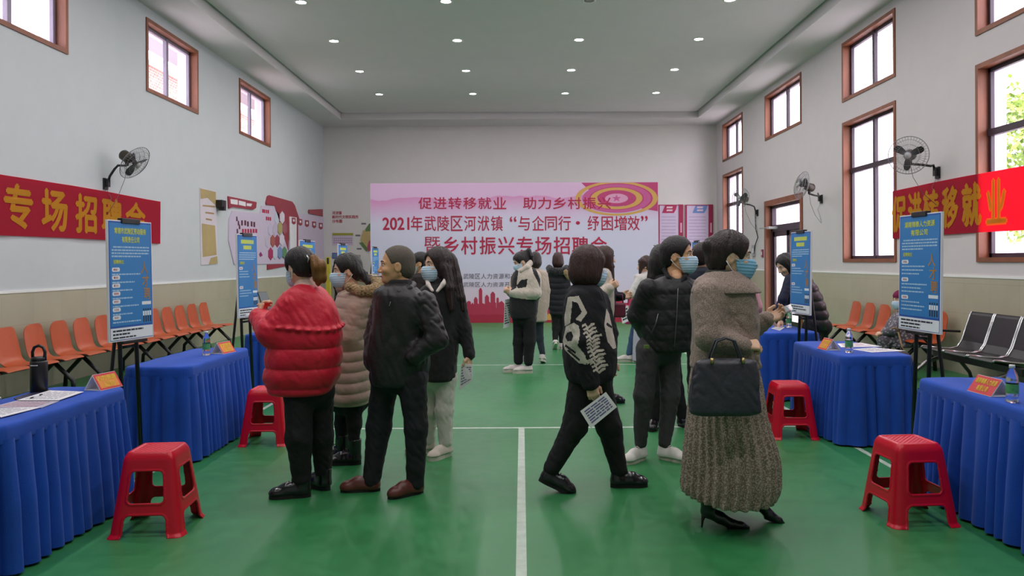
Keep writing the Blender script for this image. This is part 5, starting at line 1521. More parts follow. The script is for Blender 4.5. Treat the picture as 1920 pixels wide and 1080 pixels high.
p.top('coat', M_beige, p.puff(.082, .011), lambda sL, x, y, z: .006*(np.abs(np.sin(math.pi*sL/.085))**.6 - .5) + wr(x, y, z, .004), extra=hood)
p.bottom('leggings', M_blackpt)
rgn = np.random.RandomState(2)
furmod = lambda sL, x, y, z: .007*np.sin(150*x + 60*np.sin(40*z))*np.sin(140*z + 50*np.sin(35*y)) + .005*np.sin(230*y + 110*x)
M_fur = mat('tan_fur', '#a88c63', 0.95, 0.3, 40, bump=0.8, bscale=180, sheen=.4)
p.blob('fur_trim', M_fur, [([(654, 538, -.15), (676, 546, -.16), (700, 546, -.10), (711, 536, .0), (702, 524, .12), (676, 520, .16)], [.030, .040, .046, .044, .038, .030])], mod=furmod)
p.blob('scarf_collar', M_beige, [([(636, 540, -.03), (640, 548, .06)], [.03, .03])])
p.hair('cap', M_hairb, .015, locks=[([(664, 505, -.02), (680, 514, -.03), (690, 528, -.05)], [.04, .034, .026]), ([(630, 492, .07), (626, 520, .08), (630, 552, .08)], [.016, .016, .012])], low=-.085)
p.face(); p.mask()
p.shoe(0, 184, .26, 'boot', sole=.04, shaft=.10); p.shoe(1, 180, .255, 'boot', sole=.04, shaft=.10)

# ---- man in the black leather jacket
p = Person('man in a black leather jacket with cropped hair and a cigarette, walking left', 5.35, skin=M_skin2)
p.head(744, 497, 190, 0, hs=.262, neck=(752, 542, 0))
p.torso([(530, 726, 768, .10), (543, 706, 786, .15), (556, 702, 802, .18), (590, 700, 816, .19), (630, 693, 810, .185), (665, 688, 806, .18), (697, 695, 804, .175), (722, 700, 801, .165)])
p.arm([(798, 566, -.12), (820, 636, -.19), (778, 668, -.19)], [.080, .072, .060], None)
p.arm([(718, 562, .13), (700, 630, .14), (696, 678, .02)], [.075, .066, .055], None)
p.leg([(722, 712, .05), (710, 800, .06), (697, 903, .02)], [.098, .086, .060]); p.leg([(772, 712, -.06), (780, 800, -.07), (779, 905, -.05)], [.104, .078, .062])
p.body()
M_leath = mat('black_leather', '#262326', 0.50, 0.12, 9, bump=0.3, bscale=35, spec=.45)
p.top('jacket', M_leath, lambda th, z, x, y: wr(x, y, z*.5, .010), lambda sL, x, y, z: wr(x*1.2, y*1.2, z*1.5, .011))
p.bottom('trousers', mat('navy_trousers', '#14151c', 0.8, 0.12, 8, bump=.15, bscale=90))
p.collar('turtleneck', M_blackcl, [(524, 726, 771, .078), (536, 722, 776, .092), (546, 718, 780, .105)])
p.blob('jacket_collar', M_leath, [([(776, 534, .02), (768, 541, -.09), (748, 548, -.14), (733, 556, -.13)], [.020, .022, .020, .014]), ([(774, 532, .04), (752, 535, .12), (728, 545, .06)], [.02, .02, .014])])
p.line('zip', M_chrome, [(735, 556, -.16), (733, 564, -.178), (730, 574, -.182)], .004)
p.hair('buzz', M_buzz, .005, fringe=.012)
p.face(lips=True, browm=M_buzz)
M_brsh = mat('brown_shoe', '#5e2a24', 0.35, 0.12, 12, coat=.2)
p.shoe(0, 186, .275, 'shoe', M_brsh, M_soleblk, sole=.02); p.shoe(1, 218, .27, 'shoe', M_brsh, M_soleblk, sole=.02)
tip = p.L((.094, -.006, -.070)); tip2 = p.L((.172, .012, -.062)); cg = empty('cigarette', tip); tag(cg, 'white cigarette between the lips of the leather jacket man', 'cigarette')
b = MB(); b.tube([Vector((0, 0, 0)), (tip2 - tip)*.75], .0048, n=8); b.build('paper', M_white, cg); b = MB(); b.tube([(tip2 - tip)*.75, (tip2 - tip)], .0042, n=8); b.build('ash', mat('ash', '#8a8480', .9, .1), cg)

# ---- long haired woman with white trousers
p = Person('woman with very long dark hair, black jacket and white trousers behind the leather jacket', 6.35)
p.head(821, 496, 214, 2, hs=.262, neck=(826, 540, 0))
p.torso([(530, 800, 846, .10), (545, 786, 862, .15), (570, 782, 868, .17), (620, 788, 862, .17), (670, 793, 858, .17), (713, 796, 854, .165)])
p.arm([(856, 560, -.02), (871, 615, -.03), (880, 665, -.06)], [.068, .058, .048], dict(d=(0, -.1, -1), n=(-.9, .3, 0), right=False, curl=.55))
p.arm([(798, 560, .05), (792, 615, .05), (800, 660, -.05)], [.066, .056, .048], dict(d=(.2, -.3, -1), n=(.9, .3, 0), right=True, curl=.5))
p.leg([(836, 712, -.02), (833, 770, -.02), (836, 828, -.03)], [.082, .074, .056]); p.leg([(806, 712, .05), (805, 770, .08), (804, 826, .10)], [.08, .07, .055])
p.body()
p.top('jacket', M_blackcl, lambda th, z, x, y: wr(x, y, z, .007))
p.bottom('trousers', mat('white_trousers', '#d5cfc8', 0.85, 0.04, 6, bump=.15, bscale=80))
p.collar('turtleneck', M_blackcl, [(520, 806, 842, .075), (536, 804, 846, .095), (546, 800, 850, .12)])
p.blob('white_collar', mat('cream_collar', '#ddd3cc', .8, .04), [([(838, 520, -.09), (831, 533, -.15), (820, 546, -.18)], [.018, .020, .012]), ([(800, 522, -.03), (803, 534, -.11), (811, 545, -.16)], [.016, .018, .012])])
p.hair('long', M_hairdb, .016, locks=[([(843, 490, .0), (853, 525, -.02), (861, 560, -.06), (868, 580, -.08)], [.058, .058, .048, .018]), ([(838, 505, -.09), (842, 540, -.13), (846, 580, -.16)], [.036, .042, .018]), ([(838, 500, .08), (850, 540, .10), (856, 585, .10)], [.055, .055, .022]), ([(806, 478, .03), (800, 505, .05), (800, 540, .06)], [.025, .022, .012])])
p.face(); p.mask()
p.shoe(0, 236, .27, 'lace', mat('cream_sneaker', '#c9beb0', .6, .08, 14), M_solewht, sole=.04, wd=1.05); p.shoe(1, 205, .265, 'lace', MATS['cream_sneaker'], M_solewht, sole=.04, wd=1.05)
sheet('flyer', [(864, 682, -.10), (886, 684, -.13), (886, 714, -.13), (861, 732, -.08)], 6.35, 'folded grey printed flyer held low by the long haired woman', 'flyer', rnd=3, inkc='#7d8798')

# ---- masked face between the two
p = Person('person with short dark hair and mask under the chin, left of the long haired woman', 9.0, near=False, skin=M_skin2)
p.head(787, 493, 185, 0, hs=.245, neck=(790, 520, 0))
p.torso([(512, 778, 802, .10), (520, 770, 812, .15), (545, 766, 816, .16), (600, 768, 812, .16), (640, 770, 810, .15)])
p.arm([(808, 530, -.12), (812, 565, -.16), (800, 590, -.14)], [.065, .055, .045], dict(d=(-.5, 0, -1), n=(-.5, .8, 0), right=False, curl=.5)); p.arm([(774, 530, .12), (770, 565, .16), (775, 590, .1)], [.065, .055, .045], dict(d=(-.3, 0, -1), n=(.5, -.8, 0), right=True, curl=.5))
p.leg([(783, 640, .05), (784, 690, .05), (784, 733, .05)], [.085, .065, .05]); p.leg([(799, 640, -.05), (799, 690, -.05), (799, 735, -.05)], [.085, .065, .05])
p.body(); p.top('jacket', mat('dark_brown_jacket', '#2a2020', .8, .1, 8)); p.bottom('trousers', M_blackpt); p.hair('short', M_hairb, .010); p.face(); p.mask(mat('mask_grey', '#a9b3b0', .8, .04), chin=.03)
p.shoe(0, 185, .26, 'shoe'); p.shoe(1, 185, .26, 'shoe')

# ---- woman in the cream and black fleece
p = Person('woman with high ponytail in a cream and black fleece jacket, looking down at her hands', 11.1, near=False)
p.head(977, 490, 196, 24, hs=.25, neck=(985, 508, 0))
p.torso([(499, 975, 997, .09), (508, 966, 1007, .14), (525, 960, 1012, .17), (555, 956, 1011, .18), (580, 954, 1009, .175), (597, 958, 1005, .16)])
p.arm([(1004, 518, -.10), (1004, 550, -.15), (962, 549, -.12)], [.080, .085, .058], dict(d=(-1, .2, .3), n=(0, .9, .3), right=False, curl=.6))
p.arm([(968, 518, .10), (958, 548, .14), (954, 547, .0)], [.07, .065, .05], dict(d=(-.6, -.6, .3), n=(.6, -.6, 0), right=True, curl=.6))
p.leg([(974, 600, .06), (973, 640, .06), (972, 676, .05)], [.095, .085, .068]); p.leg([(993, 600, -.05), (993, 640, -.05), (991, 678, -.06)], [.095, .085, .068])
p.body()
M_cream = mat('cream_fleece', '#cbbfb2', 0.95, 0.06, 20, bump=.4, bscale=160, sheen=.3)
zc = Zp(11.1, 556, 985); blkp = [[(958, 520), (966, 505), (972, 508), (968, 540), (958, 545)], [(968, 536), (977, 525), (989, 523), (987, 538), (972, 541)], [(996, 498), (1004, 502), (1013, 524), (1013, 540), (1008, 528), (1000, 512)]]
def fl_f(c):
    px, py = backproj(c); r = (c[:, 2] < zc) & ~((py < 562) & inpoly(px, py, [(956, 543), (1000, 540), (1012, 530), (1014, 556), (1004, 563), (962, 558)]))
    for q in blkp: r |= inpoly(px, py, q)
    return r
p.top('fleece_jacket', [M_cream, M_blackcl], fmat=fl_f)
p.blob('high_collar', M_cream, [([(994, 493, -.02), (988, 501, -.10), (977, 508, -.12)], [.045, .042, .03]), ([(992, 494, .04), (984, 503, .08), (974, 508, .04)], [.045, .04, .03])])
p.bottom('trousers', M_blackpt)
p.hair('cap', M_hairb, .014, locks=[([(985, 474, 0), (991, 470, 0), (997, 480, -.02), (1000, 493, -.03)], [.035, .032, .026, .012])])
p.face(); p.mask()
M_snk = mat('chunky_sneaker', '#cfc6c2', .6, .08, 14)
p.shoe(0, 190, .29, 'lace', M_snk, M_solewht, sole=.05, wd=1.1); p.shoe(1, 190, .29, 'lace', M_snk, M_solewht, sole=.05, wd=1.1)
sheet('flyer', [(947, 562, 0), (957, 560, .05), (956, 612, .05), (944, 616, 0)], 11.1, 'narrow grey printed flyer hanging in front of the cream fleece woman', 'flyer', rnd=4, lines=9, inkc='#55525c')

# ---- person behind her walking off
p = Person('person in a beige coat and blue jeans walking away behind the cream fleece woman', 12.1, near=False)
p.head(1004, 487, 85, 5, hs=.235, neck=(1004, 505, 0))
p.torso([(503, 996, 1012, .09), (510, 988, 1022, .13), (535, 984, 1026, .16), (570, 985, 1027, .16), (603, 986, 1026, .16)])
p.arm([(1020, 515, 0), (1025, 545, 0), (1024, 572, 0)], [.06, .055, .045], dict(d=(0, 0, -1), n=(-1, 0, 0), right=True, curl=.4)); p.arm([(990, 515, 0), (987, 545, 0), (987, 572, 0)], [.06, .055, .045], dict(d=(0, 0, -1), n=(1, 0, 0), right=False, curl=.4))
p.leg([(1010, 600, 0), (1012, 635, 0), (1017, 662, -.02)], [.075, .06, .048]); p.leg([(996, 600, .1), (994, 635, .12), (980, 664, .1)], [.075, .06, .048])
p.body(); p.top('coat', mat('sand_coat', '#b9ab9c', .85, .05, 8)); p.bottom('jeans', mat('dark_denim', '#2c3440', .85, .1, 20, bump=.2)); p.hair('bob', M_hairdb, .012); p.shoe(0, 80, .27, 'lace', M_snk, M_solewht, pitch=14, sole=.04); p.shoe(1, 130, .27, 'lace', M_snk, M_solewht, sole=.04)

# ---- dark figure walking away
p = Person('woman in a dark padded coat with furry hood walking away before the backdrop', 14.0, near=False)
p.head(1046, 487, 88, 0, hs=.25, neck=(1046, 505, 0))
p.torso([(500, 1036, 1056, .10), (508, 1028, 1064, .15), (530, 1025, 1066, .18), (560, 1026, 1064, .18), (590, 1031, 1062, .17)])
p.arm([(1060, 515, 0), (1064, 542, -.02), (1062, 566, -.05)], [.075, .068, .055], dict(d=(0, 0, -1), n=(-1, 0, 0), right=True, curl=.4)); p.arm([(1031, 515, 0), (1027, 542, -.02), (1030, 566, 0)], [.075, .068, .055], dict(d=(0, 0, -1), n=(1, 0, 0), right=False, curl=.4))
p.leg([(1041, 585, 0), (1042, 615, 0), (1041, 638, -.05)], [.085, .065, .05]); p.leg([(1053, 585, .05), (1053, 615, .06), (1053, 640, .05)], [.085, .065, .05])
p.body(); p.top('coat', mat('navy_coat', '#17171f', .8, .1, 8), p.puff(.10, .012)); p.bottom('trousers', M_blackpt); p.hair('bob', M_hairbr, .014)
p.blob('fur_hood', mat('black_fur', '#17161a', .95, .2, 40, bump=.7, bscale=150, sheen=.4), [([(1030, 503, .02), (1034, 508, -.14), (1046, 510, -.18), (1058, 508, -.14), (1062, 503, .02)], [.06, .065, .065, .065, .06])], mod=furmod)
p.blob('shoulder_fur', M_fur, [([(1060, 510, -.18), (1066, 520, -.16)], [.05, .04])], mod=furmod)
p.shoe(0, 95, .27, 'lace', M_snk, M_solewht, pitch=38, sole=.04); p.shoe(1, 90, .27, 'lace', M_snk, M_solewht, sole=.04)

# ---- woman with the patterned black sweater, mid stride
p = Person('woman with a brown bob striding right in a black sweater with white pattern', 5.38)
p.head(1104, 499, 22, 6, hs=.255, neck=(1098, 538, 0))
p.torso([(532, 1074, 1118, .10), (547, 1062, 1132, .15), (575, 1057, 1140, .18), (620, 1055, 1149, .20), (665, 1055, 1156, .21), (695, 1058, 1155, .20), (714, 1064, 1147, .18)])
p.arm([(1082, 562, -.13), (1090, 640, -.20), (1107, 718, -.20)], [.074, .070, .054], dict(d=(.25, -.05, -1), n=(.1, .9, 0), right=True, curl=.6))
p.arm([(1124, 562, .12), (1142, 625, .15), (1142, 672, .10)], [.07, .066, .055], dict(d=(.1, 0, -1), n=(0, -1, 0), right=False, curl=.5))
p.leg([(1096, 712, -.02), (1078, 800, -.04), (1034, 878, -.06)], [.112, .086, .058]); p.leg([(1116, 712, .03), (1142, 800, .05), (1160, 880, .05)], [.108, .088, .060])
p.body()
pat = [[(1064.6, 557), (1085, 555), (1093, 570), (1101, 587), (1089, 603), (1079, 599), (1091, 585), (1083, 568), (1073, 565), (1071, 587), (1069, 606), (1059, 612), (1058, 596)],
       [(1061, 612), (1076, 605), (1086, 612), (1087, 630), (1083, 648), (1098, 667), (1100, 684), (1085, 681), (1059, 656), (1055, 640)],
       [(1137, 578), (1143, 590), (1152, 622), (1158, 650), (1150, 655), (1139, 640), (1133, 610)]]
rz_ = random.Random(4)
for k_ in range(13):
    y_ = 610 + k_*7.0; x_ = 1092 + k_*1.5 + rz_.uniform(-2, 2); w_ = rz_.uniform(22, 31)
    pat.append([(x_, y_), (x_ + 7, y_ - 4), (x_ + 11, y_ + 2.5), (x_ + 17, y_ - 3.5), (x_ + w_, y_ - 5), (x_ + w_ + 2, y_ - 1.5), (x_ + 18, y_ + 2), (x_ + 12, y_ + 7), (x_ + 6, y_ + 1), (x_ + 1, y_ + 4)])
pat.append([(1098, 676), (1110, 672), (1113, 678), (1101, 683)])
def patf(c):
    px, py = backproj(c); r = np.zeros(len(px), bool)
    for q in pat: r |= inpoly(px, py, q)
    r &= ~inpoly(px, py, [(1063, 624), (1071, 621), (1075, 630), (1072, 639), (1064, 640), (1060, 632)]) & ~inpoly(px, py, [(1060, 645), (1080, 660), (1079, 664), (1059, 650)]) & ~inpoly(px, py, [(1066, 655), (1088, 674), (1086, 677), (1063, 658)]) & ~inpoly(px, py, [(1138, 604), (1148, 612), (1147, 616), (1137, 610)])
    return r & (c[:, 1] < 5.40)
p.hg = 0.0052
p.top('sweater', [mat('black_knit', '#14141a', .9, .1, 10, bump=.35, bscale=120), mat('white_knit', '#cdc3b8', .9, .06, 10, bump=.35, bscale=120)], lambda th, z, x, y: wr(x, y, z, .007), fmat=patf)
p.bottom('trousers', M_blackpt)
p.hair('bob', M_hairbr, .020, fringe=.02)
p.face(); p.mask()
p.shoe(0, -6, .265, 'lace', M_shoeblk, M_soleblk, pitch=24, sole=.035, wd=1.05); p.shoe(1, 2, .265, 'lace', M_shoeblk, M_soleblk, sole=.035, wd=1.05)
sheet('flyer', [(1088, 771, -.225), (1136, 735, -.225), (1157, 763, -.235), (1108, 803, -.235)], 5.38, 'white flyer with violet print held by the woman in the patterned sweater', 'flyer', rnd=5, lines=6, inkc='#6f6a9a')

# ---- woman behind her
p = Person('woman in a cream jacket and dark vest facing right behind the patterned sweater woman', 8.6, near=False)
p.head(1135, 483, 10, 3, hs=.24, neck=(1130, 508, 0))
p.torso([(502, 1118, 1142, .10), (512, 1108, 1150, .14), (540, 1106, 1154, .16), (575, 1108, 1154, .16), (620, 1108, 1152, .15)])
p.arm([(1116, 525, -.14), (1122, 560, -.20), (1142, 540, -.22)], [.072, .066, .052], dict(d=(.7, -.1, .4), n=(-.2, .9, 0), right=True, curl=.7)); p.arm([(1140, 522, .14), (1150, 556, .18), (1166, 556, .06)], [.066, .06, .05], dict(d=(1, -.2, .1), n=(0, -.8, .4), right=False, curl=.6))
p.leg([(1120, 618, -.05), (1120, 690, -.05), (1119, 742, -.05)], [.085, .065, .05]); p.leg([(1138, 618, .05), (1140, 690, .05), (1140, 742, .05)], [.085, .065, .05])
p.body()
p.top('jacket', [M_cream, mat('navy_vest', '#191a2c', .85, .1, 8)], fmat=lambda c: (backproj(c)[0] > 1143) & (backproj(c)[1] > 494) & (c[:, 1] > 8.5)); p.bottom('trousers', M_blackpt)
p.hair('long', M_hairbr, .014, locks=[([(1142, 480, -.05), (1146, 500, -.06), (1148, 525, -.08)], [.03, .035, .02])]); p.face(lips=True); p.shoe(0, 0, .25, 'shoe'); p.shoe(1, 0, .25, 'shoe')
hb = empty('handbag', at(1160, 578, 8.55)); tag(hb, 'small burgundy handbag held between the two women behind the striding one', 'handbag')
b = MB(); b.box((-.075, -.04, -.10), (.075, .04, .06), bev=.02); b.build('pouch', mat('burgundy', '#6a2238', .5, .1), hb); b = MB(); b.tube([(-.05, 0, .05), (-.04, 0, .15), (.04, 0, .15), (.05, 0, .05)], .008, n=6); b.build('handle', MATS['burgundy'], hb)

# ---- woman with scrunchie
p = Person('woman with white hair tie, pale jacket and jeans facing left beyond the bomber jacket man', 12.2, near=False)
p.head(1208, 498, 178, 4, hs=.24, neck=(1212, 514, 0))
p.torso([(509, 1203, 1220, .09), (517, 1190, 1228, .14), (540, 1188, 1230, .16), (575, 1190, 1228, .16), (606, 1190, 1228, .15)])
p.arm([(1200, 522, -.12), (1184, 552, -.16), (1176, 556, -.14)], [.066, .056, .046], dict(d=(-1, 0, .3), n=(0, .9, 0), right=False, curl=.6)); p.arm([(1214, 522, .12), (1200, 560, .16), (1184, 580, .02)], [.066, .056, .046], dict(d=(-1, -.1, -.1), n=(0, -.9, 0), right=True, curl=.6))
p.leg([(1194, 606, .04), (1186, 635, .04), (1180, 662, .04)], [.075, .06, .05]); p.leg([(1212, 606, -.05), (1214, 635, -.05), (1212, 664, -.05)], [.075, .06, .05])
p.body(); p.top('jacket', mat('ivory_jacket', '#cfcbc8', .85, .05, 8)); p.bottom('jeans', mat('blue_denim', '#3b5478', .85, .12, 20, bump=.2))
p.collar('long_skirt', mat('pale_lilac_cloth', '#b9b6c8', .85, .04, 6), [(600, 1190, 1228, .15, -.06), (640, 1187, 1230, .16, -.06), (676, 1186, 1230, .17, -.06)])
p.hair('cap', M_hairbr, .018, locks=[([(1212, 486, 0), (1220, 488, -.02)], [.06, .05]), ([(1204, 490, -.1), (1200, 512, -.1)], [.05, .02])], ears=False)
p.line('hair_tie', mat('scrunchie', '#e6dfe0', .8, .03), [(1223, 481, -.09), (1229, 486, -.10), (1228, 492, -.09)], .02)
p.face(); p.shoe(0, 182, .28, 'lace', M_snk, M_solewht, sole=.045); p.shoe(1, 182, .28, 'lace', M_snk, M_solewht, sole=.045)
sheet('flyer', [(1163, 582, -.2), (1177, 572, -.2), (1184, 600, -.2), (1167, 607, -.2)], 12.2, 'white flyer with black headings held by the woman with the white hair tie', 'flyer', rnd=6, lines=4, inkc='#1d1c22')
tb = empty('tote_bag', at(1184, 590, 12.25)); tag(tb, 'bright pink bag behind the white flyer left of the bomber jacket', 'bag')
b = MB(); b.box((-.10, -.04, -.15), (.08, .04, .15), bev=.02); b.build('body', mat('pink_bag', '#c42a72', .6, .05), tb); b = MB(); b.tube([(-.06, 0, .14), (-.04, 0, .28), (.03, 0, .28), (.05, 0, .14)], .008, n=6); b.build('handle', MATS['pink_bag'], tb)

# ---- black haired person behind the bomber man
p = Person('person with black hair in dark clothes directly behind the bomber jacket man', 7.35, near=False)
p.head(1242, 487, 60, 0, hs=.27, neck=(1242, 518, 0))
p.torso([(510, 1228, 1256, .10), (522, 1214, 1272, .15), (550, 1210, 1276, .17), (600, 1212, 1274, .17), (665, 1214, 1272, .16)])
p.arm([(1262, 530, -.05), (1268, 580, -.05), (1262, 620, -.02)], [.065, .056, .046], dict(d=(0, .1, -1), n=(-1, 0, 0), right=True, curl=.4)); p.arm([(1224, 530, .1), (1218, 580, .1), (1222, 620, .1)], [.065, .056, .046], dict(d=(0, .1, -1), n=(1, 0, 0), right=False, curl=.4))
p.leg([(1230, 660, .0), (1229, 730, .0), (1228, 782, 0)], [.085, .07, .055]); p.leg([(1258, 660, .05), (1268, 730, .05), (1280, 780, .05)], [.085, .07, .055])
p.body(); p.top('coat', mat('charcoal_coat', '#1c1b20', .85, .1, 8)); p.bottom('trousers', M_blackpt); p.hair('long', M_hairb, .016, locks=[([(1228, 492, -.05), (1224, 520, -.06), (1226, 550, -.08)], [.05, .05, .03])]); p.shoe(0, 250, .26, 'shoe'); p.shoe(1, 300, .26, 'shoe')

# ---- man in the black bomber jacket
p = Person('man in a black zipped bomber jacket, blue mask and grey jeans standing hands behind back', 6.22, skin=M_skin2)
p.head(1271, 478, -26, 0, hs=.285, neck=(1266, 520, 0))
p.torso([(518, 1240, 1292, .11), (527, 1222, 1300, .15), (545, 1204, 1308, .185), (590, 1200, 1308, .20), (630, 1202, 1303, .195), (658, 1208, 1297, .175)])
p.arm([(1216, 542, -.10), (1194, 592, -.02), (1214, 632, .14)], [.086, .078, .056], dict(d=(.8, .4, -.3), n=(-.2, .9, 0), right=True, curl=.5))
p.arm([(1296, 542, .10), (1310, 592, .14), (1290, 632, .20)], [.082, .074, .056], dict(d=(-.8, .2, -.3), n=(0, .9, 0), right=False, curl=.5))
p.leg([(1216, 660, -.04), (1207, 740, -.06), (1201, 830, -.05)], [.095, .078, .052]); p.leg([(1254, 660, .03), (1257, 740, .0), (1246, 830, -.03)], [.095, .078, .050])
p.body()
M_bomb = mat('bomber_nylon', '#1b1a1e', .62, .12, 8, bump=.25, bscale=50)
p.top('jacket', M_bomb, lambda th, z, x, y: wr(x, y, z, .009) + .006*(np.abs(np.sin(math.pi*z/.12))**.6 - .6))
p.bottom('jeans', mat('grey_denim', '#3a383b', .85, .14, 20, bump=.25, bscale=120))
p.blob('ribbed_collar', mat('rib_black', '#0f0f12', .9, .1, 8), [([(1262, 502, .085), (1246, 507, .0), (1254, 521, -.10), (1269, 537, -.145)], [.016, .018, .018, .012]), ([(1272, 502, .085), (1291, 507, .0), (1284, 521, -.11), (1272, 537, -.15)], [.016, .018, .018, .012])])
p.blob('open_neck', p.skin, [([(1267, 508, .0), (1269, 521, -.075), (1270, 534, -.120)], [.052, .040, .016])])
p.line('zip', mat('zip_grey', '#77757a', .35, .05, metal=.7), [(1272, 528, -.135), (1271, 545, -.185), (1269, 590, -.206), (1266, 630, -.200), (1264, 657, -.178)], .0045)
p.line('pocket_piping', MATS['zip_grey'], [(1234, 588, -.190), (1230, 606, -.196), (1222, 624, -.188)], .004)
b = MB(); q = p.P((1212, 650, -.165)) - p.base; b.box((q.x - .02, q.y - .02, q.z - .014), (q.x + .02, q.y + .01, q.z + .014), bev=.003); b.build('belt_tag', mat('tag_green', '#5f7a30', .6, .05), p.root)
p.hair('short', M_hairb, .013, fringe=.012)
p.face(); p.mask()
p.shoe(0, 226, .275, 'lace', M_shoewht, M_solewht, sole=.03, wd=1.05); p.shoe(1, -42, .275, 'lace', M_shoewht, M_solewht, sole=.03, wd=1.05)

# ---- person behind between bomber and coat
p = Person('person with short dark hair seen from behind between bomber jacket and checked coat', 7.9, near=False)
p.head(1318, 480, 40, 0, hs=.26, neck=(1314, 506, 0))
p.torso([(500, 1304, 1326, .10), (508, 1290, 1340, .15), (540, 1286, 1344, .17), (590, 1288, 1342, .17), (650, 1290, 1340, .16)])
p.arm([(1294, 520, -.05), (1288, 570, -.08), (1296, 610, -.1)], [.066, .058, .047], dict(d=(.2, 0, -1), n=(.5, .8, 0), right=True, curl=.4)); p.arm([(1336, 520, .1), (1342, 570, .1), (1340, 610, .05)], [.066, .058, .047], dict(d=(0, 0, -1), n=(-.5, -.8, 0), right=False, curl=.4))
p.leg([(1304, 650, -.03), (1302, 710, -.03), (1300, 765, -.03)], [.09, .07, .055]); p.leg([(1326, 650, .05), (1328, 710, .05), (1328, 765, .05)], [.09, .07, .055])
p.body(); p.top('jacket', mat('dark_blue_jacket', '#1a2030', .8, .1, 8)); p.bottom('trousers', M_blackpt); p.hair('short', M_hairdb, .012); p.shoe(0, 40, .27, 'shoe'); p.shoe(1, 30, .27, 'shoe')

# ---- woman in pink behind the checked coat
p = Person('person in a pale pink jacket half hidden behind the checked coat woman', 7.6, near=False)
p.head(1388, 503, 20, 12, hs=.235, neck=(1386, 528, 0))
p.torso([(522, 1374, 1398, .10), (532, 1362, 1412, .14), (560, 1358, 1418, .17), (600, 1360, 1414, .17), (650, 1362, 1412, .16)])
p.arm([(1406, 545, -.06), (1416, 575, -.08), (1420, 590, .06)], [.072, .066, .05], dict(d=(.6, .6, -.1), n=(-.6, .6, 0), right=True, curl=.5)); p.arm([(1370, 545, .1), (1376, 585, .14), (1400, 596, .1)], [.068, .06, .05], dict(d=(1, 0, 0), n=(0, -.6, -.6), right=False, curl=.5))
p.leg([(1378, 650, -.03), (1377, 715, -.03), (1376, 774, -.03)], [.085, .066, .05]); p.leg([(1400, 650, .05), (1401, 715, .05), (1402, 774, .05)], [.085, .066, .05])
p.body(); p.top('jacket', mat('pink_jacket', '#d59aa8', .75, .05, 8)); p.bottom('trousers', M_blackpt); p.hair('long', M_hairb, .014, locks=[([(1396, 510, -.05), (1402, 530, -.06), (1406, 548, -.06)], [.04, .036, .016])]); p.shoe(0, 20, .25, 'shoe'); p.shoe(1, 20, .25, 'shoe')

# ---- woman in the checked coat and long pleated skirt
p = Person('woman in a brown checked coat and long pleated skirt with heeled boots, walking right', 4.65)
p.head(1369, 479, -8, 6, hs=.278, neck=(1352, 526, 0))
p.torso([(514, 1318, 1386, .11), (528, 1303, 1402, .16), (560, 1297, 1416, .19), (600, 1298, 1421, .20), (640, 1298, 1420, .205), (690, 1294, 1424, .21)])
p.arm([(1328, 552, -.15), (1330, 632, -.22), (1392, 648, -.26)], [.088, .082, .056], dict(d=(1, -.1, .05), n=(-.1, .6, -.8), right=True, curl=.95))
p.arm([(1388, 555, .15), (1404, 618, .20), (1436, 600, .16)], [.078, .070, .052], dict(d=(.85, -.1, .35), n=(-.2, -.6, .7), right=False, curl=.55))
p.leg([(1340, 760, -.05), (1338, 860, -.06), (1330, 938, -.06)], [.08, .06, .044]); p.leg([(1380, 760, .08), (1392, 860, .09), (1398, 925, .06)], [.08, .06, .044])
p.body()
def check_mat(name, a, c, d, sc=62, p0=.30, p1=.55):
    m = mat(name, a, .9, .1, 10, bump=.3, bscale=90, sheen=.1); t = m.node_tree; bs = t.nodes['Principled BSDF']
    tc = t.nodes.new('ShaderNodeTexCoord'); sp = t.nodes.new('ShaderNodeSeparateXYZ'); t.links.new(tc.outputs['Object'], sp.inputs[0])
    w1 = t.nodes.new('ShaderNodeTexVoronoi'); w1.feature = 'F1'; w1.distance = 'MANHATTAN'; w1.inputs['Scale'].default_value = sc; w1.inputs['Randomness'].default_value = .9
    t.links.new(tc.outputs['Object'], w1.inputs['Vector'])
    rp = t.nodes.new('ShaderNodeValToRGB'); rp.color_ramp.interpolation = 'EASE'; rp.color_ramp.elements[0].position = p0; rp.color_ramp.elements[1].position = p1
    rp.color_ramp.elements[0].color = lin(a) + (1,); rp.color_ramp.elements[1].color = lin(c) + (1,)
    t.links.new(w1.outputs['Distance'], rp.inputs[0]); t.links.new(rp.outputs[0], bs.inputs['Base Color'])
    return m
M_chk = check_mat('checked_wool', '#ab988d', '#85746b', '#3a302a', 150, .4, .8); M_chk2 = check_mat('checked_skirt', '#b9a498', '#7d6c62', '#2c2420', 105, .45, .85)
p.top('coat', M_chk, lambda th, z, x, y: wr(x, y, z, .008))
sk = p.sec([(655, 1302, 1414, .18), (720, 1294, 1427, .22), (775, 1291, 1434, .25), (864, 1284, 1456, .30), (905, 1281, 1456, .31), (930, 1284, 1446, .31)])
fd = Field((min(q[1] - q[3] for q in sk) - .05, 4.65 - .4, sk[-1][0] - .03), (max(q[1] + q[3] for q in sk) + .05, 4.65 + .4, sk[0][0] + .03), .0062)
zt_, zb_ = sk[0][0], sk[-1][0]
fd.stack(sk, k=.01, p=2.0, mod=lambda th, z, x, y: .016*((zt_ - z)/(zt_ - zb_)).clip(0.1, 1)*np.cos(30*th + 1.5*np.sin(3*th)) + wr(x, y, z, .003), capk=.015)
fd.cut((-.13, 0, -1), (p.P((1350, 930)).x, 0, p.P((1350, 931)).z)); p.fin(fd, 'skirt', [M_chk2])
p.collar('scarf', mat('dark_green_scarf', '#2b3029', .9, .1, 10), [(506, 1324, 1382, .095), (520, 1320, 1388, .115), (532, 1318, 1392, .13)])
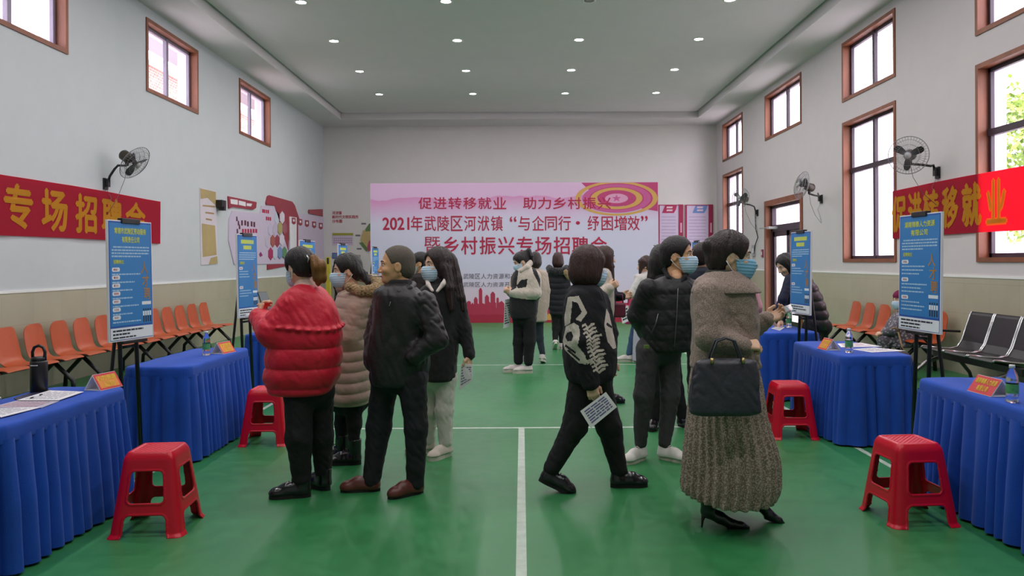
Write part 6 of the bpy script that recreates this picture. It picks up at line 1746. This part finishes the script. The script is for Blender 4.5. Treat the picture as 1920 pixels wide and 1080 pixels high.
p.collar('wide_collar', M_chk, [(507, 1330, 1384, .10), (518, 1314, 1396, .145), (536, 1299, 1414, .20), (549, 1294, 1424, .215)], mod=lambda th, z, x, y: wr(x, y, z, .006) + .006*np.cos(3*th + 1))
p.hair('cap', M_hairdb, .013, locks=[([(1345, 468, .0), (1330, 462, .0)], [.05, .040]), ([(1346, 490, 0), (1347, 512, -.02)], [.052, .034])], low=-.09)
p.face(); p.mask(M_maskd)
# pointed ankle boots with thin heels
for li, yaw, pitch, nm in ((0, -8, 0, 'boot'), (1, -12, 22, 'boot')):
    an = p.legs[li][0][-1]; fd = Field((-.10, -.06, -.02), (.26, .06, .26), .0045)
    fd.limb([(-.002, 0, .22), (-.004, 0, .15), (-.012, 0, .10)], [.050, .045, .038], k=.02); fd.limb([(-.012, 0, .095), (.06, 0, .062), (.125, 0, .028), (.185, 0, .020), (.225, 0, .013)], [.036, .035, .030, .022, .008], k=.02)
    fd.cut((0, 0, 1), (0, 0, .24)); fd.cut((0, 0, -1), (0, 0, .003))
    A = Matrix.Translation(Vector((an.x, an.y, 0)) - p.base) @ Matrix.Rotation(R(yaw), 4, 'Z')
    if pitch: pv = Matrix.Translation((.17, 0, 0)); A = A @ pv @ Matrix.Rotation(R(pitch), 4, 'Y') @ pv.inverted()
    o = fd.build('boot', [M_shoeblk], p.root, (0, 0, 0), None, A)
    b = MB(); b.tube([(-.030, 0, .085), (-.040, 0, .04), (-.044, 0, 0.0)], [.018, .008, .005], n=8, M=A); b.build('heel', M_soleblk, o)
    b = MB(); b.prism([(.10, -.028), (.15, -.024), (.20, -.013), (.232, 0), (.20, .013), (.15, .024), (.10, .028)], lambda q: (q[0], q[1], 0), lambda q: (q[0], q[1], .006), 0, A); b.build('sole', M_soleblk, o)
# her handbag
hb = empty('handbag', at(1360, 722, 4.65 - .36)); tag(hb, 'large soft black leather handbag on the arm of the checked coat woman', 'handbag')
fd = Field((-.25, -.12, -.22), (.25, .12, .22), .006); wS = 4.29/F
fd.stack([(-.165, -.012, 0, .185, .068), (-.14, -.008, 0, .196, .072), (0, -.002, 0, .186, .062), (.12, .004, 0, .172, .040), (.150, .005, 0, .166, .020)], k=.01, p=4.5, mod=lambda th, z, x, y: wr(x, y*2, z, .005), capk=.03)
fd.build('body', [mat('bag_leather', '#33333d', .42, .1, 8, bump=.2, bscale=60)], hb)
for yy in (-.03, .03):
    b = MB(); b.tube([(-.085, yy, .10), (-.08, yy, .17), (-.05, yy*.8, .245), (0.0, yy*.6, .262), (.05, yy*.8, .245), (.08, yy, .17), (.085, yy, .10)], .0065, n=8); b.build('handle', MATS['bag_leather'], hb)
for xx in (-.085, .085): b = MB(); b.tube([(xx, -.050, .125), (xx, -.056, .14), (xx, -.050, .155)], .010, n=8); b.build('buckle', mat('brass', '#b5a06a', .3, .05, metal=.9), hb)
# what she carries in the other hand
ph = empty('mobile_phone', at(1458, 588, 4.83)); tag(ph, 'pale cased phone raised in the far hand of the checked coat woman', 'phone')
Mp = Matrix.Rotation(R(20), 4, 'X') @ Matrix.Rotation(R(62), 4, 'Y')
b = MB(); b.box((-.006, -.038, -.078), (.006, .038, .078), 0, Mp, bev=.004); b.build('case', mat('pink_case', '#c9aeb8', .4, .05), ph); b = MB(); b.box((-.0075, -.034, -.072), (-.006, .034, .072), 0, Mp); b.build('screen', MATS['screen_grey'], ph)
sheet('flyer', [(1440, 590, .22), (1482, 570, .24), (1487, 580, .16), (1444, 606, .14)], 4.65, 'white folded flyer under the phone of the checked coat woman', 'flyer', rnd=8, lines=3, inkc='#8a7f96')

# ---- woman leaning over the far right table
p = Person('woman in a dark purple puffer leaning over the table behind the right poster easel', 9.35, near=False)
p.head(1473, 496, 195, 30, hs=.255, neck=(1486, 512, 0))
q_ = [(508, 1478, 1498, .10), (516, 1474, 1514, .14), (540, 1478, 1532, .17), (570, 1496, 1544, .19), (595, 1510, 1550, .19), (618, 1514, 1548, .18)]
p.torso(q_)
p.arm([(1480, 524, -.12), (1468, 560, -.18), (1456, 592, -.14)], [.062, .054, .045], dict(d=(-.5, -.1, -.9), n=(.9, 0, -.3), right=False, curl=.6)); p.arm([(1488, 524, .14), (1476, 560, .18), (1466, 598, .1)], [.06, .054, .045], dict(d=(-.5, 0, -.9), n=(.8, 0, -.3), right=True, curl=.6))
p.leg([(1526, 618, -.06), (1530, 675, -.06), (1532, 722, -.06)], [.09, .07, .055]); p.leg([(1538, 618, .08), (1541, 675, .08), (1543, 722, .08)], [.09, .07, .055])
p.body(); p.top('jacket', [mat('purple_puffer', '#2c2229', .5, .1, 8, coat=.1), mat('navy_sleeve', '#1a1f38', .8, .1, 8)], p.puff(.11, .016), fmat=lambda c: (c[:, 0] < at(1492, 540, 9.35).x)); p.bottom('trousers', M_blackpt)
p.hair('long', M_hairb, .013, locks=[([(1490, 492, -.02), (1500, 512, -.05), (1504, 540, -.12)], [.05, .045, .02])]); p.face(lips=True); p.shoe(0, 185, .25, 'shoe'); p.shoe(1, 185, .25, 'shoe')

# ---- seated elder with the purple hat
p = Person('seated elder in a purple knit hat and plaid coat behind the near right easel', 11.2, near=False)
p.head(1689, 562, 192, 5, hs=.255, neck=(1700, 588, 0))
p.torso([(580, 1690, 1714, .10), (590, 1676, 1726, .14), (606, 1664, 1734, .19), (630, 1656, 1738, .21), (650, 1656, 1738, .21)])
p.arm([(1688, 600, -.15), (1674, 620, -.2), (1658, 624, -.12)], [.074, .066, .05], dict(d=(-1, .2, -.1), n=(0, .3, -.9), right=False, curl=.7)); p.arm([(1704, 600, .12), (1684, 620, .18), (1662, 624, .08)], [.07, .062, .05], dict(d=(-1, -.2, -.1), n=(0, -.3, -.9), right=True, curl=.7))
p.leg([(1712, 636, -.09), (1656, 638, -.10), (1660, 682, -.08)], [.085, .078, .058]); p.leg([(1712, 636, .09), (1660, 638, .10), (1664, 680, .10)], [.085, .078, .058])
p.body()
M_plaid = check_mat('grey_plaid', '#a9a4ac', '#5f5a66', '#333', 26, .4, .7); p.top('coat', M_plaid); p.bottom('trousers', M_plaid)
fd = Field([p.hc[i] - .2 for i in range(3)], [p.hc[i] + .2 for i in range(3)], .007); fd.ell(p.L((-.02, 0, .055)), (.125, .105, .085), p.hR, .02, 'u', lambda x, y, z: .003*np.sin(40*np.arctan2(y, x))); fd.cut(-p.hR.col[2], p.L((0, 0, .02))); p.fin(fd, 'knit_hat', [mat('purple_knit', '#7a1a4a', .9, .1, 20, bump=.4, bscale=120)])
p.face(); p.mask(); p.shoe(0, 190, .25, 'shoe'); p.shoe(1, 190, .25, 'shoe')
st = empty('walking_stick', at(1684, 640, 10.6)); tag(st, 'thin wooden walking stick leaning before the seated elder', 'stick')
a_, c_ = at(1684, 622, 10.6) - st.location, lvl(1706, 706, 0.0) - st.location
b = MB(); b.tube([a_, c_], .010, n=8); b.build('shaft', mat('stick_wood', '#9a7a50', .6, .1), st); b = MB(); b.tube([a_, a_ + Vector((-.01, 0, .04)), a_ + Vector((-.05, 0, .055)), a_ + Vector((-.09, 0, .04))], .011, n=8); b.build('handle', MATS['stick_wood'], st)
bg_ = empty('backpack', Vector((5.05, 10.35, 0))); tag(bg_, 'dark grey backpack standing on the floor before the black bench', 'bag')
fd = Field((-.25, -.2, -.02), (.25, .2, .5), .009); fd.stack([(0.0, 0, 0, .15, .11), (.1, 0, 0, .17, .13), (.26, 0, 0, .15, .12), (.36, .0, 0, .10, .08)], k=.01, p=3, capk=.04); fd.build('body', [mat('bag_grey', '#4a434c', .7, .12, 10)], bg_)
b = MB(); b.tube([(-.05, 0, .34), (-.03, 0, .41), (.03, 0, .41), (.05, 0, .34)], .01, n=6); b.build('handle', M_black, bg_); b = MB(); b.box((-.16, -.135, .10), (-.02, -.12, .13), bev=.004); b.build('clasp', M_chrome, bg_)

# ---- helper sitting at the near left table, only the writing hand in frame
p = Person('person seated outside the left edge whose writing hand rests on the near left table', 4.35)
p.head(-300, 604, -20, 22, hs=.24, neck=(-312, 645, 0))
p.torso([(640, -340, -284, .10), (660, -368, -258, .15), (720, -385, -248, .17), (790, -385, -248, .17), (850, -384, -256, .16)])
p.arm([(-262, 680, -.05), (-190, 752, .0), (-46, 735, .10)], [.07, .058, .045], dict(d=(1, .05, .0), n=(0, .25, -.9), right=True, curl=.75))
p.arm([(-362, 680, .15), (-320, 745, .25), (-180, 730, .34)], [.07, .058, .045], dict(d=(1, -.1, 0), n=(0, 0, -1), right=False, curl=.4))
p.leg([(-330, 842, -.1), (-190, 850, -.1), (-186, 990, -.1)], [.09, .07, .055]); p.leg([(-330, 842, .12), (-200, 850, .12), (-196, 980, .12)], [.09, .07, .055])
p.body(); p.top('jacket', M_blackcl); p.bottom('trousers', M_blackpt); p.hair('cap', M_hairb, .014); p.face(); p.shoe(0, -10, .26, 'shoe'); p.shoe(1, -10, .26, 'shoe')
w_ = p.arms[0][0][-1]
pn = empty('pen', w_ + Vector((.10, .0, .0))); tag(pn, 'pen in the writing hand at the left edge of the near left table', 'pen')
b = MB(); b.tube([(-.02, .02, .06), (.04, 0.0, -.03)], .005, n=8); b.build('barrel', M_black, pn); b = MB(); b.tube([(.04, 0, -.03), (.047, -.002, -.04)], [.005, .001], n=8); b.build('tip', M_chrome, pn)
# ================================================================== SMALL THINGS ON THE TABLES
ZT = TZ + 0.001
def on(px, py): return lvl(px, py, ZT)
M_pet = bpy.data.materials.new('clear_bottle'); M_pet.use_nodes = True
_t = M_pet.node_tree; _b = _t.nodes['Principled BSDF']; _b.inputs['Base Color'].default_value = (.93, .96, 1, 1); _b.inputs['Roughness'].default_value = .06; _b.inputs['Transmission Weight'].default_value = 1.0; _b.inputs['IOR'].default_value = 1.33
_n = _t.nodes.new('ShaderNodeTexNoise'); _n.inputs['Scale'].default_value = 60; _p = _t.nodes.new('ShaderNodeBump'); _p.inputs['Strength'].default_value = .1; _p.inputs['Distance'].default_value = .004
_t.links.new(_n.outputs['Fac'], _p.inputs['Height']); _t.links.new(_p.outputs[0], _b.inputs['Normal'])
M_lab = mat('bottle_label', '#4f9a62', .5, .25, 40); M_capw = flat('cap_white', '#e8e8ee', .4)
bt = empty('water_bottle', (0, 0, 0))
b = MB(); b.lathe([(.001, 0), (.028, .0), (.0325, .006), (.0325, .03), (.031, .034), (.0325, .040), (.0325, .112), (.031, .118), (.0325, .126), (.031, .145), (.024, .168), (.0145, .184), (.0135, .196), (.001, .197)], n=28, cap=False); b.build('bottle_body', M_pet, bt)
b = MB(); b.lathe([(.0331, .052), (.0331, .105)], n=28, cap=False); b.lathe([(.0329, .105), (.0329, .052)], n=28, cap=False); b.build('label', M_lab, bt)
b = MB(); b.lathe([(.001, .212), (.0145, .212), (.0155, .209), (.0155, .193), (.001, .193)], n=20, cap=False); b.build('cap', M_capw, bt)
for i, (q, lb) in enumerate(((on(1898, 754), 'clear water bottle right of the sign on the near right table'), (on(1592, 661), 'clear water bottle on the right table between sign and papers'),
                             (on(387, 666), 'clear water bottle on the second left table beside its sign'), (on(1479, 614), 'clear water bottle beside the leaning woman on the far right table'))):
    o = bt if i == 0 else copy_tree(bt); o.location = q; tag(o, lb, 'bottle', 'water bottles on the tables')

# folded paper name signs
M_sgn = mat('sign_red', '#c81e2c', .5, .05); M_sgy = flat('sign_yellow', '#e6c22c'); M_sgo = mat('sign_orange', '#e08a1e', .5, .05)
def tent(c, ang, label, rows, field=None, w_=.14, h_=.10, ln=.22):
    """prism along local y; the printed face looks to local -x; c = middle of the base"""
    o = empty('name_sign', c, ang); tag(o, label, 'sign', 'folded red name signs')
    t = .004; b = MB()
    A = [(-w_/2, 0), (0, h_), (w_/2, 0)]; Bn = [(-w_/2 + t*2.2, t), (0, h_ - t*2.2), (w_/2 - t*2.2, t)]
    vs = [Vector((x, y, z)) for y in (-ln/2, ln/2) for x, z in A] + [Vector((x, y, z)) for y in (-ln/2, ln/2) for x, z in Bn]
    fs = []
    for i in range(3):
        j = (i+1) % 3; fs += [(i, j, 3+j, 3+i)[::-1], (6+i, 6+j, 9+j, 9+i), (i, j, 6+j, 6+i), (3+i, 9+i, 9+j, 3+j)]
    b.add(vs, fs, 0); b.build('card', M_white, o)
    # printed faces
    for sg in (-1, 1):
        u = Vector((0, -sg*-1, 0)); up = Vector((-sg*w_/2, 0, h_)).normalized(); nn = Vector((sg*h_, 0, w_/2)).normalized()
        yv = Vector((0, sg, 0)); org = Vector((sg*w_/2, 0, 0)); sl = math.hypot(w_/2, h_)
        M = Matrix((( yv.x, up.x, nn.x, org.x), (yv.y, up.y, nn.y, org.y), (yv.z, up.z, nn.z, org.z), (0, 0, 0, 1)))
        b = MB(); b.add([(-ln/2 + .001, .002, .0006), (ln/2 - .001, .002, .0006), (ln/2 - .001, sl - .002, .0006), (-ln/2 + .001, sl - .002, .0006)], [(0, 1, 2, 3)], 0, False, M)
        if field: b.add([(-ln*.42, sl*.12, .0009), (ln*.42, sl*.12, .0009), (ln*.42, sl*.86, .0009), (-ln*.42, sl*.86, .0009)], [(0, 1, 2, 3)], 2, False, M)
        if rows:
            put_text(b, rows[0], -ln*.42, sl*.56, ln*.42, sl*.86, 1, M, .02, .0014); put_text(b, rows[1], -ln*.22, sl*.16, ln*.22, sl*.46, 1, M, .02, .0014)
        b.build('printed_face', [M_sgn, M_sgy, M_sgo], o)
    return o
c = on(1850, 744); tent(Vector((2.83, 4.68, ZT)), R(2), 'red name sign with yellow characters on the near right table', ('湖南锦泰人力资源', '有限公司'), ln=.23)
tent(Vector((2.80, 7.06, ZT)), R(4), 'red and yellow name sign at the corner of the right table with papers', ('人力资源', '公司'), True, ln=.18)
q = on(177, 733); tent(Vector((q.x, q.y + .11, ZT)), R(-12), 'red and yellow name sign on the near left table beside the open folder', ('人力资源', '公司'), True, w_=.125, h_=.10, ln=.2)
q = on(410, 664); tent(Vector((q.x, q.y + .11, ZT)), R(-12), 'red and yellow name sign on the second left table beside its water bottle', ('人力资源', '公司'), True, w_=.13, h_=.10, ln=.2)

# black vacuum bottle with a loop
o = empty('vacuum_bottle', on(73, 735)); tag(o, 'tall black drinking bottle with loop handle on the near left table', 'bottle')
b = MB(); b.lathe([(.001, 0), (.046, 0), (.05, .004), (.05, .19), (.046, .20), (.001, .20)], n=30, cap=False); b.build('bottle_body', mat('bottle_black', '#17161b', .4, .06), o)
b = MB(); b.lathe([(.001, .20), (.044, .20), (.044, .218), (.036, .225), (.001, .226)], n=30, cap=False); b.build('lid', M_black, o)
b = MB(); b.tube([(-.038, 0, .21), (-.040, 0, .255), (-.028, 0, .285), (0, 0, .296), (.028, 0, .285), (.040, 0, .255), (.038, 0, .21)], .0095, n=8); b.build('loop_handle', M_black, o)
b = MB(); b.box((-.022, -.0515, .172), (.022, -.046, .177)); b.build('badge', M_strap, o)

def flatsheet(name, pts, label, cat, m=None, th=.0025, ink=True, rnd=1, z=0.0, group=None, inkc='#8b8ca0'):
    P = [lvl(x, y, ZT + z) for x, y in pts]; c = sum(P, Vector())/4; o = empty(name, c); tag(o, label, cat, group)
    q = [p - c for p in P]; up = Vector((0, 0, th)); n = (q[1]-q[0]).cross(q[3]-q[0])
    b = MB(); b.add(q + [p + up for p in q], [(0, 1, 2, 3)[::-1], (4, 5, 6, 7), (0, 1, 5, 4), (1, 2, 6, 5), (2, 3, 7, 6), (3, 0, 4, 7)], 0); b.build('paper', m or M_white, o)
    if ink:
        rg = random.Random(rnd); b = MB()
        def pt(u, v): return q[0]*(1-u)*(1-v) + q[1]*u*(1-v) + q[2]*u*v + q[3]*(1-u)*v + Vector((0, 0, th + .0006))
        for i in range(9):
            v = .1 + .8*i/9; u = .1
            while u < .85: w_ = rg.uniform(.1, .35); b.add([pt(u, v), pt(min(.9, u+w_), v), pt(min(.9, u+w_), v+.03), pt(u, v+.03)], [(0, 1, 2, 3)], 0); u += w_ + .04
        b.build('print', flat('ink_' + inkc[1:], inkc), o)
    return o
o = flatsheet('folder', [(26, 748), (89, 729), (96, 734), (34, 753)], 'dark folder cover lying open under the white sheets on the near left table', 'folder', mat('folder_navy', '#2a2c4a', .5, .05), .006, False)
flatsheet('paper_sheet', [(32, 751), (93, 732.5), (157, 735), (110, 751)], 'white sheet with a pen on it, in the open folder', 'paper', z=.0065, rnd=12)
flatsheet('leaflet', [(-20, 765), (30, 752), (111, 752.5), (78, 765)], 'pale coloured leaflet below the open folder on the near left table', 'leaflet', flat('leaflet_tint', '#b9b4c6'), rnd=13, z=.001, inkc='#b06a72')
flatsheet('paper_sheet', [(-30, 770), (0, 766), (77, 764), (2, 783)], 'white sheet at the left edge of the picture on the near left table', 'paper', rnd=14, z=.005)
o = empty('pen', lvl(68, 743, ZT + .0135)); tag(o, 'black and white pen lying on the sheet in the open folder', 'pen')
d = (lvl(79, 739.5, ZT) - lvl(57, 747, ZT)); d = d.normalized()*.07
b = MB(); b.tube([-d*.55, d*.55], .0042, n=8); b.build('barrel', M_strap, o); b = MB(); b.tube([d*.45, d], .0048, n=8); b.build('cap', M_black, o); b = MB(); b.tube([-d, -d*.55], [.003, .0046], n=8); b.build('grip', M_black, o)
flatsheet('paper_sheet', [(1570, 644.5), (1614, 643), (1653, 650), (1577, 651.5)], 'white form behind the bottle on the right table', 'paper', rnd=15, inkc='#b98a92')
flatsheet('paper_sheet', [(1598, 655), (1640, 652), (1698, 658), (1634, 661)], 'white printed form in front, right of the bottle on the right table', 'paper', rnd=16, inkc='#6f6d80')
flatsheet('paper_sheet', [(1446, 616), (1458, 612), (1472, 614), (1462, 620)], 'small white paper on the far right table near the bottle', 'paper', rnd=17)
# stool under the seated helper
o = copy_tree(stool); o.location = (-3.92, 4.36, 0); o.rotation_euler = (0, 0, 0); tag(o, 'red plastic stool beneath the seated helper at the near left table', 'stool', 'red plastic stools')
